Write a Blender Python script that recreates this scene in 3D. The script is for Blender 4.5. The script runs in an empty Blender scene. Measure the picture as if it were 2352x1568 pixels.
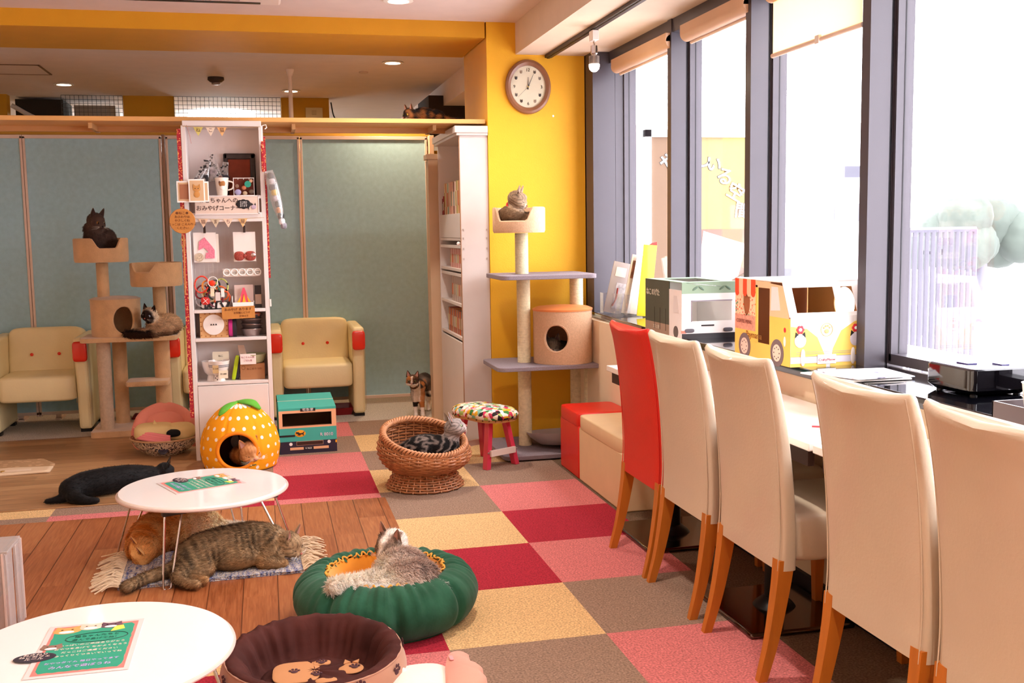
import bpy, bmesh, math, random
import numpy as np
from mathutils import Vector, Matrix, noise as mnoise
sc = bpy.context.scene
C = sc.collection
PI = math.pi
random.seed(7)
rng = np.random.default_rng(7)

# ---------------------------------------------------------------- camera
cam_d = bpy.data.cameras.new('camera'); cam = bpy.data.objects.new('camera', cam_d); C.objects.link(cam)
sc.camera = cam
cam_d.sensor_width = 36; cam_d.lens = 2412.46 / 2352 * 36
cam_d.clip_start = .05; cam_d.clip_end = 200
yaw, pitch, roll, CH = .229355, .106177, -.0156921, 1.26848
fw = Vector((math.sin(yaw)*math.cos(pitch), math.cos(yaw)*math.cos(pitch), -math.sin(pitch)))
rt = Vector((math.cos(yaw), -math.sin(yaw), 0)); up = rt.cross(fw)
r2 = rt*math.cos(roll) + up*math.sin(roll); u2 = up*math.cos(roll) - rt*math.sin(roll)
cam.matrix_world = Matrix(((r2.x, u2.x, -fw.x, 0), (r2.y, u2.y, -fw.y, 0), (r2.z, u2.z, -fw.z, CH), (0, 0, 0, 1)))
cam_d.dof.use_dof = False

# ---------------------------------------------------------------- world, daylight, exposure
sc.view_settings.view_transform = 'Standard'; sc.view_settings.look = 'None'
sc.view_settings.exposure = 0.5; sc.view_settings.gamma = 1.0
sc.view_settings.use_curve_mapping = False
W = bpy.data.worlds.new('world'); sc.world = W; W.use_nodes = True
bg = W.node_tree.nodes['Background']; bg.inputs['Color'].default_value = (.95, .94, 1.0, 1); bg.inputs['Strength'].default_value = 10
sc.cycles.use_denoising = True
sc.cycles.max_bounces = 8; sc.cycles.diffuse_bounces = 5; sc.cycles.transparent_max_bounces = 12
sc.cycles.sample_clamp_indirect = 6
WINX = 2.11
def portal(y0, y1, z0, z1):
    d = bpy.data.lights.new('window_portal', 'AREA'); d.shape = 'RECTANGLE'; d.size = y1-y0; d.size_y = z1-z0
    d.cycles.is_portal = True
    o = bpy.data.objects.new('window_portal', d); C.objects.link(o)
    o.matrix_world = Matrix(((0, 0, 1, WINX+.06), (1, 0, 0, (y0+y1)/2), (0, 1, 0, (z0+z1)/2), (0, 0, 0, 1)))
portal(-1.4, 5.75, .8, 2.2)
def lamp(kind, loc, energy, col, size=.1, rot=None, name='lamp_light', spot=None):
    d = bpy.data.lights.new(name, kind); d.energy = energy; d.color = col
    if kind == 'AREA': d.shape = 'DISK'; d.size = size
    elif kind == 'SPOT': d.shadow_soft_size = size; d.spot_size = spot or 2.6; d.spot_blend = .9
    else: d.shadow_soft_size = size
    o = bpy.data.objects.new(name, d); C.objects.link(o); o.location = loc
    if rot: o.rotation_euler = rot
    return o
WARM = (1.0, .75, .5)

# ---------------------------------------------------------------- helpers
def lin(h):
    if isinstance(h, str):
        h = h.lstrip('#'); c = [int(h[i:i+2], 16)/255 for i in (0, 2, 4)]
    else: c = list(h)
    return tuple([(x/12.92 if x <= .04045 else ((x+.055)/1.055)**2.4) for x in c])
_mats = {}
def M(name, col='#ffffff', rough=.6, metal=0, var=0, vs=8, bump=0, bs=60, coat=0, trans=0, emit=0, alpha=1, spec=.5, sheen=0, stretch=None, ior=1.45):
    if name in _mats: return _mats[name]
    m = bpy.data.materials.new(name); m.use_nodes = True; nt = m.node_tree; N = nt.nodes; L = nt.links
    b = N['Principled BSDF']; c = lin(col)
    b.inputs['Base Color'].default_value = (*c, 1); b.inputs['Roughness'].default_value = rough
    b.inputs['Metallic'].default_value = metal; b.inputs['Specular IOR Level'].default_value = spec
    b.inputs['Coat Weight'].default_value = coat; b.inputs['Coat Roughness'].default_value = .05
    b.inputs['Transmission Weight'].default_value = trans; b.inputs['IOR'].default_value = ior
    b.inputs['Alpha'].default_value = alpha; b.inputs['Sheen Weight'].default_value = sheen
    if emit: b.inputs['Emission Color'].default_value = (*c, 1); b.inputs['Emission Strength'].default_value = emit
    tc = N.new('ShaderNodeTexCoord'); mp = N.new('ShaderNodeMapping'); L.new(tc.outputs['Object'], mp.inputs[0])
    if stretch: mp.inputs['Scale'].default_value = stretch
    nz = N.new('ShaderNodeTexNoise'); nz.inputs['Scale'].default_value = vs; nz.inputs['Detail'].default_value = 5; L.new(mp.outputs[0], nz.inputs['Vector'])
    v = var or .03
    cr = N.new('ShaderNodeValToRGB'); cr.color_ramp.elements[0].position = .3; cr.color_ramp.elements[1].position = .7
    cr.color_ramp.elements[0].color = (*[x*(1-v) for x in c], 1); cr.color_ramp.elements[1].color = (*[min(1, x*(1+v)) for x in c], 1)
    L.new(nz.outputs[0], cr.inputs[0]); L.new(cr.outputs[0], b.inputs['Base Color'])
    if bump:
        n2 = N.new('ShaderNodeTexNoise'); n2.inputs['Scale'].default_value = bs; n2.inputs['Detail'].default_value = 3; L.new(mp.outputs[0], n2.inputs['Vector'])
        bp = N.new('ShaderNodeBump'); bp.inputs['Strength'].default_value = bump; bp.inputs['Distance'].default_value = .004
        L.new(n2.outputs[0], bp.inputs['Height']); L.new(bp.outputs[0], b.inputs['Normal'])
    m.diffuse_color = (*c, 1); _mats[name] = m
    return m
class NT:                                             # tiny node-writing helper
    def __init__(s, name, rough=.7, coord='Object', spec=.4):
        s.m = bpy.data.materials.new(name); s.m.use_nodes = True; s.nt = s.m.node_tree; s.N = s.nt.nodes; s.L = s.nt.links
        s.b = s.N['Principled BSDF']; s.b.inputs['Roughness'].default_value = rough; s.b.inputs['Specular IOR Level'].default_value = spec
        tc = s.N.new('ShaderNodeTexCoord'); s.co = tc.outputs[coord]
        sp = s.N.new('ShaderNodeSeparateXYZ'); s.L.new(s.co, sp.inputs[0]); s.x, s.y, s.z = sp.outputs
        _mats[name] = s.m
    def _in(s, sock, v):
        if isinstance(v, (int, float)): sock.default_value = v
        elif isinstance(v, tuple): sock.default_value = (*v, 1) if len(v) == 3 and sock.type == 'RGBA' else v
        else: s.L.new(v, sock)
    def m_(s, op, a, b=0, c=0):
        n = s.N.new('ShaderNodeMath'); n.operation = op
        for i, v in enumerate((a, b, c)): s._in(n.inputs[i], v)
        return n.outputs[0]
    def noise(s, scale, detail=4, vec=None, dist=0):
        n = s.N.new('ShaderNodeTexNoise'); n.inputs['Scale'].default_value = scale; n.inputs['Detail'].default_value = detail
        n.inputs['Distortion'].default_value = dist; s.L.new(vec or s.co, n.inputs['Vector']); return n.outputs[0]
    def xyz(s, x, y, z):
        n = s.N.new('ShaderNodeCombineXYZ')
        for i, v in enumerate((x, y, z)): s._in(n.inputs[i], v)
        return n.outputs[0]
    def white(s, vec):
        n = s.N.new('ShaderNodeTexWhiteNoise'); s.L.new(vec, n.inputs['Vector']); return n.outputs['Value']
    def mix(s, f, a, b, mode='MIX'):
        n = s.N.new('ShaderNodeMix'); n.data_type = 'RGBA'; n.blend_type = mode
        s._in(n.inputs[0], f); s._in(n.inputs[6], a); s._in(n.inputs[7], b); return n.outputs[2]
    def ramp(s, f, stops, interp='LINEAR'):
        n = s.N.new('ShaderNodeValToRGB'); r = n.color_ramp; r.interpolation = interp
        while len(r.elements) < len(stops): r.elements.new(.5)
        for e, (p, c) in zip(r.elements, stops): e.position = p; e.color = (*c, 1)
        s._in(n.inputs[0], f); return n.outputs[0]
    def out(s, col, bump=None, bstr=.3, bd=.003):
        s._in(s.b.inputs['Base Color'], col)
        if bump is not None:
            n = s.N.new('ShaderNodeBump'); n.inputs['Strength'].default_value = bstr; n.inputs['Distance'].default_value = bd
            s.L.new(bump, n.inputs['Height']); s.L.new(n.outputs[0], s.b.inputs['Normal'])
        return s.m

# geometry pieces: each returns (verts, faces)
def box(x0, x1, y0, y1, z0, z1):
    v = [(x, y, z) for x in (x0, x1) for y in (y0, y1) for z in (z0, z1)]
    return v, [(0, 1, 3, 2), (4, 6, 7, 5), (0, 4, 5, 1), (2, 3, 7, 6), (0, 2, 6, 4), (1, 5, 7, 3)]
def cbox(c, s, rot=None):
    v, f = box(-s[0]/2, s[0]/2, -s[1]/2, s[1]/2, -s[2]/2, s[2]/2)
    return xf((v, f), loc=c, rot=rot)
def xf(g, loc=(0, 0, 0), rot=None, scale=None):
    v, f = g; R = Matrix.Identity(3)
    if rot is not None:
        from mathutils import Euler
        R = Euler(rot).to_matrix() if not isinstance(rot, Matrix) else rot
    out = []
    for p in v:
        q = Vector(p)
        if scale is not None: q = Vector((q.x*scale[0], q.y*scale[1], q.z*scale[2]))
        out.append(tuple(R @ q + Vector(loc)))
    return out, f
def loft(rings, cap0=True, cap1=True, closed=True):
    n = len(rings[0]); v = [p for r in rings for p in r]; f = []
    for i in range(len(rings)-1):
        for j in range(n if closed else n-1):
            k = (j+1) % n; f.append((i*n+j, i*n+k, (i+1)*n+k, (i+1)*n+j))
    if cap0: f.append(tuple(range(n))[::-1])
    if cap1: f.append(tuple((len(rings)-1)*n+j for j in range(n)))
    return v, f
def lathe(prof, n=32, c=(0, 0, 0), sx=1, sy=1, caps=(True, True), fn=None):
    rings = []
    for k, (r, z) in enumerate(prof):
        ring = []
        for j in range(n):
            a = 2*PI*j/n; q = fn(a, r, z) if fn else (r, z)
            ring.append((c[0]+q[0]*math.cos(a)*sx, c[1]+q[0]*math.sin(a)*sy, c[2]+q[1]))
        rings.append(ring)
    return loft(rings, *caps)
def tube(path, r, n=10, caps=True, closed=False):
    P = [Vector(p) for p in path]; m = len(P); rings = []
    t0 = (P[1]-P[0]).normalized(); ref = Vector((0, 0, 1)) if abs(t0.z) < .9 else Vector((1, 0, 0))
    u = t0.cross(ref).normalized()
    for i in range(m):
        if closed: t = (P[(i+1) % m]-P[i-1]).normalized()
        else: t = (P[min(i+1, m-1)]-P[max(i-1, 0)]).normalized()
        u = (u - t*u.dot(t)).normalized(); w = t.cross(u)
        ri = r[i] if hasattr(r, '__len__') else r
        rings.append([tuple(P[i]+(u*math.cos(2*PI*j/n)+w*math.sin(2*PI*j/n))*ri) for j in range(n)])
    if closed: rings.append(rings[0]); return loft(rings, False, False)
    return loft(rings, caps, caps)
def cyl(p0, p1, r0, r1=None, n=16):
    return tube([p0, p1], [r0, r0 if r1 is None else r1], n)
def ball(c, r, nu=20, nv=12, e=1.0, e2=1.0, rot=None):
    if not hasattr(r, '__len__'): r = (r, r, r)
    sp = lambda x, k: math.copysign(abs(x)**k, x)
    rings = []
    for i in range(nv+1):
        ph = -PI/2 + PI*i/nv; cz = max(abs(math.cos(ph)), 1e-4)
        rings.append([(r[0]*sp(cz, e)*sp(math.cos(2*PI*j/nu), e2), r[1]*sp(cz, e)*sp(math.sin(2*PI*j/nu), e2), r[2]*sp(math.sin(ph), e)) for j in range(nu)])
    g = loft(rings)
    return xf(g, loc=c, rot=rot)
def rbox(c, s, e=.35, rot=None, nu=32, nv=16):          # pillow-like rounded block
    return ball(c, (s[0]/2, s[1]/2, s[2]/2), nu, nv, e, e, rot)
def prism(poly, z0, z1, axis='z'):
    a = [(x, y, z0) for x, y in poly]; b = [(x, y, z1) for x, y in poly]
    g = loft([a, b])
    if axis == 'y': g = ([(x, z, y) for x, y, z in g[0]], g[1])      # poly in xz, depth y
    if axis == 'x': g = ([(z, x, y) for x, y, z in g[0]], g[1])      # poly in yz, depth x
    return g
def ell(cx, cy, rx, ry, n=24, a0=0, a1=2*PI):
    return [(cx+rx*math.cos(a0+(a1-a0)*i/n), cy+ry*math.sin(a0+(a1-a0)*i/n)) for i in range(n)]
def bezier(pts, n=12):
    P = [Vector(p) for p in pts]; out = []
    P = [P[0]*2-P[1]] + P + [P[-1]*2-P[-2]]
    for i in range(1, len(P)-2):
        for k in range(n):
            t = k/n; a, b, c, d = P[i-1:i+3]
            out.append(.5*((2*b)+(c-a)*t+(2*a-5*b+4*c-d)*t*t+(3*b-a-3*c+d)*t**3))
    out.append(P[-2]); return [tuple(p) for p in out]
def join(*gs):
    v = []; f = []
    for g in gs:
        o = len(v); v += list(g[0]); f += [tuple(i+o for i in q) for q in g[1]]
    return v, f

def build(name, geo, mat, parent=None, loc=None, rot=None, smooth=40, bev=0, sub=0, seg=2):
    """geo: one (v,f) or a list of ((v,f), material)"""
    if isinstance(geo, tuple): geo = [(geo, mat)]
    v = []; f = []; mi = []; mats = []
    for g, m in geo:
        m = m or mat
        if m not in mats: mats.append(m)
        o = len(v); v += list(g[0]); f += [tuple(i+o for i in q) for q in g[1]]; mi += [mats.index(m)]*len(g[1])
    me = bpy.data.meshes.new(name); me.from_pydata([tuple(p) for p in v], [], f)
    for m in mats: me.materials.append(m)
    me.polygons.foreach_set('material_index', mi)
    bm = bmesh.new(); bm.from_mesh(me); bmesh.ops.recalc_face_normals(bm, faces=bm.faces); bm.to_mesh(me); bm.free()
    if smooth:
        me.shade_smooth(); me.set_sharp_from_angle(angle=math.radians(smooth))
    o = bpy.data.objects.new(name, me); C.objects.link(o)
    if parent: o.parent = parent
    if loc: o.location = loc
    if rot: o.rotation_euler = rot
    if bev:
        b = o.modifiers.new('bevel', 'BEVEL'); b.width = bev; b.segments = seg; b.limit_method = 'ANGLE'; b.angle_limit = math.radians(50)
    if sub:
        b = o.modifiers.new('sub', 'SUBSURF'); b.levels = sub; b.render_levels = sub
    return o
def tag(o, label, cat, group=None):
    o['label'] = label; o['category'] = cat
    if group: o['group'] = group
    return o
def thing(name, label, cat, loc=(0, 0, 0), rz=0, group=None):
    o = bpy.data.objects.new(name, None); C.objects.link(o); o.empty_display_size = .05
    o.location = loc; o.rotation_euler = (0, 0, rz); return tag(o, label, cat, group)
def struct(name, geo, mat, **k):
    o = build(name, geo, mat, **k); o['kind'] = 'structure'; return o
def dup(o, loc=None, rz=None, label=None, parent=None):
    c = o.copy(); C.objects.link(c)
    if parent: c.parent = parent
    if loc: c.location = loc
    if rz is not None: c.rotation_euler = (0, 0, rz)
    if label: c['label'] = label
    for ch in o.children: dup(ch, parent=c)
    return c
def text(name, s, size, mat, parent=None, loc=(0, 0, 0), rot=(0, 0, 0), ext=.0004, off=0, sx=1, align='CENTER'):
    cu = bpy.data.curves.new(name, 'FONT'); cu.body = s; cu.size = size; cu.align_x = align; cu.align_y = 'CENTER'
    cu.extrude = ext; cu.offset = off; cu.resolution_u = 3
    t = bpy.data.objects.new(name, cu); C.objects.link(t)
    dg = bpy.context.evaluated_depsgraph_get(); me = bpy.data.meshes.new_from_object(t.evaluated_get(dg))
    bpy.data.objects.remove(t); bpy.data.curves.remove(cu)
    me.materials.clear(); me.materials.append(mat)
    o = bpy.data.objects.new(name, me); C.objects.link(o)
    if parent: o.parent = parent
    o.location = loc; o.rotation_euler = rot; o.scale = (sx, 1, 1)
    return o
FRONT = (PI/2, 0, 0)                                     # text facing the camera side (-Y)

# ---------------------------------------------------------------- materials
WHITE = M('white_laminate', '#e0d8d5', .35, var=.02)
CREAMW = M('cream_wall', '#e2cdae', .7, bump=.1)
SOFF = M('soffit_paint', '#dcc8b2', .8, bump=.1)
CEIL = M('ceiling_paint', '#dccbc4', .85, bump=.15, bs=200)
YEL = M('yellow_wallpaper', '#e9ae22', .62, bump=.25, bs=220, var=.02)
YELB = M('ochre_beam_paint', '#cf9314', .65, bump=.2, bs=200)
DARK = M('dark_bronze_metal', '#48434a', .38, metal=.15, var=.05, vs=3)
DARK2 = M('black_gasket', '#14101a', .5)
CHROME = M('chrome', '#d8d4d2', .12, metal=1)
STEEL = M('brushed_steel', '#a39a94', .3, metal=1, var=.05)
TEAL = M('teal_felt', '#a2c6d2', .9, var=.06, vs=30, bump=.3, bs=300)
ALU = M('aluminium_rail', '#d8c0b2', .4, metal=.1)
BLACK = M('black_plastic', '#0e0c0f', .35)
WOODP = M('pine_plank', '#d9a462', .5, var=.12, vs=3, stretch=(1, 14, 14))
BLACKGLOSS = M('black_gloss_top', '#0a0a10', .06, coat=.6, var=.2, vs=200)
EMW = M('warm_lamp_glow', '#fff0d0', emit=12)
EMC = M('cool_lamp_glow', '#fbffff', emit=7)
CREAM = M('cream_leatherette', '#e8d7a6', .42, var=.03, bump=.2, bs=90)
RED = M('red_leatherette', '#d3220f', .35, var=.04, bump=.1, bs=90)
BEIGE = M('beige_plush', '#cfa67a', .95, var=.12, vs=14, bump=.8, bs=160, sheen=.4)
SISAL = M('sisal_rope', '#ded0ac', .9, var=.1, vs=60, bump=.6, bs=120)
LINEN = M('tan_linen', '#cfa987', .85, var=.08, vs=90, bump=.6, bs=260)
GREYC = M('grey_carpet', '#8b7f86', .95, var=.15, vs=200, bump=.6, bs=300)
PINK = M('salmon_fabric', '#e08b7a', .9, var=.05, bump=.3)
KRAFT = M('kraft_card', '#c3823f', .8, var=.06, vs=30)
CARDB = M('cardboard', '#b98a52', .8, var=.05)
def clear(name, refl=.05, tint=(1, 1, 1), milk=0):      # thin clear sheet: mostly see-through, a little gloss
    m = bpy.data.materials.new(name); m.use_nodes = True; nt = m.node_tree; nt.nodes.clear()
    o = nt.nodes.new('ShaderNodeOutputMaterial'); mx = nt.nodes.new('ShaderNodeMixShader'); t = nt.nodes.new('ShaderNodeBsdfTransparent'); g = nt.nodes.new('ShaderNodeBsdfGlossy')
    lw = nt.nodes.new('ShaderNodeLayerWeight'); lw.inputs[0].default_value = .35; ml = nt.nodes.new('ShaderNodeMath'); ml.operation = 'MULTIPLY_ADD'
    nt.links.new(lw.outputs['Fresnel'], ml.inputs[0]); ml.inputs[1].default_value = .22; ml.inputs[2].default_value = refl
    t.inputs[0].default_value = (*tint, 1); g.inputs['Roughness'].default_value = .03
    nt.links.new(ml.outputs[0], mx.inputs[0]); nt.links.new(t.outputs[0], mx.inputs[1]); nt.links.new(g.outputs[0], mx.inputs[2])
    if milk:
        d = nt.nodes.new('ShaderNodeBsdfDiffuse'); d.inputs[0].default_value = (.85, .82, .8, 1); m2 = nt.nodes.new('ShaderNodeMixShader'); m2.inputs[0].default_value = milk
        nt.links.new(mx.outputs[0], m2.inputs[1]); nt.links.new(d.outputs[0], m2.inputs[2]); mx = m2
    nt.links.new(mx.outputs[0], o.inputs[0]); return m
GLASS = clear('clear_acrylic', .1, (.93, .93, .95), .05)
INK = M('black_ink', '#1a1518', .6)
WPAPER = M('white_paper', '#f6f2ee', .6)

# carpet tiles -------------------------------------------------------
n = NT('carpet_tiles', .95, spec=.15)
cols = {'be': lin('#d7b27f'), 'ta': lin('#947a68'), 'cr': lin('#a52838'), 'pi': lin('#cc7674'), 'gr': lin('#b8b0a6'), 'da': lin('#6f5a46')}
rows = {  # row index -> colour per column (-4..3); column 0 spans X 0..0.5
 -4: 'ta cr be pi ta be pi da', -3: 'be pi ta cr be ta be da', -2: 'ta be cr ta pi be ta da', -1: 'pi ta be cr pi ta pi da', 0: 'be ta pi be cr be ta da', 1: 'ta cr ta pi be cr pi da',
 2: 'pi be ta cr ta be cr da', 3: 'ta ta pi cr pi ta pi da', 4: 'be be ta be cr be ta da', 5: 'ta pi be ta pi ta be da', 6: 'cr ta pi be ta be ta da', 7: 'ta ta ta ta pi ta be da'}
gx = n.m_('FLOOR', n.m_('MULTIPLY', n.m_('ADD', n.x, 2.0), 2.0)); gy = n.m_('FLOOR', n.m_('MULTIPLY', n.m_('SUBTRACT', n.y, 3.042), 2.0))
col = None
for r, line in rows.items():
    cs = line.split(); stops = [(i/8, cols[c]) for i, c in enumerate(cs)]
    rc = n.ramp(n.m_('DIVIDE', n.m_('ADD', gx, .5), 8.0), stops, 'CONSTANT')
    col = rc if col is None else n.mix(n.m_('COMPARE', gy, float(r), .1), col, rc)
col = n.mix(n.m_('GREATER_THAN', n.y, 7.042), col, cols['gr'])
nz = n.noise(150, 4); nz2 = n.noise(35, 3)
mod = n.ramp(nz, [(.35, (.66, .66, .66)), (.65, (1.28, 1.28, 1.28))]); mod2 = n.ramp(nz2, [(.3, (.93, .93, .93)), (.7, (1.05, 1.05, 1.05))])
col = n.mix(1.0, col, mod, 'MULTIPLY'); col = n.mix(1.0, col, mod2, 'MULTIPLY')
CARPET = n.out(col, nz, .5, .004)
# wood planks --------------------------------------------------------
def planks(name, axis, w, c0, c1, c2):
    n = NT(name, .38, spec=.45)
    a, b = (n.x, n.y) if axis == 'x' else (n.y, n.x)      # a across the planks, b along
    ia = n.m_('FLOOR', n.m_('DIVIDE', a, w)); fr = n.m_('FRACT', n.m_('DIVIDE', a, w))
    off = n.white(n.xyz(ia, 0, 0)); ib = n.m_('FLOOR', n.m_('ADD', n.m_('MULTIPLY', b, 1.1), n.m_('MULTIPLY', off, 7.0)))
    rnd = n.white(n.xyz(ia, ib, 3)); gr = n.noise(6, 8, n.xyz(n.m_('MULTIPLY', a, 22.0), n.m_('ADD', n.m_('MULTIPLY', b, 1.2), n.m_('MULTIPLY', rnd, 9.0)), 0), .6)
    col = n.ramp(n.m_('ADD', n.m_('MULTIPLY', gr, .75), n.m_('MULTIPLY', rnd, .3)), [(.3, lin(c0)), (.55, lin(c1)), (.8, lin(c2))])
    edge = n.m_('LESS_THAN', n.m_('MINIMUM', fr, n.m_('SUBTRACT', 1.0, fr)), .018)
    col = n.mix(edge, col, tuple(x*.55 for x in lin(c0)))
    return n.out(col, gr, .06)
WOODA = planks('red_brown_planks', 'x', .12, '#82431f', '#a05f36', '#b57a4c')
WOODB = planks('brown_planks', 'y', .1, '#86603f', '#a87c54', '#bd956a')

# ---------------------------------------------------------------- the room
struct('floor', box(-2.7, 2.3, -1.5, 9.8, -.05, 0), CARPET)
struct('floor', box(-2.6, .517, 3.25, 4.93, 0, .006), WOODA, bev=.002)
struct('floor', box(-2.6, -.365, 5.18, 6.98, 0, .006), WOODB, bev=.002)
struct('ceiling', box(-2.7, 1.47, -1.5, 12.6, 2.46, 2.52), CEIL)
struct('ceiling', box(1.467, 2.3, -1.5, 6.08, 2.28, 2.52), SOFF)
struct('ceiling', box(1.467, 2.3, 6.78, 12.6, 2.28, 2.52), CEIL)
struct('wall_left', box(-2.75, -2.6, -1.5, 12.6, 0, 2.52), CREAMW)
struct('wall_front', box(-2.75, 2.3, -1.6, -1.5, 0, 2.52), CREAMW)
struct('wall_right', [(box(1.295, 1.9, 6.08, 6.78, 0, 2.52), YEL)], YEL)
struct('wall_right', box(1.9, 2.15, 6.08, 6.3, 0, 2.3), DARK)
struct('wall_right', box(1.9, 2.15, 6.3, 12.6, 0, 2.52), CREAMW)
struct('trim_1', box(-2.6, 1.286, 6.08, 6.78, 2.37, 2.52), YELB)
struct('trim_2', box(1.885, 1.905, 6.06, 6.0805, .0, 2.28), DARK2)
# rear wall with openings, and the lit room seen through them
REARG = M('grey_rear_paint', '#b9b4ac', .8)
rear = [(box(-2.6, 2.2, 9.7, 9.78, 0, 2.0), YELB), (box(-1.129, -.711, 9.68, 9.8, 2.0, 2.46), YELB), (box(.194, .613, 9.68, 9.8, 2.0, 2.46), YELB), (box(-2.6, -2.05, 9.68, 9.8, 2.0, 2.46), YELB), (box(1.75, 2.2, 9.68, 9.8, 2.0, 2.46), DARK)]
struct('wall_rear', rear, YELB)
struct('wall_rear', box(-2.6, 2.2, 12.4, 12.5, 0, 2.52), REARG)
struct('floor', box(-2.7, 2.2, 9.8, 12.6, -.05, 0), REARG)
lamp('POINT', (-.35, 11.2, 2.2), 32, (.95, 1, 1), .15, name='rear_room_light')
lamp('POINT', (-1.5, 11.2, 2.2), 6, (.95, 1, 1), .15, name='rear_room_light')

# window wall: posts, sashes, header, sill, glass
GL = clear('window_glass', .04)
posts = [4.945, 4.072, 3.19, 2.31, 1.435, .56, -.315, -1.19]
for i, y in enumerate(posts):
    struct('trim_%d' % (i+3), [(box(1.978, 2.056, y, y+.05, .76, 2.3), DARK), (box(2.056, 2.068, y+.008, y+.045, .76, 2.3), DARK2), (box(2.068, 2.13, y+.004, y+.05, .76, 2.3), DARK)], DARK)
struct('trim_11', [(box(1.885, 2.02, 5.92, 6.08, .76, 2.3), DARK), (box(2.0215, 2.09, 5.92, 6.08, .76, 2.3), DARK), (box(2.09, 2.098, 5.93, 6.08, .76, 2.3), DARK2), (box(2.098, 2.15, 5.922, 6.08, .76, 2.3), DARK)], DARK)
ends = [(5.92, 4.995)] + [(posts[i], posts[i+1]+.05) for i in range(7)]
for i, (a, b) in enumerate(ends):
    g = [(box(2.072, 2.135, a-.012, a, .8, 2.25), DARK), (box(2.072, 2.135, b, b+.012, .8, 2.25), DARK), (box(2.072, 2.135, b, a, .79, .825), DARK), (box(2.072, 2.135, b, a, 2.2, 2.25), DARK),
         (box(2.1, 2.104, a-.0135, a-.012, .8, 2.25), DARK2)]
    w = struct('window_%d' % (i+1), g, DARK)
    gl = build('pane', box(2.112, 2.116, b+.01, a-.01, .82, 2.21), GL, parent=w)
struct('trim_12', box(1.985, 2.15, -1.5, 6.08, 2.215, 2.3), DARK)
struct('wall_window', box(1.80, 2.15, -1.5, 6.08, 0, .752), CREAMW)
led = [(2.07, 6.07), (1.858, 6.07), (1.80, 4.95), (1.765, 4.2), (1.765, -1.45), (2.07, -1.45)]
tag(build('window_ledge', prism(led, .752, .785), BLACKGLOSS, bev=.004), 'long black glossy ledge running under the row of tall windows', 'counter')
# black edging and grey back side of the wall
struct('baseboard_right', box(1.785, 1.8, -1.5, 4.0, 0, .06), DARK2)
# ================================================================ ceiling things
def downlight(x, y, lab, e=42):
    t = thing('ceiling_downlight', lab, 'ceiling light', (x, y, 2.46), group='round downlights')
    build('trim_ring', lathe([(.052, .0), (.075, -.002), (.078, -.006), (.055, -.009), (.052, 0)], 32, caps=(False, False)), M('white_enamel', '#f4f0ea', .4), t)
    build('lens', lathe([(.055, -.003), (.03, -.006), (.0005, -.007)], 28), EMW, t)
    lamp('SPOT', (x, y, 2.44), e, (1, .9, .8) if y < 6 else (1, .7, .44), .05, name='downlight_and_fill_lamp', spot=2.7)
downlight(.727, 5.584, 'round warm downlight at the top edge, in the front ceiling', 60)
downlight(.938, 7.6, 'round warm downlight right behind the ochre beam, near the yellow pillar', 64)
downlight(.271, 9.2, 'round warm downlight far back behind the white pole', 64)
downlight(-1.482, 9.0, 'round warm downlight at the far left, by the ceiling hatch', 9)
for x, y, e_ in ((-.9, 3.2, 10), (.727, 2.9, 74), (-.9, .6, 12), (.727, .3, 105)):  # unseen spots without fixtures, added to brighten and whiten the room
    lamp('SPOT', (x, y, 2.44), e_, (1, .9, .8), .05, name='downlight_and_fill_lamp', spot=2.7)
t = thing('air_conditioner', 'white ceiling cassette air conditioner at the top edge', 'air conditioner', (-.37, 5.35, 2.46))
build('panel', box(-.5, .5, -.38, .3, -.035, 0), M('ac_plastic', '#e5d5cb', .5), t, bev=.012)
build('grille', [(box(-.3, .3, -.25, .2, -.04, -.034), M('ac_grille', '#b9a79d', .6))] + [(box(-.28, .28, -.24+.04*i, -.23+.04*i, -.044, -.04), M('ac_grille', '#b9a79d', .6)) for i in range(11)], None, t)
build('air_vent', box(-.4, .4, .235, .27, -.038, -.034), BLACK, t)
t = thing('smoke_detector', 'small dark round sensor on the rear ceiling', 'sensor', (-.31, 8.5, 2.46))
build('body', lathe([(.06, 0), (.062, -.02), (.045, -.035), (.02, -.045), (.001, -.046)], 24), M('dark_plastic', '#3a2b26', .5), t)
build('foot_ring', lathe([(.03, -.04), (.034, -.052), (.02, -.056)], 20), M('grey_plastic', '#9a8a80', .5), t)
tag(build('ceiling_vent', lathe([(.035, 0), (.035, -.01), (.001, -.012)], 20), M('vent_plastic', '#c9b6a8', .6), loc=(.776, 8.08, 2.46)), 'tiny round vent cap on the rear ceiling', 'vent')
t = thing('ceiling_hatch', 'square hatch frame in the ceiling at the far left', 'hatch', (-1.68, 8.26, 2.46))
build('frame', join(box(-.2, .2, -.23, -.222, -.006, 0), box(-.2, .2, .222, .23, -.006, 0), box(.192, .205, -.23, .23, -.006, 0), box(-.2, -.192, -.23, .23, -.006, 0)), M('hatch_frame', '#6a4a35', .6), t)
build('door', box(-.192, .192, -.222, .222, -.003, 0), CEIL, t)
t = thing('ceiling_lamp', 'large bright round ceiling lamp in the room behind the rear wall opening', 'ceiling light', (-.36, 10.9, 2.46))
build('shade', lathe([(.30, 0), (.325, -.03), (.32, -.07), (.26, -.1), (.12, -.115), (.001, -.118)], 40), EMC, t)
build('base', lathe([(.2, .0), (.2, -.004)], 24), WHITE, t)
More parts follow.
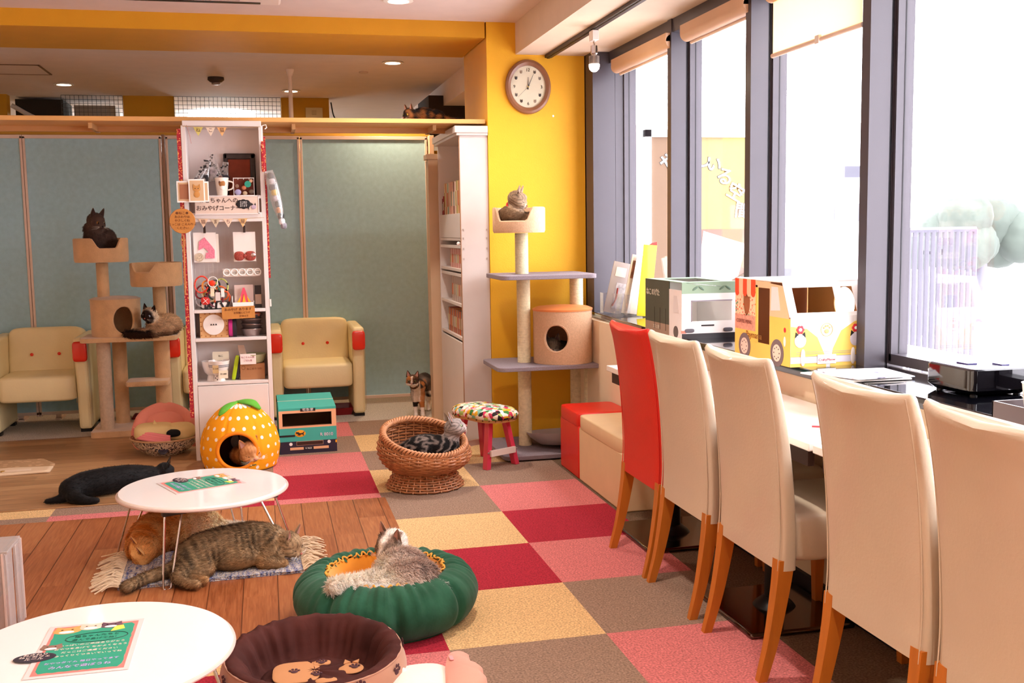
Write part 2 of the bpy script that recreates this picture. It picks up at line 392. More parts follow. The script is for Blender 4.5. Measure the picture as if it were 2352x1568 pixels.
# wire meshes in the rear openings
def mesh_grid(x0, x1, z0, z1, y, lab):
    g = []; k = int((x1-x0)/.035)
    for i in range(k+1): g.append(cbox((x0+(x1-x0)*i/k, y, (z0+z1)/2), (.0035, .0035, z1-z0)))
    for j in range(int((z1-z0)/.035)+1): g.append(cbox(((x0+x1)/2, y, z0+.035*j), (x1-x0, .0035, .0035)))
    tag(build('wire_mesh_panel', join(*g), M('grey_wire', '#4c4a48', .5), smooth=0), lab, 'wire mesh')
mesh_grid(-1.62, -1.13, 2.0, 2.455, 9.66, 'wire mesh panel left of the middle ochre pillar in the rear wall')
mesh_grid(-.71, -.2, 2.0, 2.455, 9.66, 'wire mesh panel in front of the big round lamp, left half')
mesh_grid(-.2, .19, 2.0, 2.455, 9.66, 'wire mesh panel in front of the big round lamp, right half')
tag(build('cabinet', join(box(-1.56, -1.22, 9.9, 10.2, 0, 2.4)), M('grey_box', '#a79c94', .7)), 'pale grey cabinet seen behind the left wire mesh', 'cabinet')
tag(build('wall_pipe', tube(bezier([(-2.0, 9.62, 2.36), (-1.8, 9.6, 2.25), (-1.55, 9.6, 2.2), (-1.4, 9.6, 2.2)], 8), .02, 10), M('pipe_white', '#c8c0ba', .5)), 'white duct hose curving along the rear wall at the far left', 'pipe')
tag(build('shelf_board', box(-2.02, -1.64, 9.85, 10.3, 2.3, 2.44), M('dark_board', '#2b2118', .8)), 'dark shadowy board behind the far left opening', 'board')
t = thing('wall_switch', 'beige control plate on the ochre pillar in the rear wall', 'switch', (.48, 9.68, 2.33))
build('plate', box(-.075, .075, -.012, 0, -.045, .045), M('switch_plate', '#d9c394', .5), t, bev=.003)
build('rocker', box(-.02, .02, -.018, -.012, -.02, .02), M('switch_rocker', '#cbb386', .5), t, bev=.002)
tag(build('cable', tube(bezier([(.63, 9.66, 2.42), (.65, 9.64, 2.3), (.7, 9.64, 2.22), (.74, 9.64, 2.1)], 6), .006, 8), BLACK), 'black cable hanging beside the right ochre pillar', 'cable')

# track and bulb
tag(build('lighting_track', join(box(1.64, 1.682, -1.0, 6.07, 2.262, 2.28), box(1.652, 1.67, -1.0, 6.07, 2.258, 2.263)), M('track_black', '#3a2c28', .45, metal=.4), bev=.002), 'long dark lighting track on the soffit above the windows', 'lighting track')
t = thing('track_bulb', 'bare lit bulb hanging from the lighting track', 'lamp', (1.661, 5.19, 2.258))
build('adapter', box(-.017, .017, -.03, .03, -.05, 0), M('white_plastic', '#efe8e2', .4), t, bev=.003)
build('stem', tube(bezier([(0, .006, -.05), (0, .008, -.062), (0, .006, -.072)], 4), .003, 8), CHROME, t)
build('stem', tube(bezier([(0, -.006, -.05), (0, -.008, -.062), (0, -.006, -.072)], 4), .003, 8), CHROME, t)
build('socket', lathe([(.008, -.07), (.0165, -.074), (.018, -.112), (.013, -.118)], 24), CHROME, t)
fins = [xf(cbox((.018, 0, -.143), (.016, .0012, .036)), rot=(0, 0, 2*PI*i/20)) for i in range(20)]
build('heat_sink', join(lathe([(.012, -.116), (.014, -.122), (.022, -.16), (.024, -.166)], 24), *fins), M('silver_plastic', '#b3aaa4', .35, metal=.6), t)
build('bulb_dome', lathe([(.0275, -.165), (.028, -.175), (.024, -.19), (.013, -.201), (.001, -.204)], 24), M('bulb_glow', '#fff4e0', emit=1.6), t)
lamp('POINT', (1.661, 5.19, 2.02), 1.5, (1, .8, .55), .03)

# blinds
BL = M('blind_fabric', '#efe0b4', .8)
bt = bpy.data.materials.new('blind_cloth'); bt.use_nodes = True; nt = bt.node_tree; pb = nt.nodes['Principled BSDF']; pb.inputs['Base Color'].default_value = (*lin('#fff0c0'), 1); pb.inputs['Roughness'].default_value = .9
tl = nt.nodes.new('ShaderNodeBsdfTranslucent'); tl.inputs[0].default_value = (*lin('#fff3cf'), 1); mx = nt.nodes.new('ShaderNodeMixShader'); mx.inputs[0].default_value = .55
nt.links.new(pb.outputs[0], mx.inputs[1]); nt.links.new(tl.outputs[0], mx.inputs[2]); nt.links.new(mx.outputs[0], nt.nodes['Material Output'].inputs[0])
def blind(y0, y1, zb, lab, box_mat='#c9a887'):
    t = thing('roller_blind', lab, 'blind', (1.99, y0, 2.215), group='roller blinds over the windows')
    L_ = y1-y0
    build('roll', join(xf(lathe([(.034, 0), (.034, L_)], 20), rot=(-PI/2, 0, 0), loc=(0, 0, -.04)), box(-.034, .034, 0, L_, -.04, 0)), M('blind_roll', '#cfa98a', .5), t)
    build('head_rail', box(-.012, .034, .0, L_, -.004, .0), M('rail_white', '#efe6e2', .3), t)
    if zb < 2.1:
        build('cloth', box(-.002, .0, .02, L_-.02, zb-2.215, -.04), bt, t)
        build('bottom_bar', xf(lathe([(.009, .015), (.009, L_-.015)], 12), rot=(-PI/2, 0, 0), loc=(-.001, 0, zb-2.22)), M('bar_plastic', '#e0c8b4', .4), t)
        build('pull_tab', box(-.014, -.002, L_*.42, L_*.46, zb-2.235, zb-2.205), M('tab_clear', '#eadfd8', .3), t)
    else:
        build('bottom_bar', xf(lathe([(.008, 0.01), (.008, L_-.01)], 12), rot=(-PI/2, 0, 0), loc=(.02, 0, -.078)), M('bar_plastic', '#e0c8b4', .4), t)
blind(4.96, 5.8, 2.17, 'rolled-up roller blind over the farthest narrow window')
blind(4.1, 4.78, 2.17, 'rolled-up roller blind over the second window from the yellow wall')
blind(3.24, 3.92, 1.94, 'roller blind pulled partway down, glowing cream in the daylight')

# ================================================================ wooden cat walk, pole, rear rails
t = thing('cat_walk_shelf', 'long pine plank cat walk spanning the room at head height', 'shelf', (0, 6.1, 1.885))
build('plank', box(-2.55, 1.285, 0, .45, 0, .025), WOODP, t, bev=.002)
build('cleat', box(-2.5, 1.2, .3, .33, -.03, 0), M('cleat_wood', '#b98553', .6), t)
for x in (-1.9, -.9, .19, 1.0): build('bracket', box(x-.01, x+.01, .1, .4, -.03, 0), M('bracket_wood', '#c79a66', .6), t)
t = thing('tension_pole', 'slim white tension pole rising to the rear ceiling behind the plank', 'pole', (.232, 8.02, 2.0))
build('tube', cyl((0, 0, 0), (0, 0, .44), .017, .014), M('pole_white', '#ead8cc', .4), t)
build('cap', lathe([(.03, .46), (.03, .45), (.017, .41)], 20), M('pole_white', '#ead8cc', .4), t)
build('clamp', lathe([(.001, 0), (.024, 0), (.024, .03), (.018, .05)], 16), M('pole_white', '#ead8cc', .4), t)

# partition panels
t0 = None
def panel(x0, x1, lab):
    t = thing('partition_panel', lab, 'partition', ((x0+x1)/2, 7.75, 0), group='teal partition panels')
    w = (x1-x0)/2
    build('felt_board', box(-w+.015, w-.015, .0, .02, .06, 1.93), TEAL, t)
    build('frame', join(box(-w, -w+.016, -.008, .028, .03, 1.945), box(w-.016, w, -.008, .028, .03, 1.945), box(-w, w, -.008, .028, 1.93, 1.955), box(-w, w, -.008, .028, .04, .062)), ALU, t, bev=.002)
    for s in (-1, 1): build('foot', join(cbox((s*(w-.12), .08, .01), (.04, .16, .02)), cbox((s*(w-.12), .02, .035), (.03, .04, .04))), ALU, t)
panel(-2.46, -1.563, 'teal felt partition panel at the far left edge, behind the left armchair')
panel(-1.56, -.668, 'teal felt partition panel behind the beige cat tower')
panel(-.64, .272, 'teal felt partition panel behind the white display rack')
panel(.276, 1.19, 'teal felt partition panel on the right, above the calico cat')
tag(build('partition_post', box(1.2, 1.236, 7.7, 7.78, .0, 1.96), M('post_beige', '#d9b99c', .6), bev=.003), 'pale narrow post closing the right end of the teal panels', 'post')
tag(build('partition_post', box(-.664, -.644, 7.73, 7.79, .0, 1.96), M('post_brown', '#8b6a55', .6), bev=.002), 'thin brown post between the two middle teal panels', 'post')
tag(build('rear_rail', box(-2.5, 1.25, 8.0, 8.04, 1.98, 2.0), M('rail_ochre', '#d9a03a', .6)), 'ochre rail above and behind the teal partition panels', 'rail')
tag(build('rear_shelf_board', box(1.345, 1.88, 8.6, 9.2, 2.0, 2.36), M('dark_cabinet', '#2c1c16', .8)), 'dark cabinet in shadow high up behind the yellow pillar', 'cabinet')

# ================================================================ clock
CF = M('clock_frame', '#86583c', .4, var=.15, vs=4, coat=.3)
t = thing('wall_clock', 'oval-looking round wall clock with brown wooden rim on the yellow wall', 'clock', (1.537, 6.08, 2.095))
def ylathe(prof, n=48, sx=1, sz=1): return xf(lathe(prof, n, sx=sx, sy=sz), rot=(PI/2, 0, 0))
build('rim', xf(lathe([(.108, 0), (.134, 0), (.138, .012), (.134, .024), (.122, .03), (.112, .024), (.106, .02), (.106, .006)], 56, sy=1.14, caps=(False, False)), rot=(PI/2, 0, 0)), CF, t)
build('dial', xf(lathe([(.109, .0), (.109, .01)], 48, sy=1.14), rot=(PI/2, 0, 0)), M('dial_paper', '#e3dcc4', .5), t)
FACES = ['#8a5a3a', '#4a4038', '#6a6058', '#b07a4a', '#3a3838', '#9a8a78']
for i in range(12):
    a = 2*PI*i/12; x, z = .082*math.sin(a), .096*math.cos(a)
    if i % 3 == 0:
        text('numeral', str(12 if i == 0 else i), .026, INK, t, (x, -.0112, z), FRONT)
    else:
        m = M('cat_print_%d' % (i % 6), FACES[i % 6], .6)
        build('cat_picture', [(ball((x, -.0112, z), (.008, .0008, .008), 10, 6), m), (prism([(x-.008, z+.003), (x-.006, z+.013), (x-.001, z+.007)], -.0118, -.011, 'y'), m), (prism([(x+.008, z+.003), (x+.006, z+.013), (x+.001, z+.007)], -.0118, -.011, 'y'), m)], m, t)
def hand(a, l, w, y): return xf(prism([(-w, -.015), (w, -.015), (w*.4, l), (-w*.4, l)], y-.001, y, 'y'), rot=(0, a, 0))
build('hour_hand', hand(.02, .055, .003, -.013), INK, t); build('minute_hand', hand(.42, .08, .0025, -.0145), INK, t); build('second_hand', hand(3.95, .085, .0008, -.016), INK, t)
build('hub', xf(lathe([(.005, .016), (.004, .019)], 12), rot=(PI/2, 0, 0)), M('brass', '#b89a4a', .3, metal=1), t)
build('glass_cover', xf(lathe([(.108, .0215), (.108, .0225)], 48, sy=1.14), rot=(PI/2, 0, 0)), clear('clock_glass', .03), t)
# ================================================================ dining chairs along the window
WC = M('white_chair_leather', '#cab8a1', .42, var=.02, bump=.15, bs=120, coat=.25)
RC = M('red_chair_leather', '#cc2116', .4, var=.03, bump=.15, bs=120)
LEGW = M('honey_wood_leg', '#b8691f', .4, var=.12, vs=6, stretch=(6, 6, 1))
def make_chair(label, mat, loc, group):
    t = thing('dining_chair', label, 'chair', loc, 0, group)
    # local: seat towards +X, x=0 is the rear foot line
    prof = [(.03, .315), (.035, .42), (.03, .56), (.018, .7), (.0, .82), (-.018, .9)]
    P = bezier([(x, 0, z) for x, z in prof], 6); rings = []
    for i, (x, _, z) in enumerate(P):
        k = i/(len(P)-1); th = .062 - .03*k; w = .206 + .004*math.sin(k*PI)
        ring = []
        for j in range(40):
            a = 2*PI*j/40; c, s = math.cos(a), math.sin(a)
            yy = w*math.copysign(abs(c)**.22, c); xx = th/2*math.copysign(abs(s)**.5, s)
            bow = -.030*(1-(yy/w)**2)*k                       # the back is scooped at the top
            ring.append((x+xx+th/2+bow, yy, z - (.012*(1-(yy/w)**2)*k)))
        rings.append(ring)
    last = rings[-1]; cx = sum(p[0] for p in last)/40
    rings.append([((p[0]-cx)*.75+cx, p[1]*.985, p[2]+.008) for p in last]); rings.append([((p[0]-cx)*.35+cx, p[1]*.96, p[2]+.011) for p in last])
    build('backrest', loft(rings), mat, t, smooth=60)
    seam = [(P[i][0]+.004, .208, P[i][2]) for i in range(len(P))]
    for sy in (1, -1): build('piping', tube([(x-.003, sy*(y-.012), z) for x, y, z in seam], .0018, 6), mat, t)
    build('seat', rbox((.27, 0, .40), (.42, .41, .15), .3), mat, t)
    for sy in (-1, 1):
        path = [(.055, sy*.184, .345), (.045, sy*.184, .26), (.02, sy*.186, .12), (-.012, sy*.188, 0)]
        rr = []
        for (x, y, z), w in zip(bezier(path, 4), [.021]*99):
            w = .013+.01*(z/.345); rr.append([(x-w, y-w*.9, z), (x+w, y-w*.9, z), (x+w, y+w*.9, z), (x-w, y+w*.9, z)])
        build('leg', loft(rr[::-1]), LEGW, t, smooth=30)
        rr = []
        for k in range(4):
            z = .34*k/3; w = .012+.009*k/3; rr.append([(.44-w, sy*.18-w, z), (.44+w, sy*.18-w, z), (.44+w, sy*.18+w, z), (.44-w, sy*.18+w, z)])
        build('leg', loft(rr), LEGW, t, smooth=30)
    return t
chair_g = 'cream high-backed chairs along the window counter'
make_chair('red leatherette high-backed chair with honey wood legs, farthest of the window row', RC, (1.32, 3.70, 0), None)
ch = make_chair('cream high-backed chair directly beside the red chair', WC, (1.32, 3.275, 0), chair_g)
dup(ch, (1.32, 2.785, 0), label='cream high-backed chair in the middle of the window row, second from the red one')
dup(ch, (1.318, 2.135, 0), label='cream high-backed chair in front of the folded newspaper, third from the red one')
dup(ch, (1.318, 1.68, 0), label='cream high-backed chair cut off by the right edge of the photo')

# tables under the ledge
TW = M('white_table_laminate', '#f1e9e2', .25, var=.01)
def cafe_table(y0, y1, lab):
    t = thing('cafe_table', lab, 'table', (1.6, (y0+y1)/2, 0), 0, 'white pedestal tables under the window ledge')
    h = (y1-y0)/2
    build('tabletop', box(-.165, .178, -h, h, .648, .672), TW, t, bev=.003)
    build('apron', join(box(-.15, -.13, -h+.03, h-.03, .60, .648), box(.13, .15, -h+.03, h-.03, .60, .648)), M('dark_apron', '#3b241b', .6), t)
    build('column', cyl((0, 0, .02), (0, 0, .62), .032, n=20), M('black_column', '#15110f', .35, metal=.5), t)
    build('base_plate', box(-.19, .17, -.22, .2, 0, .018), M('mirror_steel', '#6d5f57', .12, metal=1), t, bev=.012, seg=4)
    build('base_cover', lathe([(.07, .018), (.06, .03), (.034, .05)], 24), M('black_column', '#15110f', .35, metal=.5), t)
    return t
cafe_table(3.62, 4.34, 'white pedestal table behind the red chair, stainless base plate showing')
cafe_table(2.58, 3.6, 'white pedestal table between the third chair and the ledge')
cafe_table(1.5, 2.56, 'white pedestal table nearest the camera at the right')
t = thing('pen', 'thin red pen lying on the white table below the newspaper', 'pen', (1.6, 2.75, .675))
build('barrel', cyl((-.05, .02, .003), (.03, -.03, .003), .003, n=8), M('pen_red', '#d8414c', .4), t); build('tip', cyl((.03, -.03, .003), (.038, -.035, .003), .003, .001, 8), INK, t)
t = thing('folded_umbrella', 'dark red folded umbrella leaning under the table behind the chair legs', 'umbrella', (1.62, 1.9, .02))
build('canopy', lathe([(.006, .1), (.03, .2), (.034, .4), (.02, .55)], 14), M('maroon_cloth', '#7a1414', .6), t)
build('shaft', cyl((0, 0, 0), (0, 0, .1), .005, n=8), CHROME, t)

# ottomans against the window wall
t = thing('storage_ottoman', 'red leatherette storage box bench beside the grey cat tower', 'bench', (1.512, 5.03, 0))
build('body', box(0, .285, 0, .335, .0, .27), RED, t, bev=.008)
build('lid', rbox((.1425, .168, .3), (.292, .34, .075), .18), RED, t)
t = thing('storage_ottoman', 'long cream leatherette storage bench behind the red chair', 'bench', (1.512, 4.36, 0))
build('body', box(0, .285, 0, .66, .0, .27), M('tan_leatherette', '#dcbf94', .45, bump=.1, bs=80), t, bev=.008)
build('lid', rbox((.1425, .33, .3), (.292, .668, .075), .15), M('tan_leatherette', '#dcbf94', .45, bump=.1, bs=80), t)

# ================================================================ bookcase (open side faces -X)
BKW = M('bookcase_laminate', '#cbc0ba', .4)
t = thing('bookcase', 'tall white bookcase standing against the left side of the yellow pillar', 'bookcase', (1.21, 6.09, 0))
HX = .083
build('side_panel', box(-HX, HX, 0, .02, 0, 1.83), BKW, t, bev=.001)
build('side_panel', box(-HX, HX, .78, .80, 0, 1.83), WHITE, t, bev=.001)
build('cornice', join(box(-HX-.02, HX, -.012, .812, 1.815, 1.835), box(-HX-.03, HX, -.018, .818, 1.83, 1.87)), BKW, t, bev=.003)
build('back_panel', box(HX-.006, HX, .02, .78, 0, 1.82), M('inner_laminate', '#e0cfc2', .5), t)
for z in (.62, .82, 1.0, 1.03, 1.17, 1.215, 1.36): 
    build('shelf', box(-HX+.004, HX-.006, .02, .78, z-.009, z+.009), WHITE, t, bev=.001)
build('fascia', box(-HX+.002, -HX+.014, .02, .78, 1.225, 1.355), WHITE, t)
build('door', box(-HX-.002, -HX+.012, .03, .77, .06, .60), WHITE, t, bev=.002)
build('door_edge', box(-HX-.004, -HX, .0, .012, .0, 1.82), M('edge_brown', '#a57a5a', .5), t)
build('knob', ball((-HX-.012, .03, 1.19), .012, 12, 8), M('white_knob', '#f4eeee', .3), t)
holes = [xf(cyl((0, 0, 0), (0, -.002, 0), .0025, n=8), loc=(x, .782, z)) for x in (-.055, .05) for z in [.66+.033*i for i in range(34)]]
build('peg_holes', join(*holes), M('hole_dark', '#7a5a4a', .8), t)
build('hinge', join(*[cbox((x, -.002, z), (.004, .004, .012)) for x in (-.07, .07) for z in (1.1, 1.16, 1.22, 1.27)]), M('hinge_pin', '#b3a49c', .4, metal=.6), t)
t2 = thing('bookcase', 'lower beige bookcase end standing behind the tall white bookcase', 'bookcase', (1.16, 6.93, 0))
build('side_panel', box(-.09, .1, 0, .02, 0, 1.74), M('beige_laminate', '#d2b596', .5), t2, bev=.002)
build('body', box(-.088, .1, .02, .12, 0, 1.73), M('beige_laminate', '#d2b596', .5), t2)
build('cornice', box(-.1, .105, -.01, .13, 1.735, 1.77), M('beige_laminate', '#d2b596', .5), t2, bev=.003)
# books: spines face -X, row runs along Y
BC = ['#c9a08a', '#e3c6b0', '#b6a23a', '#d98d4e', '#8f9a7a', '#e9dcc8', '#c85a48', '#d8b49a', '#a8b4a4', '#e0d3c0']
def spine(c): return M('book_cover_' + c[1:], c, .6)
bid = [0]
def book(y, w, z, h, d, c, lab, grp):
    t = thing('book', lab, 'book', (1.127+.02, y, z), 0, grp)
    build('cover', [(box(0, .002, 0, w, 0, h), None), (box(0, d, 0, .0015, 0, h), None), (box(0, d, w-.0015, w, 0, h), None)], spine(c), t)
    build('pages', box(.002, d-.003, .0015, w-.0015, .003, h-.003), WPAPER, t)
    build('title_strip', box(-.0006, 0, w*.2, w*.8, h*.25, h*.7), spine(BC[(bid[0]*3+4) % 10]), t); bid[0] += 1
ORD = 'first second third fourth fifth sixth seventh eighth ninth tenth eleventh twelfth thirteenth fourteenth fifteenth sixteenth seventeenth eighteenth nineteenth twentieth twenty-first twenty-second twenty-third twenty-fourth twenty-fifth twenty-sixth'.split()
HUE = {'#8fae9a': 'pale green', '#d3894d': 'orange', '#aaa43c': 'olive green', '#8c4a42': 'dark red', '#dcb49a': 'peach', '#d99a86': 'pink', '#d8a78e': 'dusty pink', '#e6cdb4': 'cream', '#e9d6b6': 'ivory', '#dfa59c': 'pink', '#e8c7bd': 'pale pink', '#d98f88': 'rose', '#c9b8b0': 'grey', '#d6c8c2': 'light grey', '#bfa9a0': 'brownish grey', '#d7702f': 'orange', '#8b8f94': 'blue-grey', '#c94a38': 'red', '#d9a06a': 'tan', '#9aa0a2': 'grey', '#c9603a': 'rust'}
def row(y0, y1, z, h, cols, lab, grp, wv=(.016, .03)):
    y = y0; i = 0
    while y < y1-.01:
        w = min(wv[0]+(wv[1]-wv[0])*random.random(), y1-y); hh = h*(1-.04*random.random())
        book(y, w-.0008, z, hh, .11, cols[i % len(cols)], lab % (HUE.get(cols[i % len(cols)], 'pale'), ORD[i]), grp); y += w; i += 1
row(6.12, 6.78, 1.3695, .2, ['#e6cdb4', '#8fae9a', '#e9d6b6', '#d3894d', '#e8cfa4', '#aaa43c', '#e7c9b6', '#e9d2be', '#8c4a42', '#dcb49a', '#d99a86', '#d8a78e'], 'tall %s book on the top bookcase shelf, %s from the near end', 'books on the top shelf of the bookcase', (.03, .05))
book(6.79, .04, 1.3695, .12, .1, '#a3262a', 'short dark red box file at the left end of the top book shelf', None)
book(6.835, .03, 1.3695, .105, .1, '#8e1f24', 'small dark red booklet with a green band, far left of the top book shelf', None)
row(6.14, 6.6, 1.0395, .12, ['#dfa59c', '#e8c7bd', '#d98f88'], '%s comic book on the second open bookcase shelf, %s from the near end', 'pink comics on the second open shelf', (.02, .03))
row(6.14, 6.56, .8295, .16, ['#c9b8b0', '#d6c8c2', '#bfa9a0'], '%s comic book on the third open bookcase shelf, %s from the near end', 'grey comics on the third open shelf', (.02, .03))
row(6.13, 6.72, .6295, .15, ['#d7702f', '#8b8f94', '#c94a38', '#d9a06a', '#9aa0a2', '#c9603a'], '%s comic book on the lowest open bookcase shelf, %s from the near end', 'orange comics on the lowest open shelf', (.022, .032))
# ================================================================ armchairs
def armchair(lab, loc, rz=0):
    t = thing('armchair', lab, 'armchair', loc, rz, 'cream armchairs with red arm ends')
    # front faces -Y, width .64
    rb = [(-.245, .245)]
    pts = [(.02, .215), (.02, .33), (.05, .365), (.12, .372), (.33, .37), (.40, .37)]
    build('seat', rbox((0, .25, .30), (.47, .52, .17), .22), CREAM, t)
    g = rbox((0, .47, .45), (.48, .2, .42), .25, rot=(-.14, 0, 0))
    build('backrest', g, CREAM, t)
    for sx in (-1, 1):
        build('arm', [(loft([[(sx*.235, y, z), (sx*.315, y, z), (sx*.315, y2, z), (sx*.235, y2, z)] for y, y2, z in ((.06, .55, .02), (.03, .56, .3), (-.005, .57, .6), (.0, .565, .625))]), None)], CREAM, t, bev=.02, seg=3, smooth=60)
        build('arm_cap', rbox((sx*.275, -.004, .535), (.088, .045, .13), .35), M('red_gloss', '#e02a12', .25, coat=.4), t)
        build('back_button', ball((sx*.085, .358, .49), (.011, .006, .011), 12, 8), M('red_gloss', '#e02a12', .25, coat=.4), t)
        build('foot', join(box(sx*.275-.035, sx*.275+.035, .08, .14, 0, .02), box(sx*.275-.035, sx*.275+.035, .46, .52, 0, .02)), BLACK, t)
        build('arm_seam', join(tube([(sx*.316, .02, .05), (sx*.316, -.005, .58)], .0015, 6), tube([(sx*.234, .035, .2), (sx*.234, -.0, .58)], .0015, 6)), M('seam_cream', '#b8a070', .6), t)
    return t
armchair('cream armchair with red arm ends, to the right of the display rack', (.325, 7.17, 0))
armchair('cream armchair with red arm ends, half hidden behind the display rack and cat tower', (-.33, 7.17, 0))
armchair('cream armchair with red arm ends at the left edge', (-1.45, 7.14, 0))
tag(build('litter_tray', [(loft([[(x*s, y*s, z) for x, y in ell(0, 0, .13, .17, 4, PI/4, 2*PI+PI/4)] for z, s in ((0, .85), (.05, 1.0), (.052, .93), (.006, .8))]), None)], M('crimson_plastic', '#7c0e16', .35), loc=(.47, 7.42, .0), smooth=30), 'dark red tray in shadow under the right armchair', 'tray')
tag(build('litter_tray', [(loft([[(x*s, y*s, z) for x, y in ell(0, 0, .16, .14, 4, PI/4, 2*PI+PI/4)] for z, s in ((0, .85), (.05, 1.0), (.052, .93), (.006, .8))]), None)], M('crimson_plastic', '#7c0e16', .35), loc=(-.80, 7.46, .0), smooth=30), 'dark red tray on the floor behind the beige cat tower', 'tray')

# ================================================================ beige cat tower (left)
def basket(t, name, c, r, h, notch, mat, depth, tilt=0, inner=None, th=.014):
    """round open basket wall; notch = (angle centre, half width, depth)"""
    n = 72; outer_b = []; outer_t = []; inner_t = []; inner_b = []
    for j in range(n):
        a = 2*PI*j/n; d = abs((a-notch[0]+PI) % (2*PI)-PI)
        k = min(1, max(0, (notch[1]+.16-d)/.32)); k = k*k*(3-2*k)
        zt = h - notch[2]*k; x, y = math.cos(a), math.sin(a)
        outer_b.append((r*.96*x, r*.96*y, 0)); outer_t.append((r*x, r*y, zt-.006)); inner_t.append(((r-th)*x, (r-th)*y, zt-.006)); inner_b.append(((r-th)*.97*x, (r-th)*.97*y, .02))
    mid = [((o[0]+i[0])/2, (o[1]+i[1])/2, o[2]+.006) for o, i in zip(outer_t, inner_t)]
    lowmid = [(p[0]*1.035, p[1]*1.035, .012) for p in outer_b]
    o = build(name, loft([outer_b, lowmid, outer_t, mid, inner_t, inner_b]), mat, t, loc=c, rot=(0, tilt, 0), smooth=50)
    return o
t = thing('cat_tower', 'beige plush cat tower with two basket perches, left of the display rack', 'cat tower', (-.87, 7.1, 0))
def bl(x, y): return (x+.87, y-7.1)
def post(nm, x, y, z0, z1, r, mat, x2=None):
    return build(nm, cyl((*bl(x, y), z0), (*bl(x if x2 is None else x2, y), z1), r, n=24), mat, t)
build('base', rbox((0.03, .03, .022), (.54, .42, .044), .12), BEIGE, t)
post('post', -1.015, 7.02, .03, .61, .042, M('beige_sisal', '#c4ab92', .9, var=.1, vs=50, bump=.5, bs=120))
post('post', -.95, 7.25, .03, .61, .045, BEIGE)
post('post', -.672, 7.1, .03, .61, .05, BEIGE)
build('platform', rbox((0.02, -.02, .622), (.58, .36, .032), .14), BEIGE, t)
n_ = 48
def drum(parent, c, r, h, hole_a, hr, hz, mat, lid_mat, dark, hxr=1.0, edge=None):
    """hollow drum with a round hole cut in its wall"""
    N_ = 96; K = 40; v = []; f = []
    for rr in (r, r-.014):
        for k in range(K+1):
            for j in range(N_):
                a = 2*PI*j/N_; z = h*k/K; v.append([rr*math.cos(a), rr*math.sin(a), z])
    def inhole(j, k):
        a = 2*PI*(j+.5)/N_; z = h*(k+.5)/K; da = ((a-hole_a+PI) % (2*PI)-PI)*r
        return (da/(hr*hxr))**2+((z-hz)/hr)**2 < 1
    S = (K+1)*N_; cells = {}
    for k in range(K):
        for j in range(N_):
            if not inhole(j, k):
                j2 = (j+1) % N_
                f.append((k*N_+j, k*N_+j2, (k+1)*N_+j2, (k+1)*N_+j)); f.append((S+k*N_+j, S+(k+1)*N_+j, S+(k+1)*N_+j2, S+k*N_+j2))
    # snap the vertices near the hole outline onto the ellipse for a smooth edge
    cnt = {}
    for q in f:
        for i in q: cnt[i] = cnt.get(i, 0)+1
    for i in range(len(v)):
        ii = i % S; k, j = divmod(ii, N_)
        if 0 < k < K and cnt.get(i, 4) < 4 and cnt.get(i, 0) > 0:
            a = 2*PI*j/N_; da = ((a-hole_a+PI) % (2*PI)-PI)*r; z = v[i][2]-hz
            l = math.sqrt((da/(hr*hxr))**2+(z/hr)**2)
            da /= l; z /= l; a = hole_a+da/r; rr = r if i < S else r-.014
            v[i] = [rr*math.cos(a), rr*math.sin(a), hz+z]
    ob = build('house_wall', (v, f), mat, parent, loc=c, smooth=60)
    ring = [((r-.007)*math.cos(hole_a+hr*hxr*math.cos(b)/r), (r-.007)*math.sin(hole_a+hr*hxr*math.cos(b)/r), hz+hr*math.sin(b)) for b in [2*PI*i/40 for i in range(40)]]
    build('hole_trim', tube(ring, .0085, 8, closed=True), edge or mat, parent, loc=c)
    build('house_lid', lathe([(.001, h-.004), (r+.003, h-.004), (r+.004, h+.006), (r-.02, h+.016), (r*.5, h+.022), (.001, h+.024)], 48), lid_mat, parent, loc=c)
    build('house_floor', lathe([(.001, 0), (r-.002, 0), (r-.002, .008), (.001, .008)], 48), dark, parent, loc=c)
DKIN = M('dark_lining', '#2a1a12', .95)
drum(t, (*bl(-.935, 7.06), .638), .15, .228, -PI/2+.46, .092, .105, BEIGE, BEIGE, DKIN, .8)
post('post', -1.0, 7.05, .86, 1.1, .037, BEIGE)
post('post', -.67, 7.1, .63, .94, .04, BEIGE)
b = basket(t, 'perch_basket', (*bl(-1.0, 7.05), 1.105), .163, .15, (-PI/2+.38, .45, .062), BEIGE, 0)
build('basket_floor', lathe([(.001, .0), (.15, .0), (.15, .02), (.001, .02)], 40), BEIGE, t, loc=(*bl(-1.0, 7.05), 1.105))
b = basket(t, 'perch_basket', (*bl(-.68, 7.08), .945), .16, .15, (-PI/2-.5, .45, .055), BEIGE, 0)
build('basket_floor', lathe([(.001, .0), (.15, .0), (.15, .02), (.001, .02)], 40), BEIGE, t, loc=(*bl(-.68, 7.08), .945))
build('step', rbox((*bl(-.755, 7.03), .335), (.26, .22, .034), .2, nu=40), BEIGE, t)

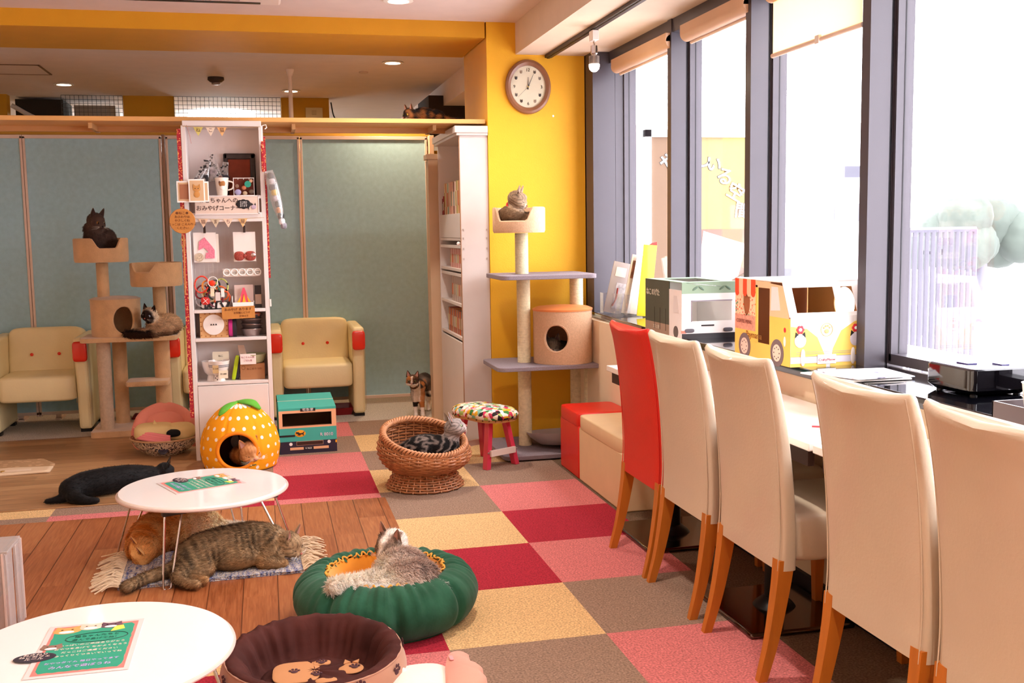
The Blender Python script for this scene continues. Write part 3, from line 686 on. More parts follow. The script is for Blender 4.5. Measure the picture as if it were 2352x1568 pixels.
# ================================================================ grey / tan cat tower (right)
t = thing('cat_tower', 'cat tower with grey carpeted shelves and sisal posts by the yellow pillar', 'cat tower', (1.42, 5.78, 0))
def ro(x, y): return (x-1.42, y-5.78)
def rshelf(nm, x0, x1, y0, y1, z, r=.05):
    pts = []
    for cx, cy, a0 in ((x1-r, y1-r, 0), (x0+r, y1-r, PI/2), (x0+r, y0+r, PI), (x1-r, y0+r, 1.5*PI)):
        pts += [(cx+r*math.cos(a0+PI/2*i/6), cy+r*math.sin(a0+PI/2*i/6)) for i in range(7)]
    pts = [ro(*p) for p in pts]
    build(nm, prism(pts, z-.012, z+.012), GREYC, t, bev=.003)
rshelf('base', 1.235, 1.79, 5.5, 6.05, .02)
rshelf('shelf', 1.225, 1.86, 5.58, 6.04, .5)
rshelf('shelf', 1.25, 1.80, 5.57, 6.03, 1.005)
def sisal(x, y, z0, z1, r):
    P = []; k = int((z1-z0)/.0075); prof = []
    for i in range(k+1):
        z = z0+(z1-z0)*i/k; prof += [(r*.96, z), (r, z+.003)]
    build('sisal_post', lathe(prof, 28), SISAL, t, loc=(*ro(x, y), 0))
sisal(1.425, 5.8, .03, .488, .039); sisal(1.425, 5.8, .512, .993, .039); sisal(1.418, 5.8, 1.017, 1.245, .038)
sisal(1.775, 5.92, .512, .993, .04); sisal(1.79, 5.97, .03, .488, .042); sisal(1.83, 5.82, .03, .488, .042)
drum(t, (*ro(1.64, 5.75), .513), .168, .3, -PI/2-.5, .079, .148, LINEN, M('orange_leather_lid', '#dd8448', .5), DKIN, .95)
basket(t, 'perch_basket', (*ro(1.395, 5.76), 1.25), .148, .142, (-PI/2-.5, .68, .075), LINEN, 0)
build('basket_floor', lathe([(.001, .0), (.14, .0), (.14, .02), (.001, .02)], 40), LINEN, t, loc=(*ro(1.395, 5.76), 1.25))
t = thing('scratcher_dish', 'grey round dish-shaped cat scratcher leaning behind the red ottoman', 'cat toy', (1.63, 5.70, .075))
build('dish', xf(lathe([(.001, .0), (.14, .005), (.2, .05), (.215, .075), (.2, .07), (.13, .022), (.001, .015)], 48), rot=(-.12, 0, 0), loc=(0, 0, -.03)), M('grey_dish', '#aba09c', .5), t)

# ================================================================ patchwork stool
n = NT('patchwork_fabric', .85, spec=.2)
vo = n.N.new('ShaderNodeTexVoronoi'); vo.inputs['Scale'].default_value = 48; n.L.new(n.co, vo.inputs['Vector'])
sx = n.N.new('ShaderNodeSeparateColor'); n.L.new(vo.outputs['Color'], sx.inputs[0])
PC = ['#e9dcc6', '#c8325a', '#e8ddcf', '#3f7a3a', '#d9a52a', '#7fb3a2', '#2b2424', '#e8b0ac', '#a6c46a', '#efe6dc', '#b8344c', '#d8c9a8']
PATCH = n.out(n.ramp(sx.outputs[0], [(i/12, lin(c)) for i, c in enumerate(PC)], 'CONSTANT'), n.noise(200), .3)
t = thing('footstool', 'low footstool with colourful flower-patchwork padded top and red legs', 'stool', (1.135, 5.545, 0), rz=-1.1)
SR = M('red_paint', '#cf3a52', .35, coat=.2)
def bean(s, k=1): return [(x*s*.205*k, y*s*.128) for x, y in [(math.copysign(abs(math.cos(a))**.75, math.cos(a)), math.copysign(abs(math.sin(a))**.8, math.sin(a))*(1-.10*math.exp(-(math.cos(a)/.35)**2))) for a in [2*PI*i/48 for i in range(48)]]]
build('cushion', loft([[(x, y, z) for x, y in bean(s)] for z, s in ((.262, .94), (.268, 1.0), (.285, 1.04), (.3, 1.0), (.312, .88), (.32, .65), (.323, .3))]), PATCH, t, smooth=80)
build('seat_board', prism(bean(.96), .25, .264), M('tan_board', '#b5804a', .5), t)
st = bean(1.0)
build('studs', join(*[ball((x*1.0, y*1.0, .262), .0045, 8, 5) for x, y in st[::2]]), M('brass_stud', '#7a5530', .35, metal=.8), t)
for sx_ in (-1, 1):
    for sy_ in (-1, 1):
        lg = []
        for k in range(2):
            z = .255*(1-k); ox = sx_*(.105+.03*k); oy = sy_*(.055+.045*k)
            lg.append([(ox-.019, oy-.014, z), (ox+.019, oy-.014, z), (ox+.019, oy+.014, z), (ox-.019, oy+.014, z)])
        L_ = build('leg', loft(lg), SR, t, bev=.002)
        build('screw', ball((sx_*.15, sy_*.098, .09), .005, 8, 6), STEEL, L_)
for sx_ in (-1, 1): build('stretcher', cbox((sx_*.15, 0, .085), (.016, .17, .032)), M('white_bar', '#e3d3c8', .4), t)

# ================================================================ wicker basket
WK = M('wicker', '#a5693f', .5, var=.25, vs=30, bump=.2)
WK2 = M('wicker_light', '#bd8258', .5, var=.2, vs=30)
t = thing('wicker_basket', 'round brown wicker pet basket on a flared foot', 'pet basket', (.738, 5.125, 0))
def woven(prof, tilt, nm, inside=False):
    """real weave: horizontal strands going in and out of vertical stakes"""
    strands = []; nst = 34
    zz = [p[1] for p in prof]
    L = [0]
    for a, b_ in zip(prof, prof[1:]): L.append(L[-1]+math.hypot(b_[0]-a[0], b_[1]-a[1]))
    rowsN = int(L[-1]/.0112)
    def atl(s):
        for i in range(len(L)-1):
            if s <= L[i+1]+1e-9:
                k = (s-L[i])/(L[i+1]-L[i]+1e-9); return prof[i][0]+(prof[i+1][0]-prof[i][0])*k, prof[i][1]+(prof[i+1][1]-prof[i][1])*k
        return prof[-1]
    for r in range(rowsN):
        rad, z = atl(L[-1]*(r+.5)/rowsN); path = []; nn = nst*2
        for j in range(nn):
            a = 2*PI*j/nn; off = .0052*math.cos(PI*(j/2*1.0)+PI*(r % 2)) if True else 0
            path.append(((rad+off)*math.cos(a), (rad+off)*math.sin(a), z+tilt(a, z)))
        strands.append(tube(path, 0.0056, 5, closed=True))
    build(nm, join(*strands), WK, t, smooth=60)
    st = []
    for j in range(nst):
        a = 2*PI*j/nst
        st.append(tube([(atl(L[-1]*i/14)[0]*math.cos(a), atl(L[-1]*i/14)[0]*math.sin(a), atl(L[-1]*i/14)[1]+tilt(a, atl(L[-1]*i/14)[1])) for i in range(15)], .0038, 5))
    build(nm.replace('weave', 'stakes'), join(*st), WK2, t, smooth=60)
tl_ = lambda a, z: max(0, (z-.09)/.155)*(.056*math.sin(a)-.024*math.cos(a))
bp_ = [(.152, .088), (.182, .104), (.214, .136), (.230, .172), (.227, .205), (.210, .232), (.196, .242)]
woven([(.192, .004), (.186, .018), (.166, .05), (.154, .074), (.152, .092)], lambda a, z: 0, 'foot_weave')
woven(bp_, tl_, 'bowl_weave')
build('bowl_floor', lathe([(.001, .094), (.16, .096), (.16, .104), (.001, .104)], 32), WK, t)
build('weave_gap_shade', lathe([(r, z) for r, z in bp_[:6]], 44, caps=(False, False), fn=lambda a, r, z: (r, z+tl_(a, z))), M('wicker_gap_dark', '#4f2b14', .7), t)  # dark sheet set into the weave, painting shade into its gaps
rim = []
for q in range(3):
    path = []
    for j in range(150):
        a = 2*PI*j/150; ph = a*24+q*2*PI/3
        rad = .203+.012*math.cos(ph); z = .247+.012*math.sin(ph); path.append((rad*math.cos(a), rad*math.sin(a), z+tl_(a, .245)))
    rim.append(tube(path, .0065, 6, closed=True))
build('braided_rim', join(*rim), WK2, t, smooth=60)
# ================================================================ white display rack with its goods
RX = -.2; RY = 6.05
t = thing('display_rack', 'tall narrow white display rack in front of the teal panels', 'display rack', (RX, RY, 0))
h = .205
for s in (-1, 1): build('side_panel', box(s*h-.012, s*h+.012, 0, .2, 0, 1.86), WHITE, t, bev=.002)
build('top_board', box(-h-.004, h+.004, -.004, .2, 1.855, 1.885), WHITE, t, bev=.003)
build('back_panel', box(-h, h, .19, .2, .05, 1.86), M('rack_back', '#e6dad6', .6), t)
for z in (.437, .683, .842, 1.47): build('shelf', box(-h+.012, h-.012, 0, .19, z-.009, z+.009), WHITE, t, bev=.002)
build('fascia', box(-h+.012, h-.012, -.004, .006, 1.335, 1.385), WHITE, t, bev=.002)
build('door', box(-h+.013, h-.013, -.002, .012, .04, .425), WHITE, t, bev=.003)
build('plinth', box(-h, h, .01, .19, 0, .04), WHITE, t)
build('hook', tube([(h+.012, .02, 1.862), (h+.03, .015, 1.866), (h+.034, .01, 1.85), (h+.024, .008, 1.842)], .003, 6), M('white_plastic', '#efe8e2', .4), t)
build('latch', box(h+.012, h+.022, -.002, .01, .86, .9), M('white_plastic', '#efe8e2', .4), t)
n = NT('red_chiyogami', .6)
nz = n.noise(95, 2); PAPER = n.out(n.ramp(nz, [(0, lin('#a01828')), (.52, lin('#b41f30')), (.58, lin('#e9b84a')), (.63, lin('#d9728a')), (.7, lin('#8c1020'))], 'CONSTANT'))
for s in (-1, 1):
    build('side_paper', box(-h-.034, -h-.013, .0, .012, .25, 1.84) if s < 0 else box(h+.013, h+.024, .0, .012, 1.02, 1.8), PAPER, t)
build('ribbon', tube([(-h+.02, -.006, 1.86), (-h+.035, -.01, 1.80), (-h+.04, -.01, 1.76)], .0012, 5), M('pink_thread', '#c98a80', .6), t)
# wire grid inside the middle bay
g = [cbox((-h+.02+.024*i, .17, 1.09), (.002, .002, .46)) for i in range(17)] + [cbox((0, .17, .87+.042*i), (2*h-.03, .002, .002)) for i in range(12)]
build('wire_grid', join(*g), M('white_wire', '#e6dcd6', .5), t, smooth=0)
def W_(x, z, y=-.02): return (x, RY+y, z)
# bunting
def bunting(z, xs, chars, cols, lab, sag=.006):
    t = thing('bunting', lab, 'bunting', (RX, RY-.012, z))
    build('string', tube(bezier([(-h, 0, .004), (0, 0, -.002), (h, 0, .004)], 8), .0012, 5), M('string_tan', '#b89a70', .8), t)
    for x, ch_, c in zip(xs, chars, cols):
        p = build('pennant', prism([(x-.026, 0), (x+.026, 0), (x, -.048)], -.001, .0005, 'y'), M('pennant_'+c[1:], c, .7), t)
        text('character', ch_, .026, M('pennant_ink', '#5a3f38', .7), p, (x, -.0014, -.017), FRONT)
bunting(1.848, (-.125, -.06, .0), 'ねこ猫', ['#cdbf6a', '#e0cdb8', '#e8b478'][:3], 'string of paper pennants with characters at the top of the rack')
bunting(1.352, (-.12, -.055, .012, .09), '猫まち屋', ['#e2bfa0', '#cdb89c', '#eac8b0', '#e0b27a'], 'string of small triangular pennants below the rack sign')
# sign
t = thing('shop_sign', 'white shelf sign with two lines of Japanese lettering and a black cloud', 'sign', W_(RX+.01, 1.427, -.012))
build('board', box(-.17, .17, 0, .006, -.05, .05), M('sign_card', '#d9c4b6', .6), t)
build('frame', join(box(-.172, .172, -.002, .0, .046, .052), box(-.172, .172, -.002, 0, -.052, -.046), box(.166, .172, -.002, 0, -.05, .05)), WHITE, t)
text('lettering', 'ねこちゃんへの', .03, M('sign_ink', '#4a3630', .6), t, (-.045, -.001, .024), FRONT, off=.0004)
text('lettering', 'おみやげコーナー', .03, M('sign_ink', '#4a3630', .6), t, (-.045, -.001, -.018), FRONT, off=.0004)
cl = [ball((.088+.026*math.cos(a), -.002, .004+.014*math.sin(a)), (.016, .0015, .013), 14, 8) for a in [2*PI*i/8 for i in range(8)]] + [ball((.088, -.002, .004), (.03, .0015, .018), 16, 8), prism([(.1, -.008), (.115, -.012), (.118, -.028)], -.003, -.001, 'y')]
build('cloud', join(*cl), INK, t)
for i in range(3): text('cloud_lettering', ['ネコ用の', 'おやつも', 'あります'][i], .010, WPAPER, t, (.088, -.0042, .014-.0105*i), FRONT)
build('cat_mark', [(ball((.142, -.002, -.012), (.014, .0012, .012), 14, 8), M('lilac_print', '#b9a3b5', .7)), (prism([(.13, -.004), (.132, .012), (.14, .0)], -.003, -.001, 'y'), INK), (prism([(.154, -.004), (.152, .012), (.146, .0)], -.003, -.001, 'y'), INK)], None, t)

# goods: top bay
def photo(nm, x, z, w, h_, mats, lab, grp=None, y=-.03, ry=0):
    t = thing(nm, lab, 'photo card', W_(x, z, y), 0, grp); t.rotation_euler = (0, ry, 0)
    build('card', box(-w/2, w/2, 0, .003, -h_/2, h_/2), WPAPER, t)
    build('picture', box(-w/2+.007, w/2-.007, -.001, 0, -h_/2+.008, h_/2-.008), M('photo_ground', '#d6b48c', .5), t)
    return t
def catface(t, x, z, s, col, y=-.003, nose='#d98a7a'):
    m = M('fur_print_'+col[1:], col, .6)
    build('cat_picture', [(ball((x, y, z), (s, .0012, s*.85), 16, 8), m), (prism([(x-s*.95, z+s*.2), (x-s*.85, z+s*1.35), (x-s*.2, z+s*.7)], y-.0012, y+.0005, 'y'), m), (prism([(x+s*.95, z+s*.2), (x+s*.85, z+s*1.35), (x+s*.2, z+s*.7)], y-.0012, y+.0005, 'y'), m),
          (ball((x-s*.4, y-.001, z+s*.1), s*.13, 8, 5), INK), (ball((x+s*.4, y-.001, z+s*.1), s*.13, 8, 5), INK), (ball((x, y-.001, z-s*.2), (s*.12, s*.08, s*.08), 8, 5), M('nose_print', nose, .6)),
          (ball((x, y+.0004, z-s*1.5), (s*.8, .001, s*.9), 14, 8), m)], m, t)
t = photo('photo_card', -.415, 1.5, .07, .115, None, 'white-bordered photo card partly behind the kitten photo, left edge of the rack', y=-.034)
build('print', box(-.02, .028, -.0025, -.001, -.04, .04), M('photo_brown', '#a36a4a', .5), t)
t = photo('photo_card', -.345, 1.505, .085, .125, None, 'photo card of a ginger tabby kitten pinned to the rack', y=-.045)
catface(t, 0, .01, .02, '#c98f4c')
t = photo('photo_card', -.305, 1.5, .045, .11, None, 'photo card peeking out on the right of the kitten photo', y=-.03)
t = thing('mug', 'white tapered mug printed with a calico cat on the top shelf of the rack', 'mug', (-.215, RY+.04, 1.48))
build('body', [(lathe([(.026, .0), (.028, .004), (.038, .098), (.0355, .098), (.026, .01), (.001, .008)], 32), None)], M('mug_glaze', '#f0e4d8', .2, coat=.5), t)
build('handle', tube(bezier([(.036, 0, .08), (.06, 0, .07), (.056, 0, .04), (.032, 0, .03)], 6), .004, 8), M('mug_glaze', '#f0e4d8', .2, coat=.5), t)
build('cat_print', [(ball((.002, -.031, .066), (.018, .006, .02), 14, 8), M('print_brown', '#a9713a', .6)), (ball((.003, -.030, .045), (.013, .006, .018), 14, 8), M('print_white', '#f6eee4', .6)), (ball((-.01, -.0335, .072), (.006, .004, .008), 10, 6), M('print_dark', '#5d3520', .6))], None, t)
t = thing('wire_tray', 'small white wire box of buttons and trinkets on the top shelf of the rack', 'tray', (-.097, RY+.0, 1.48))
g = [tube([(-.055, 0, 0), (.055, 0, 0), (.055, 0, .095), (-.055, 0, .095)], .0018, 6, closed=True), tube([(-.055, .06, 0), (.055, .06, 0), (.055, .06, .095), (-.055, .06, .095)], .0018, 6, closed=True)] + [tube([(x, 0, z), (x, .06, z)], .0018, 6) for x in (-.055, .055) for z in (0, .095)] + [tube([(-.03+.03*i, 0, .095), (-.03+.03*i, 0, .085)], .0015, 5) for i in range(3)]
build('wire_frame', join(*g), M('white_wire', '#e6dcd6', .5), t)
build('backing', box(-.052, .052, .06, .064, .002, .09), M('maroon_card', '#6a2a16', .7), t)
for i, (x, z, r, c) in enumerate([(-.033, .018, .018, '#9c94b8'), (-.036, .052, .01, '#8a6a58'), (.0, .042, .013, '#b96a48'), (.022, .062, .018, '#2c9c84'), (.04, .02, .015, '#6a5648'), (.04, .08, .009, '#e0b896'), (.005, .012, .013, '#b59c80')]):
    tag(build('trinket', lathe([(.001, 0), (r, 0), (r, .006), (.001, .007)], 16) if i % 2 else ball((0, 0, .003), (r, r*.9, .006), 14, 8), M('trinket_'+c[1:], c, .5), loc=(-.097+x, RY+.03, 1.48+z), rot=(PI/2, 0, 0)),
        ['round lilac trinket at the lower left of the wire box', 'small brown button at the left of the wire box', 'round terracotta button in the middle of the wire box', 'green cat-shaped trinket in the wire box', 'grey-brown charm at the lower right of the wire box', 'tiny peach button at the top right of the wire box', 'tan button at the bottom centre of the wire box'][i], 'trinket')
t = thing('framed_blackboard', 'dark brown framed board standing at the back right of the top shelf', 'picture frame', (-.12, RY+.15, 1.48))
build('frame', join(box(-.085, .09, 0, .02, .205, .24), box(.06, .09, 0, .02, 0, .24), box(-.085, -.06, 0, .02, 0, .24)), M('black_frame', '#332a28', .5, var=.3, vs=40), t, bev=.008)
build('board', box(-.06, .06, .005, .012, 0, .206), M('rust_board', '#7c3218', .8, var=.1, vs=30), t)
t = thing('ornament_bowl', 'dark oval ornament bowl with a gold rim, left of the mug', 'bowl', (-.335, RY+.07, 1.505))
build('bowl', lathe([(.001, -.02), (.03, -.015), (.046, .02), (.043, .02), (.001, -.01)], 24), M('dark_lacquer', '#301512', .3), t)
build('rim', tube([(.045*math.cos(a), .045*math.sin(a), .022) for a in [2*PI*i/24 for i in range(24)]], .005, 6, closed=True), M('gold', '#b98a35', .3, metal=1), t)
# bags of treats: translucent crinkled pouches
CEL = clear('cellophane', .12, (.85, .83, .85), .16)
BAGC = ['#5b5156', '#2e2a31', '#8d7f82', '#6c4a44', '#3f3a40']
for i, (x, z, s, r) in enumerate([(-.34, 1.575, 1.0, .5), (-.305, 1.6, 1.05, .25), (-.262, 1.63, 1.15, -.05), (-.235, 1.59, 1.0, -.2), (-.2, 1.6, 1.0, .1)]):
    t = thing('treat_bag', ['printed cellophane treat bag leaning far left on the top shelf', 'printed cellophane treat bag second from the left on the top shelf', 'tallest printed cellophane treat bag in the middle of the top shelf', 'printed cellophane treat bag behind the mug', 'printed cellophane treat bag in front of the dark framed board'][i], 'bag', (x, RY+.09+.008*i, z), 0); t.rotation_euler = (0, r, 0)
    g = []
    for k in range(9):
        v = k/8; w = .026*s*(1-.45*v); d = .016*(1-v)+.001
        g.append([(w*math.cos(a)*(1+.12*math.sin(5*a+k)), d*math.sin(a), -.06*s+.13*s*v) for a in [2*PI*j/20 for j in range(20)]])
    build('pouch', loft(g), CEL, t)
    build('contents', rbox((0, 0, -.03*s), (.046, .024, .07), .6), M('treats_'+BAGC[i][1:], BAGC[i], .8, var=.5, vs=60), t)
    nn = []
    for q in range(16):
        a = random.uniform(-.022, .022); zz = random.uniform(-.05, .075)*s
        nn.append(xf(prism([(0, 0), (.009, .003), (.012, .01), (.006, .009), (.001, .013)], -.0005, .0005, 'y'), loc=(a*(1-.5*(zz+.05)/.12), -.013*(1-(zz+.06)/.14), zz), rot=(0, random.random()*6, 0)))
    build('printed_cats', join(*nn), INK, t)

# goods: wire grid bay
for s_, (x, lab, c) in enumerate([(-.32, 'white handkerchief pack with a pink pattern clipped left on the wire grid', '#e87f96'), (-.107, 'clear bag holding a brown bow tie clipped right on the wire grid', '#9c4a3c')]):
    t = thing('hanging_pack', lab, 'packet', (x+.0, RY+.02, 1.2))
    build('sheet', box(-.06, .06, .004, .008, -.085, .078), M('pack_white', '#fbf4f0', .5), t)
    build('second_sheet', box(-.05, .075, .01, .013, -.088, .07), M('pack_ivory', '#dcd0c4', .5), t) if s_ == 0 else None
    build('clip', [(box(-.004, .008, -.004, .01, .075, .115), M('clip_dark', '#3c2f2b', .4, metal=.5)), (ball((.001, -.003, .116), .006, 8, 6), CHROME)], None, t)
    build('sleeve', box(-.061, .062, .0, .002, -.086, .08), clear('poly_bag', .03), t)
    if s_ == 0:
        build('pattern', prism([(-.03, .028), (.0, .052), (.04, .0), (.052, -.02), (.05, -.065), (.0, -.065), (.005, -.035), (.02, -.03), (-.005, -.005), (-.035, -.02)], -.001, .0, 'y'), M('pink_print', '#e87f96', .7, var=.3, vs=120), t)
        build('round_patch', xf(lathe([(.001, 0), (.024, 0), (.024, .002), (.001, .002)], 24), rot=(PI/2, 0, 0), loc=(-.032, 0, -.058)), M('patch_floral', '#c7b49c', .7, var=.4, vs=120), t)
    else:
        bm_ = M('bow_brown', '#9a4034', .8, var=.5, vs=160)
        build('bow', [(ball((-.03, -.006, -.055), (.028, .008, .026), 16, 10, .8), bm_), (ball((.03, -.006, -.055), (.03, .008, .027), 16, 10, .8), bm_), (ball((0, -.01, -.055), (.009, .007, .011), 12, 8), bm_)], bm_, t)
        build('foil_corner', ball((.045, -.012, -.05), (.014, .004, .013), 10, 6), M('foil', '#cfc5cb', .2, metal=1), t)
t = thing('paper_garland', 'white paper chain of smiling round faces pinned across the wire grid', 'garland', (-.13, RY+.03, 1.055))
build('strip', box(-.1, .1, .002, .004, -.024, .02), M('tracing_paper', '#dfd3c8', .6), t)
for i in range(5):
    x = -.08+.042*i
    r_ = build('face', tube([(x+.018*math.cos(a), 0, .018*math.sin(a)) for a in [2*PI*k/24 for k in range(24)]], .003, 6, closed=True), WPAPER, t)
    build('smile', join(cbox((x, 0, .001), (.022, .0015, .002)), tube([(x+.011*math.cos(a), 0, .002+.011*math.sin(a)) for a in [-PI*.15-PI*.7*k/8 for k in range(9)]], .0009, 4)), INK, r_)
# tangle of collars: each collar its own ring
COLS = ['#d9402c', '#e08a3a', '#2f2a2c', '#c8d070', '#8a2430', '#c9b090', '#4c6a5a', '#e2672a', '#b8b0b0', '#d8b44a', '#7a3040', '#e4501c']
for i in range(12):
    cx = -.345+.115*(i % 4)/3*.9+random.uniform(-.008, .008); cz = .985-.035*(i//4)+random.uniform(-.01, .01); r = random.uniform(.028, .04)
    tilt = random.uniform(-.7, .7)
    t = thing('cat_collar', '%s cat collar in the hanging bunch, %s row, %s' % (['red', 'orange', 'black', 'lime', 'maroon', 'tan', 'green', 'bright orange', 'pale grey', 'mustard', 'plum', 'scarlet'][i], ['upper', 'middle', 'lower'][i//4], ['leftmost', 'second from left', 'third from left', 'rightmost'][i % 4]), 'collar', (cx, RY+.03+.008*(i % 5), cz), 0, 'bunch of cat collars on the wire grid'); t.rotation_euler = (0, tilt, random.uniform(-.5, .5))
    build('band', tube([(r*math.cos(a), 0, r*1.25*math.sin(a)) for a in [2*PI*k/28 for k in range(28)]], .0048, 6, closed=True), M('collar_'+COLS[i][1:], COLS[i], .5, var=.4, vs=120), t)
    build('buckle', cbox((r, -.001, 0), (.009, .009, .013)), BLACK, t)
t = thing('hoop', 'white hoop holding an orange-red ribbon among the collars', 'hoop', (-.285, RY+.0, 1.005))
build('ring', tube([(.026*math.cos(a), 0, .029*math.sin(a)) for a in [2*PI*k/28 for k in range(28)]], .0022, 6, closed=True), WPAPER, t)
build('ribbon', ball((-.004, .004, -.006), (.018, .006, .016), 12, 8), M('vermilion', '#ee3a14', .5), t)
t = thing('charm', 'red felt charm hanging below the collars', 'charm', (-.33, RY+.02, .90))
build('body', ball((0, 0, 0), (.024, .008, .022), 14, 8, .7), M('charm_red', '#cc2a22', .6), t)
build('cross_stitch', join(cyl((-.015, -.009, -.012), (.015, -.009, .012), .0012, n=6), cyl((.012, -.009, -.015), (-.01, -.009, .014), .0012, n=6)), WPAPER, t)
for i, (x, w, z, c) in enumerate([(-.262, .026, .925, '#d8cdc8'), (-.235, .018, .945, '#f2ece6'), (-.29, .02, .95, '#e8d8b8')]):
    tag(build('price_tag', box(-w/2, w/2, 0, .002, -.025, .022), M('tag_'+c[1:], c, .6), loc=(x, RY+.005, z)), ['grey price tag under the collars on the rack', 'narrow white price tag at the right of the collars', 'small cream price tag amid the collars'][i], 'price tag')
t = thing('zebra_cloth', 'black and white striped cloth band at the foot of the wire grid', 'cloth', (-.28, RY+.07, .868))
zs = []
build('cloth', rbox((0, 0, .004), (.15, .09, .035), .4), M('zebra_white', '#e9e2dc', .8), t)
build('stripes', join(*[xf(cbox((0, 0, 0), (.012, .094, .037)), loc=(-.065+.02*i, 0, .004), rot=(0, .5*math.sin(i*2.3), .3*math.cos(i))) for i in range(7)]), INK, t)
t = thing('gift_box', 'white box with a pink and yellow paper ornament, right of the collars', 'box', (-.122, RY+.02, .852))
build('card', box(-.052, .052, .05, .053, 0, .13), M('box_back', '#e0cdc4', .6), t)
build('tray', join(box(-.065, .055, -.01, -.008, .0, .035), box(-.065, -.062, -.01, .05, 0, .07), box(.052, .055, -.01, .05, 0, .04), box(-.065, .055, -.01, .05, 0, .003)), WPAPER, t)
build('ornament', [(prism([(-.005, .115), (.005, .115), (.03, .03), (-.03, .03)], .02, .03, 'y'), M('orn_pink', '#e2506a', .6)), (prism([(0, .08), (.012, .025), (-.012, .025)], .016, .021, 'y'), M('orn_yellow', '#f0b02a', .6)), (prism([(.015, .07), (.042, .028), (.024, .028)], .018, .022, 'y'), M('orn_yellow', '#f0b02a', .6)), (prism([(-.015, .07), (-.042, .028), (-.024, .028)], .018, .022, 'y'), M('orn_yellow', '#f0b02a', .6))], None, t)
t = thing('packet', 'dark-capped beige packet at the right end of the wire grid bay', 'packet', (-.046, RY+.06, .852))
build('body', box(-.016, .02, 0, .02, 0, .115), M('packet_beige', '#b79c88', .5), t, bev=.003)
build('cap', box(-.016, .02, -.001, .021, .075, .125), M('packet_dark', '#2c2424', .5), t)
build('foot_band', box(-.016, .02, -.001, .021, 0, .02), M('packet_dark', '#2c2424', .5), t)
t = thing('price_board', 'kraft card notice with small lettering fixed to the middle shelf edge', 'notice', (-.155, RY-.014, .832)); t.rotation_euler = (0, -.02, 0)
build('card', box(-.088, .09, 0, .003, -.034, .034), KRAFT, t)
KI = M('kraft_ink', '#6a3a18', .7)
text('lettering', 'おみやげ あります', .018, KI, t, (0, -.001, .018), FRONT); text('lettering', 'お気軽にどうぞ', .013, KI, t, (.02, -.001, -.002), FRONT); text('lettering', '¥100より', .012, KI, t, (.03, -.001, -.02), FRONT)
# bay 2
t = thing('square_tray', 'square wooden tray with a white round plate printed with three black cats', 'plate', (-.292, RY+.03, .692)); t.rotation_euler = (-.06, 0, 0)
build('board', box(-.075, .078, 0, .006, 0, .145), M('tray_tan', '#d2a06a', .6), t, bev=.002)
build('dish', xf(lathe([(.001, .0), (.055, .002), (.057, .008), (.02, .012), (.001, .012)], 36), rot=(PI/2, 0, 0), loc=(.0, 0, .073)), M('dish_white', '#f2ebe6', .25, coat=.4), t)
text('cat_letters', '▲▲▲', .013, INK, t, (0, -.0145, .074), FRONT)
build('paw_dots', join(*[ball((x, -.001, z), (.004, .001, .004), 8, 5) for x in (-.068, .07) for z in (.015, .04, .065, .09, .115)] + [ball((x, -.001, z), (.004, .001, .004), 8, 5) for z in (.01, .135) for x in (-.045, -.02, .01, .04)]), M('paw_brown', '#a9703c', .7), t)
t = thing('yarn_spool', 'magenta and black round yarn spool beside the stacked tins', 'spool', (-.19, RY+.06, .692))
build('band', xf(lathe([(.001, 0), (.048, 0), (.05, .01), (.048, .022), (.001, .022)], 28, sx=1.0), rot=(0, PI/2, 0), loc=(-.022, 0, .05), scale=(1, 1, 1)), M('magenta', '#c92f86', .4), t)
build('core', xf(lathe([(.001, 0), (.05, 0), (.05, .02), (.001, .02)], 28), rot=(0, PI/2, 0), loc=(.0, 0, .05)), M('black_foam', '#2f2830', .7), t)
for i in range(4):
    t = thing('stacked_bowl', ['lowest', 'second', 'third', 'topmost'][i] + ' of the stacked steel bowls on the second shelf from the bottom', 'bowl', (-.088, RY+.08, .692+.028*i))
    t.rotation_euler = (0, .06*(i % 2), 0)
    build('bowl', lathe([(.04, 0), (.042, .002), (.06, .04), (.062, .041), (.058, .04), (.04, .006), (.001, .005)], 32), M('bowl_steel', '#b8a8a6', .28, metal=.85), t)
    build('rim', tube([(.061*math.cos(a), .061*math.sin(a), .041) for a in [2*PI*k/32 for k in range(32)]], .002, 6, closed=True), M('bowl_steel', '#b8a8a6', .28, metal=.85), t)
tag(build('rust_cloth', rbox((-.085, RY+.08, .815), (.1, .1, .025), .5), M('rust_fabric', '#b9562a', .8)), 'rust-coloured cloth in the topmost steel bowl', 'cloth')
# bay 1
CERA = M('ceramic_white', '#ece2dc', .25, coat=.4)
def goblet(x, z, s, lab, stripes=False, y=.06):
    t = thing('pet_bowl', lab, 'bowl', (x, RY+y, z))
    build('bowl', lathe([(.034*s, 0), (.03*s, .012*s), (.026*s, .03*s), (.045*s, .05*s), (.055*s, .085*s), (.06*s, .115*s), (.056*s, .115*s), (.04*s, .055*s), (.001, .045*s)], 36), CERA, t)
    if stripes:
        for q, c in ((.108, '#c23a40'), (.099, '#2b3550'), (.09, '#2b3550'), (.082, '#2b3550')):
            build('stripe', lathe([(.0562*s+.0005*q*20, q*s), (.0568*s+.0005*q*20, q*s+.003)], 36, caps=(False, False)), M('stripe_'+c[1:], c, .4), t)
    return t
goblet(-.315, .446, .95, 'white footed pet bowl at the left of the lowest open bay', False, .09)
t = goblet(-.275, .446, 1.0, 'white footed pet bowl with red and navy stripes in the lowest open bay', True, .05)
build('label_card', [(box(-.032, .0, -.062, -.06, .05, .095), M('label_kraft', '#c9a878', .7)), (box(.0, .05, -.064, -.062, .02, .065), M('label_cream', '#ece0c8', .7))], None, t)
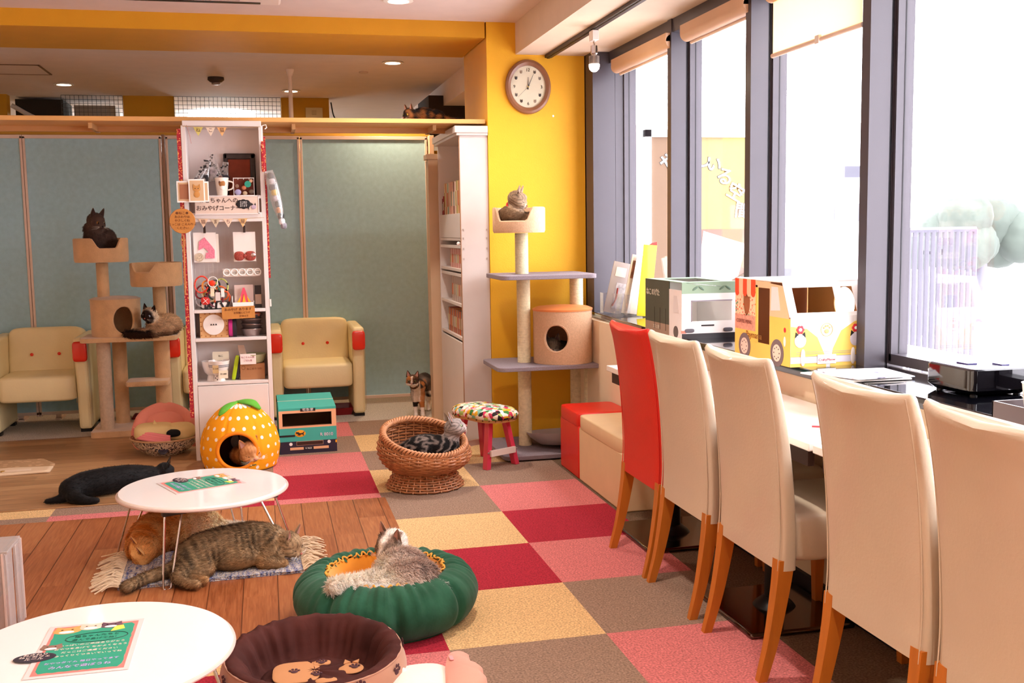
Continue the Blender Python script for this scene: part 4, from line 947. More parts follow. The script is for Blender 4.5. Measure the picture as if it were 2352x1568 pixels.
text('label_lettering', 'うつわ', .012, INK, t, (-.016, -.0625, .075), FRONT); text('label_lettering', '¥1,080', .012, INK, t, (.026, -.0645, .045), FRONT)
build('paw_marks', join(*[ball((x, y, z), .003, 6, 4) for x, y, z in [(-.01, -.031, .01), (-.02, -.034, .02), (.002, -.028, .004), (-.012, -.03, .03)]]), INK, t)
t = thing('price_card', 'small folded cream card standing behind the striped bowl', 'card', (-.265, RY+.1, .575)); build('card', box(-.045, .045, 0, .002, -.02, .03), M('label_cream', '#ece0c8', .7), t); text('card_lettering', 'ねこ', .014, INK, t, (0, -.001, .005), FRONT)
t = thing('brush', 'lime green and black brush leaning in the lowest open bay', 'brush', (-.195, RY+.06, .446)); t.rotation_euler = (0, .2, 0)
build('handle', rbox((-.004, 0, .07), (.024, .03, .14), .4), M('lime', '#b6cf1e', .4), t); build('bristle_pad', rbox((.014, .004, .07), (.024, .034, .13), .4), M('black_foam', '#2f2830', .7), t)
t = thing('cardboard_box', 'kraft cardboard gift box in the lowest open bay', 'box', (-.092, RY+.04, .446))
build('box', box(-.068, .068, 0, .1, 0, .09), M('kraft_box', '#b07a50', .75), t, bev=.002)
text('printing', 'ねこのうつわ', .014, KI, t, (.01, -.001, .06), FRONT); build('round_stamp', tube([(-.05+.01*math.cos(a), -.001, .068+.01*math.sin(a)) for a in [2*PI*k/20 for k in range(20)]], .0008, 5, closed=True), KI, t)
t = thing('round_tin', 'sage green round bowl on top of the kraft box', 'bowl', (-.085, RY+.09, .537))
build('bowl', lathe([(.05, 0), (.062, .01), (.072, .05), (.069, .05), (.05, .008), (.001, .006)], 32), M('sage', '#a8ab84', .4), t)
t = thing('info_card', 'white floral card hung in front of the sage bowl', 'card', (-.115, RY+.02, .565)); build('card', box(-.042, .045, 0, .002, -.03, .03), M('floral_card', '#f0e2dc', .6), t, bev=.001)
text('card_lettering', 'ねこちゃん用', .012, M('pink_ink', '#b06070', .6), t, (0, -.001, .01), FRONT); text('card_lettering', 'ごはん皿', .012, M('pink_ink', '#b06070', .6), t, (0, -.001, -.008), FRONT)
t = thing('paper_flap', 'plain peach paper flap standing at the back of the lowest open bay', 'card', (-.15, RY+.12, .6)); build('sheet', prism([(-.02, .035), (.015, .035), (.03, -.03), (-.01, -.03)], 0, .001, 'y'), M('peach_paper', '#dcb8a2', .6), t)
# round wooden plaque and cane on the left side
t = thing('wooden_plaque', 'round tan card disc with rows of lettering on the left edge of the rack', 'plaque', (-.427, RY-.05, 1.342))
build('disc', xf(lathe([(.001, 0), (.066, 0), (.068, .003), (.066, .006), (.001, .006)], 40), rot=(PI/2, 0, 0), loc=(0, .003, 0)), KRAFT, t)
for i, s_ in enumerate(['●ねこ●', 'おさわりは', 'やさしくね', 'だっこは ごえんりょ', 'ください']): text('lettering', s_, .016 if i else .018, KI, t, (0, -.0038, .042-.02*i), FRONT)
t = thing('teaser_wand', 'thin wooden teaser wand hanging under the round plaque', 'cat toy', (-.432, RY-.03, .95))
build('stick', cyl((0, 0, -.01), (.006, 0, .32), .004, .004, n=8), M('wand_wood', '#b9783c', .5), t); build('loop', tube([(.002+.012*math.cos(a), 0, .28+.03*math.sin(a)) for a in [2*PI*k/16 for k in range(16)]], .0015, 5, closed=True), M('wand_wood', '#b9783c', .5), t)
# toys hanging on the right side
t = thing('hanging_toy_bag', 'long clear bag of cat toys hung on the right side of the display rack', 'bag', (.03, RY-.02, 1.6)); 
def along(k): return Vector((-.022+.1*k, 0, .16-.46*k))
g = []
for k in range(14):
    q = k/13; c = along(.32+.68*q); w = .027*math.sin(PI*min(1, .15+q*.95))**.5+.004
    g.append([(c.x+w*math.cos(a), c.y+.016*math.sin(a), c.z+.2*w*math.cos(a)) for a in [2*PI*j/18 for j in range(18)]])
build('bag_skin', loft(g), CEL, t)
for k, c in ((.38, '#1d1a1e'), (.45, '#e7e2e8'), (.52, '#3a3640'), (.58, '#e9c22a'), (.65, '#d8d4dc'), (.72, '#201c22'), (.79, '#d78a3a'), (.86, '#1a181c'), (.93, '#f0ecf0'), (.98, '#8c8894')):
    q = along(k); build('toy', rbox((q.x+random.uniform(-.006, .006), 0, q.z), (.034, .02, .036), .7), M('toy_'+c[1:], c, .6, var=.3, vs=80), t)
t = thing('red_cloth_strap', 'red floral strap hanging on the upper right side of the rack', 'strap', (.018, RY-.015, 1.69)); build('strap', rbox((-.006, 0, 0), (.02, .012, .17), .5), PAPER, t); build('cord', cyl((-.01, 0, .08), (-.008, 0, .16), .002, n=6), WPAPER, t)
# ================================================================ teal cardboard truck on the floor
TQ = M('teal_print', '#3fae9f', .55, var=.03); PEACH = M('peach_print', '#eab286', .6); NAVY = M('navy_print', '#2a2236', .55); CIN = M('card_inside', '#6b4426', .85)
t = thing('cardboard_truck', 'teal cardboard box printed as a delivery truck, right of the polka-dot cat house', 'cardboard box', (.205, 6.1, 0), .03)
w = .163
# shell with a windscreen opening: front wall made of strips
fr = [(box(-w, w, 0, .004, .0, .072), NAVY), (box(-w, w, 0, .004, .072, .15), TQ), (box(-w, w, 0, .004, .15, .163), PEACH), (box(-w, -w+.022, 0, .004, .163, .235), PEACH), (box(w-.028, w, 0, .004, .163, .235), PEACH), (box(-w, w, 0, .004, .235, .252), PEACH), (box(-w, w, -.0005, .004, .252, .262), TQ)]
build('front_wall', fr, TQ, t)
build('side_wall', [(box(-w, -w+.004, .004, .3, 0, .262), TQ)], TQ, t)
build('side_wall', [(box(w-.004, w, .004, .3, .09, .262), PEACH), (box(w-.004, w, .004, .3, 0, .09), NAVY)], TQ, t)
build('rear_wall', [(box(-w, w, .3, .304, 0, .3), CIN)], CIN, t)
build('roof', [(loft([[(-w, 0, .262), (w, 0, .262), (w*.98, .3, .300), (-w*.98, .3, .300)], [(-w, 0, .266), (w, 0, .266), (w*.98, .3, .304), (-w*.98, .3, .304)]]), TQ), (loft([[(-w, .15, .2855), (w, .15, .2855), (w, .16, .2868), (-w, .16, .2868)], [(-w, .15, .2862), (w, .15, .2862), (w, .16, .2875), (-w, .16, .2875)]]), M('tape', '#b8cdb6', .3))], TQ, t)
build('inner_lining', join(box(-w+.005, w-.005, .296, .299, .0, .28), box(-w+.0045, -w+.006, .005, .299, 0, .26), box(w-.006, w-.0045, .005, .299, 0, .26), box(-w+.005, w-.005, .005, .299, .002, .004)), CIN, t)
build('window_frame', join(box(-w+.02, w-.026, -.001, .0005, .235, .2365), box(-w+.02, w-.026, -.001, .0005, .1615, .163), box(-w+.0205, -w+.022, -.001, .0005, .163, .235), box(w-.028, w-.0265, -.001, .0005, .163, .235)), INK, t)
build('name_plate', box(-.04, .045, -.002, -.0005, .245, .262), INK, t); text('plate_lettering', '宅急便', .018, WPAPER, t, (.002, -.0026, .2535), FRONT, sx=1.2)
YE = M('yellow_oval_print', '#eba41c', .5)
build('oval_badge', [(ball((-.045, -.0005, .117), (.031, .0012, .0205), 28, 10), YE)], YE, t)
ct = [(-.028, .006), (-.022, .012), (-.016, .008), (-.013, .012), (-.009, .006), (-.002, .003), (.01, .004), (.016, .008), (.021, .014), (.023, .011), (.018, .004), (.016, -.002), (.02, -.01), (.016, -.011), (.011, -.003), (.0, -.004), (-.004, -.012), (-.008, -.011), (-.007, -.004), (-.014, -.010), (-.018, -.008), (-.013, -.001), (-.018, .0), (-.024, .0)]
build('cat_emblem', [(prism([(x-.043, z+.116) for x, z in ct], -.0032, -.002, 'y'), INK)], INK, t)
text('fleet_number', 'R 8010', .026, M('lilac_print2', '#c9c3d0', .5), t, (.105, -.0012, .104), FRONT, off=.0006)
build('headlamp', xf(lathe([(.001, 0), (.0095, 0), (.0095, .0015), (.001, .0015)], 20), rot=(PI/2, 0, 0), loc=(-.1, 0, .057)), WPAPER, t); build('headlamp', xf(lathe([(.001, 0), (.0095, 0), (.0095, .0015), (.001, .0015)], 20), rot=(PI/2, 0, 0), loc=(.118, 0, .06)), WPAPER, t)
build('grille', [(box(-.068, .085, -.0015, 0, .047, .071), M('grille_line', '#c9a48a', .5)), (box(-.066, .083, -.0025, -.001, .049, .069), M('grille_dark', '#3a1f14', .5))], None, t)
build('bumper', box(-.105, .115, -.0015, 0, .022, .037), PEACH, t); build('licence_plate', box(-.028, .028, -.003, -.001, .021, .037), INK, t); text('plate_number', 'R 9625', .013, WPAPER, t, (0, -.0035, .029), FRONT)
build('marker', box(-w, -.075, -.0015, 0, .1, .111), INK, t); build('side_lamp', box(w-.009, w+.001, -.0018, .01, .053, .068), YE, t)

# ================================================================ polka-dot citrus cat house
n = NT('polka_dot_fabric', .8, spec=.25)
an = n.m_('ARCTAN2', n.y, n.x); uu = n.m_('MULTIPLY', an, 20/(2*PI)); vv = n.m_('MULTIPLY', n.z, 19.0)
rowi = n.m_('FLOOR', vv); shift = n.m_('MULTIPLY', n.m_('MODULO', n.m_('ADD', rowi, 40.0), 2.0), .5)
fu = n.m_('SUBTRACT', n.m_('FRACT', n.m_('ADD', uu, shift)), .5); fv = n.m_('SUBTRACT', n.m_('FRACT', vv), .5)
rr = n.m_('SQRT', n.m_('ADD', n.m_('MULTIPLY', n.x, n.x), n.m_('MULTIPLY', n.y, n.y)))
du = n.m_('MULTIPLY', n.m_('MULTIPLY', fu, 2*PI/20), rr); dv = n.m_('MULTIPLY', fv, 1/19)
dd = n.m_('SQRT', n.m_('ADD', n.m_('MULTIPLY', du, du), n.m_('MULTIPLY', dv, dv)))
DOTS = n.out(n.mix(n.m_('LESS_THAN', dd, .0095), lin('#f7a416'), lin('#f4e9e4')), n.noise(60), .15)
ORL = M('orange_fabric', '#f08a10', .8, bump=.2)
t = thing('cat_house', 'yellow-orange polka-dot citrus-shaped cat house with green leaves, cat asleep inside', 'cat house', (-.17, 5.86, 0))
R_ = [(.0, .0), (.17, .0), (.198, .03), (.209, .08), (.212, .13), (.196, .2), (.165, .26), (.125, .305), (.08, .338), (.04, .352), (.0, .355)]
PR = bezier([(r, 0, z) for r, z in R_], 5); N_ = 112
HC = (-PI/2-.03, .122, .102, .096)            # hole: angle, height, half width, half height
v = []; f = []
def seam(a, z):
    k = abs(math.sin(a*3.5+.6)); return 1-.045*math.exp(-(k/.10)**2)*min(1, max(0, z/.1))
for lay in (0, 1):
    for i, (r, _, z) in enumerate(PR):
        for j in range(N_):
            a = 2*PI*j/N_; q = max(.0008, r*seam(a, z) - .016*lay*(r > .02)); zz = z-.014*lay*(i > 8)
            v.append([q*math.cos(a), q*math.sin(a), max(zz, .004*lay)])
K = len(PR)-1; S = (K+1)*N_
def q_(i): return v[i]
def hole(x, y, z): return y < 0 and ((x-HC[2]*0+.012)/HC[2])**2+((z-HC[1])/HC[3])**2 < 1
for k in range(K):
    for j in range(N_):
        j2 = (j+1) % N_; ids = (k*N_+j, k*N_+j2, (k+1)*N_+j2, (k+1)*N_+j); c = [sum(v[i][m] for i in ids)/4 for m in range(3)]
        if not hole(*c):
            f.append(ids); f.append(tuple(i+S for i in ids[::-1]))
cnt = {}
for q in f:
    for i in q: cnt[i] = cnt.get(i, 0)+1
for i in range(len(v)):
    if 0 < cnt.get(i, 0) < 4 and .01 < v[i][2] < .3:
        x, y, z = v[i]; l = math.sqrt(((x+.012)/HC[2])**2+((z-HC[1])/HC[3])**2)
        if l > .5: nx = (x+.012)/l-.012; nz_ = (z-HC[1])/l+HC[1]; v[i] = [nx, -math.sqrt(max(.0001, x*x+y*y-nx*nx)), nz_]
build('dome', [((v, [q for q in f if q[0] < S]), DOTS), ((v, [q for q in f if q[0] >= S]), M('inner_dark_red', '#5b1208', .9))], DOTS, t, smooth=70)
def surf(x, z):
    for (r0, _, z0), (r1, _, z1) in zip(PR, PR[1:]):
        if z0 <= z <= z1+1e-6:
            r = r0+(r1-r0)*(z-z0)/(z1-z0+1e-9); return -math.sqrt(max(.0, r*r-x*x))+.007
    return -.2
build('hole_binding', tube([((x := HC[2]*1.0*math.cos(a)-.012), surf(x, HC[1]+HC[3]*math.sin(a)), HC[1]+HC[3]*math.sin(a)) for a in [2*PI*i/48 for i in range(48)]], .0105, 8, closed=True), ORL, t, smooth=80)
GF = M('green_felt', '#64b43c', .9, bump=.3, bs=200)
def leaf(pts, wmax):
    P = bezier(pts, 8); r = []; nP = len(P)
    for i, p in enumerate(P):
        k = i/(nP-1); w_ = wmax*math.sin(PI*min(1, k*.94+.03))**.7
        t_ = (Vector(P[min(i+1, nP-1)])-Vector(P[max(i-1, 0)])).normalized(); s_ = t_.cross(Vector((0, -.3, 1))).normalized()
        nn = s_.cross(t_); c = Vector(p); r.append([tuple(c+s_*w_*math.cos(b)+nn*.009*math.sin(b)) for b in [2*PI*j/16 for j in range(16)]])
    return loft(r)
build('leaf', leaf([(-.01, -.01, .357), (.04, -.03, .362), (.08, -.05, .353), (.115, -.06, .32)], .03), GF, t, smooth=80)
build('leaf', leaf([(.0, -.01, .357), (-.045, -.045, .348), (-.08, -.075, .325), (-.1, -.085, .30)], .024), GF, t, smooth=80)
build('stalk_button', ball((-.003, -.012, .356), (.014, .012, .01), 14, 8), GF, t)

# ================================================================ porcelain bowl bed
n = NT('blue_white_porcelain', .2, spec=.6)
sc_ = n.noise(46, 2, dist=2.2); BWP = n.out(n.mix(n.m_('MULTIPLY', n.m_('GREATER_THAN', sc_, .53), n.m_('LESS_THAN', n.z, .098)), lin('#d6bfa6'), lin('#2e2738')))
t = thing('porcelain_bowl', 'large blue and white porcelain bowl used as a pet bed stand', 'bowl', (-.605, 6.34, 0))
build('bowl', lathe([(.10, .0), (.104, .008), (.14, .03), (.17, .06), (.184, .085), (.194, .1), (.198, .104), (.187, .104), (.172, .08), (.15, .05), (.1, .02), (.001, .016)], 56), BWP, t)
build('rim', tube([(.194*math.cos(a), .194*math.sin(a), .104) for a in [2*PI*k/56 for k in range(56)]], .005, 8, closed=True), M('rim_tan', '#b88c62', .3), t)
build('medallion', xf(ball((0, 0, 0), (.036, .006, .034), 20, 12), loc=(0, -.160, .05), rot=(-.7, 0, 0), scale=(.8, 1, .8)), M('medallion_navy', '#2a2638', .3, var=.4, vs=60), t)
t = thing('pet_cushion', 'salmon pink pet cushion with a cream cat-shaped pillow, sitting in the porcelain bowl', 'pet bed', (-.605, 6.34, .055))
bk = []
P = bezier([(-.155, .03, .06), (-.13, .09, .12), (-.05, .125, .155), (.04, .125, .152), (.125, .09, .11), (.16, .03, .06)], 7)
for i, p in enumerate(P):
    a = i/(len(P)-1); r = .052*(1-.10*math.exp(-((a-.5)/.03)**2)-.06*math.exp(-((a-.8)/.02)**2)); t_ = (Vector(P[min(i+1, len(P)-1)])-Vector(P[max(i-1, 0)])).normalized(); s_ = t_.cross(Vector((0, 0, 1))).normalized()
    bk.append([tuple(Vector(p)+s_*r*.8*math.cos(b)+Vector((0, 0, 1))*(r*1.55*math.sin(b)-.01)) for b in [2*PI*j/20 for j in range(20)]])
build('back_roll', loft(bk), PINK, t, smooth=80)
build('back_fill', ball((0, .085, .07), (.15, .05, .11), 28, 16), PINK, t)
build('pillow', [(rbox((-.055, -.03, .085), (.22, .2, .09), .55), None), (rbox((.085, -.02, .075), (.17, .19, .10), .7), None)], M('cream_fleece', '#dcbf86', .9, bump=.2), t, smooth=80)
for p in ([(-.03, -.04, .13), (-.052, -.045, .17), (-.07, -.04, .125)], [(-.135, -.05, .11), (-.168, -.06, .135), (-.12, -.09, .105)]):
    c = Vector([sum(q[k] for q in p)/3 for k in range(3)]); build('ear', loft([[tuple(Vector(q)+Vector((0, -.008, -.015))) for q in p], [tuple(Vector(q)+Vector((0, .008, -.015))) for q in p]]), M('cream_fleece', '#dcbf86', .9), t, bev=.004)
build('striped_edge', join(*[tube(bezier([(-.165, -.03, .105-.011*i), (-.13, -.10-.004*i, .098-.011*i), (-.04, -.135-.004*i, .082-.011*i), (.04, -.14, .065-.01*i)], 7), .011, 10) for i in range(4)]), M('pink_stripes', '#e07f80', .8), t, smooth=80)
build('opening', rbox((.055, -.095, .082), (.085, .09, .045), .8), M('opening_shade', '#050407', .95), t)  # solid black lump, its colour painting the shade inside the pocket

# ================================================================ low folding tables and their menu cards
TT = M('glossy_white_top', '#f4ece8', .12, coat=.5, var=.01)
def low_table(c, rx, ry, rz, lab, full=True):
    t = thing('folding_table', lab, 'low table', (*c, 0), rz, 'white oval folding floor tables')
    build('tabletop', lathe([(.001, .27), (.985, .27), (1.0, .277), (1.0, .283), (.985, .289), (.001, .29)], 96, sx=rx, sy=ry), TT, t)
    build('edge_band', tube([(rx*1.0*math.cos(a), ry*1.0*math.sin(a), .277) for a in [2*PI*k/96 for k in range(96)]], .006, 8, closed=True), M('pink_grey_edge', '#cfb4aa', .3), t)
    for sx in (-1, 1):
        for sy in (-1, 1):
            x0, y0 = sx*.18, sy*.18; x1, y1 = sx*.248, sy*.272
            d = Vector((sy*.0, 1, 0)); L_ = thing_child('leg', t)
            # U-shaped bent rod
            a = (x0-.033, y0, .266); b = (x0+.033, y0+.0, .266); e1 = (x1-.014, y1, .012); e2 = (x1+.014, y1, .012)
            path = bezier([a, tuple(Vector(a).lerp(Vector(e1), .5)), tuple(Vector(a).lerp(Vector(e1), .96)), (x1-.008, y1+sy*.004, .0045), (x1+.008, y1+sy*.004, .0045), tuple(Vector(b).lerp(Vector(e2), .96)), tuple(Vector(b).lerp(Vector(e2), .5)), b], 6)
            r_ = build('leg', tube(path, .0042, 8), CHROME, t); bpy.data.objects.remove(L_)
            build('leg_bracket', box(x0-.045, x0+.045, y0-.012, y0+.012, .246, .27), M('bracket_dark', '#4a4542', .4, metal=.6), r_, bev=.003)
    return t
def thing_child(nm, p):
    o = bpy.data.objects.new('tmp', None); C.objects.link(o); o.parent = p; return o
low_table((-.268, 4.195), .318, .325, .41, 'white oval folding table in the middle, standing over the sleeping tabby')
low_table((-.43, 2.585), .318, .325, .41, 'white oval folding table in the lower left corner, nearest the camera')
GR = M('menu_green', '#2f9a7c', .4, var=.02); PK = M('menu_pink', '#f07f76', .4); LAM = M('lamination', '#ead9d6', .15, coat=.6)
OVL = M('menu_black', '#35313d', .4)
def menu(c, w, h_, rz, lab, ovl=(-.13, -.075), z=.2905):
    t = thing('menu_card', lab, 'menu', (*c, z), rz)
    build('laminate', box(-w/2-.012, w/2+.012, -h_/2-.012, h_/2+.012, 0, .0008), LAM, t)
    build('pink_border', box(-w/2, w/2, -h_/2, h_/2, .0008, .0011), PK, t)
    n_ = 60; pts = []
    for i in range(n_):
        a = 2*PI*i/n_; c_, s_ = math.cos(a), math.sin(a); m_ = max(abs(c_), abs(s_)); k = .93+.012*math.sin(i*2.7)
        pts.append((w/2*c_/m_*k, h_/2*s_/m_*k))
    build('green_field', prism(pts, .0011, .0014), GR, t)
    def T(s, x, y, sz, m): text('lettering', s, sz, m, t, (x, y, .0019), (0, 0, 0), ext=.0001)
    GI = M('menu_ink', '#1c4a3c', .5); PI_ = M('menu_cream', '#f0d6c8', .5); LI = M('menu_lilac', '#c9a8e0', .5)
    build('bubble', tube([(w*.36*math.cos(a)+w*.06, h_*.1*math.sin(a)+h_*.2, .0016) for a in [2*PI*k/60 for k in range(60)]], .0009, 5, closed=True), INK, t)
    T('猫ちゃんたちと', w*.06, h_*.235, w*.075, GI); T('遊んであげてね！', w*.06, h_*.165, w*.07, GI)
    for i, s_ in enumerate(['いっぱいのご来店ありがとう', 'おやつをあげて なかよくなろう', 'だっこはご遠慮ください', 'ゆっくりくつろいでいってね']): T(s_, w*.04, h_*(.06-.072*i), w*.058, PI_)
    T('おやつタイム 毎日やってます', 0, -h_*.29, w*.062, LI); T('みんなで遊ぼうね', 0, -h_*.38, w*.085, LI)
    for x, y, c_, s_ in ((-w*.33, h_*.4, '#d9a05c', .034), (-w*.06, h_*.44, '#f0c9b4', .03), (w*.18, h_*.44, '#6a4a58', .028), (-w*.42, h_*.05, '#8d6a5c', .026)):
        m = M('menu_cat_'+c_[1:], c_, .5)
        k = build('cat_cartoon', [(ball((x, y, .0015), (s_, s_*.62, .0012), 18, 8), m), (prism([(x-s_*.9, y+s_*.1), (x-s_*.8, y+s_*.85), (x-s_*.2, y+s_*.5)], .0012, .002), m), (prism([(x+s_*.9, y+s_*.1), (x+s_*.8, y+s_*.85), (x+s_*.2, y+s_*.5)], .0012, .002), m),
              (ball((x, y-s_*.3, .0022), (s_*.55, s_*.24, .001), 14, 6), WPAPER), (ball((x-s_*.35, y+s_*.1, .003), (s_*.1, s_*.06, .0006), 8, 4), INK), (ball((x+s_*.35, y+s_*.1, .003), (s_*.1, s_*.06, .0006), 8, 4), INK)], m, t)
    build('yellow_flag', prism([(w*.2, h_*.3), (w*.36, h_*.34), (w*.33, h_*.42), (w*.24, h_*.41)], .0014, .0024), M('menu_yellow', '#e8dc5c', .4), t)
    o = build('black_oval', ball((ovl[0], ovl[1], .0022), (.047, .028, .0012), 28, 8), OVL, t)
    for i, s_ in enumerate(['おさわり', 'ねこカフェ', 'ルール']): text('oval_lettering', s_, .014, PI_, o, (ovl[0], ovl[1]+.014-.013*i, .0036), ext=.0001)
    return t
menu((-.449, 2.595), .20, .30, 0, 'laminated green and pink menu card on the nearest table', (-.11, -.04))
menu((-.279, 4.25), .205, .255, -1.16, 'laminated green and pink menu card on the middle table', (-.095, -.05))

# ================================================================ rag rug
n = NT('blue_rag_weave', .95, spec=.1)
st_ = n.noise(5, 3, n.xyz(n.m_('MULTIPLY', n.x, 14), n.m_('MULTIPLY', n.y, 2.5), 0)); sp_ = n.noise(150, 2)
RUG = n.out(n.mix(n.m_('GREATER_THAN', sp_, .53), n.ramp(st_, [(.3, lin('#7d82a6')), (.5, lin('#b8ab9f')), (.7, lin('#d8cdc4'))]), n.ramp(st_, [(.35, lin('#46507f')), (.6, lin('#a0a3b4'))])), sp_, 1.0, .01)
t = thing('rag_rug', 'blue and white woven rag rug with cream fringes under the sleeping tabby', 'rug', (-.235, 4.08, .0065), .03)
gx_ = 46; gy_ = 16; v = []; f = []
for i in range(gx_+1):
    for j in range(gy_+1):
        x = -.33+.66*i/gx_; y = -.2+.4*j/gy_
        y += .006*math.sin(x*40) if j in (0, gy_) else 0
        v.append((x, y, .011+.0025*math.sin(i*2.6)*math.sin(j*2.2)))
for i in range(gx_):
    for j in range(gy_):
        a = i*(gy_+1)+j; f.append((a, a+gy_+1, a+gy_+2, a+1))
build('weave', [((v, f), None), (box(-.33, .33, -.198, .198, 0, .009), None)], RUG, t)
fg = []
for sx in (-1, 1):
    for i in range(84):
        y = -.2+.4*i/83; x = sx*.325; L_ = random.uniform(.05, .11); dy = random.uniform(-.04, .04)
        p = bezier([(x, y, .012), (x+sx*L_*.35, y+dy*.3, .016+random.random()*.012), (x+sx*L_*.7, y+dy*.8, .008+random.random()*.01), (x+sx*L_, y+dy, .004)], 3)
        fg.append(tube(p, [.0027]*len(p), 5))
fr = build('fringe', join(*fg), M('cream_yarn', '#d9c0a0', .95, var=.1, vs=80), t); fr['kind'] = 'stuff'

# mat far left
n = NT('patterned_mat', .9)
vo = n.N.new('ShaderNodeTexVoronoi'); vo.inputs['Scale'].default_value = 26; n.L.new(n.co, vo.inputs['Vector'])
MAT = n.out(n.mix(n.m_('LESS_THAN', n.y, -.07), n.mix(n.m_('LESS_THAN', vo.outputs['Distance'], .35), lin('#b18c66'), lin('#c79f7a')), lin('#dcc0a0')), n.noise(160), .4)
t = thing('pet_mat', 'beige dotted pet mat with a pale border lying on the wood at the left edge', 'mat', (-1.52, 6.16, .0065), .05)
v = []; f = []
for i in range(31):
    for j in range(15):
        x = -.42+.76*i/30; y = -.21+.42*j/14
        if y > 0: x = x-.0
        yy = y*(1-.35*max(0, (x-.0)/.34)*(y > 0)); v.append((x - .08*max(0, y/.21), yy, .012+.004*math.sin(x*14)*math.cos(y*9)))
for i in range(30):
    for j in range(14): a = i*15+j; f.append((a, a+15, a+16, a+1))
o = build('mat', (v, f), MAT, t); s_ = o.modifiers.new('solid', 'SOLIDIFY'); s_.thickness = .011
build('woven_label', box(.1, .24, -.18, -.13, .0135, .0155), M('label_ivory', '#e6cdb4', .7), t); build('gold_emblem', ball((.1, -.155, .015), (.012, .015, .003), 12, 6), M('emblem_gold', '#a97a1c', .5), t)

# ================================================================ pumpkin-like green bed
n = NT('green_velvet', .9, spec=.2); n.b.inputs['Sheen Weight'].default_value = .1
GV = n.out(n.ramp(n.noise(14, 5), [(.3, lin('#1b4630')), (.7, lin('#2a5c44'))]), n.noise(90), .3)
OV = M('orange_velvet', '#e5921c', .85, var=.05, sheen=.4)
t = thing('pet_bed', 'puffy dark green pumpkin-shaped pet bed with orange lining', 'pet bed', (.347, 3.37, 0), .1); t.scale = (.955, .97, 1)
nA = 224; rings = []
prof = [(.175, .012), (.235, .002), (.285, .02), (.315, .07), (.312, .115), (.285, .150), (.245, .17), (.215, .172), (.2, .162)]
PP = bezier([(r, 0, z) for r, z in prof], 5)
nl = 8
for i, (r, _, z) in enumerate(PP):
    k = i/(len(PP)-1); ring = []
    for j in range(nA):
        a = 2*PI*j/nA; lob = abs(math.sin(a*nl/2+.35)); pin = math.exp(-(lob/.16)**2)*.07*math.sin(PI*min(1, k*1.1))
        pl = .013*max(0, (k-.3)/.7)*(math.sin(a*34+2.5*math.sin(a*5)+k*3)+.6*math.sin(a*57+2*math.sin(a*3)))*(.6+.4*math.sin(a*3+1))
        q = r*(1-pin)+pl*.7; zz = z*(1-pin*.6)+pl*.5
        ring.append((q*math.cos(a)*1.0, q*math.sin(a)*.97, zz))
    rings.append(ring)
build('bolster', loft(rings, False, False), GV, t, smooth=180)
inn = []
for r, z in ((.2, .162), (.185, .13), (.18, .09), (.165, .05), (.12, .04), (.001, .038)):
    inn.append([((r*(1-.04*abs(math.sin(4*a))))*math.cos(a), r*math.sin(a)*.97, z) for a in [2*PI*j/96 for j in range(96)]])
build('lining', loft(inn, False, False), OV, t, smooth=180)
build('ruffle', tube([((.2+.006*math.sin(a*61))*math.cos(a), (.2+.006*math.sin(a*61))*math.sin(a)*.97, .166+.006*math.sin(a*47)) for a in [2*PI*j/420 for j in range(420)]], .0032, 6, closed=True), M('gold_fabric', '#e0a040', .85), t, smooth=80)
build('base', lathe([(.001, .0), (.25, .0), (.25, .02), (.001, .02)], 48), GV, t)

# brown paw-print bed
n = NT('brown_suede', .85, spec=.2); n.b.inputs['Sheen Weight'].default_value = .0
BV = n.out(n.ramp(n.noise(9, 5), [(.3, lin('#331410')), (.7, lin('#4f2620'))]), n.noise(60), .3)
TN = M('tan_suede', '#b08066', .85, var=.05, sheen=.3)
t = thing('pet_bed', 'oval brown pet bed with tan paw-print outer wall at the bottom of the photo', 'pet bed', (.09, 2.855, 0), -.04)
def wall_h(a): return .12+.03*max(0, math.sin(a))-.02*max(0, -math.sin(a))
nA = 200; rg = []
for k in range(9):
    s = k/8; rg.append([((.245+.022*math.sin(PI*s*.9))*math.cos(a)*.955, (.245+.022*math.sin(PI*s*.9))*math.sin(a)*.80, .0+wall_h(a)*s*.97) for a in [2*PI*j/nA for j in range(nA)]])
build('outer_wall', loft(rg, True, False), TN, t, smooth=180)
rg = []
for k, (r, s) in enumerate([(.252, .96), (.25, 1.0), (.235, 1.03), (.215, .98), (.195, .8), (.182, .55), (.172, .35), (.15, .26)]):
    ring = []
    for j in range(nA):
        a = 2*PI*j/nA; fold = .008*(math.sin(a*19+3*math.sin(a*3))+.5*math.sin(a*37+2*math.sin(a*5)))*(.4+.6*abs(math.sin(a*1.5+.7)))*(1 if 1 < k < 7 else .2)
        ring.append(((r+fold)*math.cos(a)*.955, (r+fold)*math.sin(a)*.80, wall_h(a)*s+fold*.4))
    rg.append(ring)
build('inner_wall', loft(rg, False, False), BV, t, smooth=180)
build('cushion', lathe([(.001, .062), (.08, .06), (.14, .052), (.17, .035), (.175, .02)], 96, sx=.955, sy=.80, fn=lambda a, r, z: (r, z+.004*math.sin(a*9+r*60)), caps=(False, False)), BV, t, smooth=180)
build('piping', tube([(.251*math.cos(a)*.955, .251*math.sin(a)*.80, wall_h(a)*.965) for a in [2*PI*j/120 for j in range(120)]], .003, 6, closed=True), TN, t, smooth=80)
PAW = M('paw_print_purple', '#4c2a30', .85)
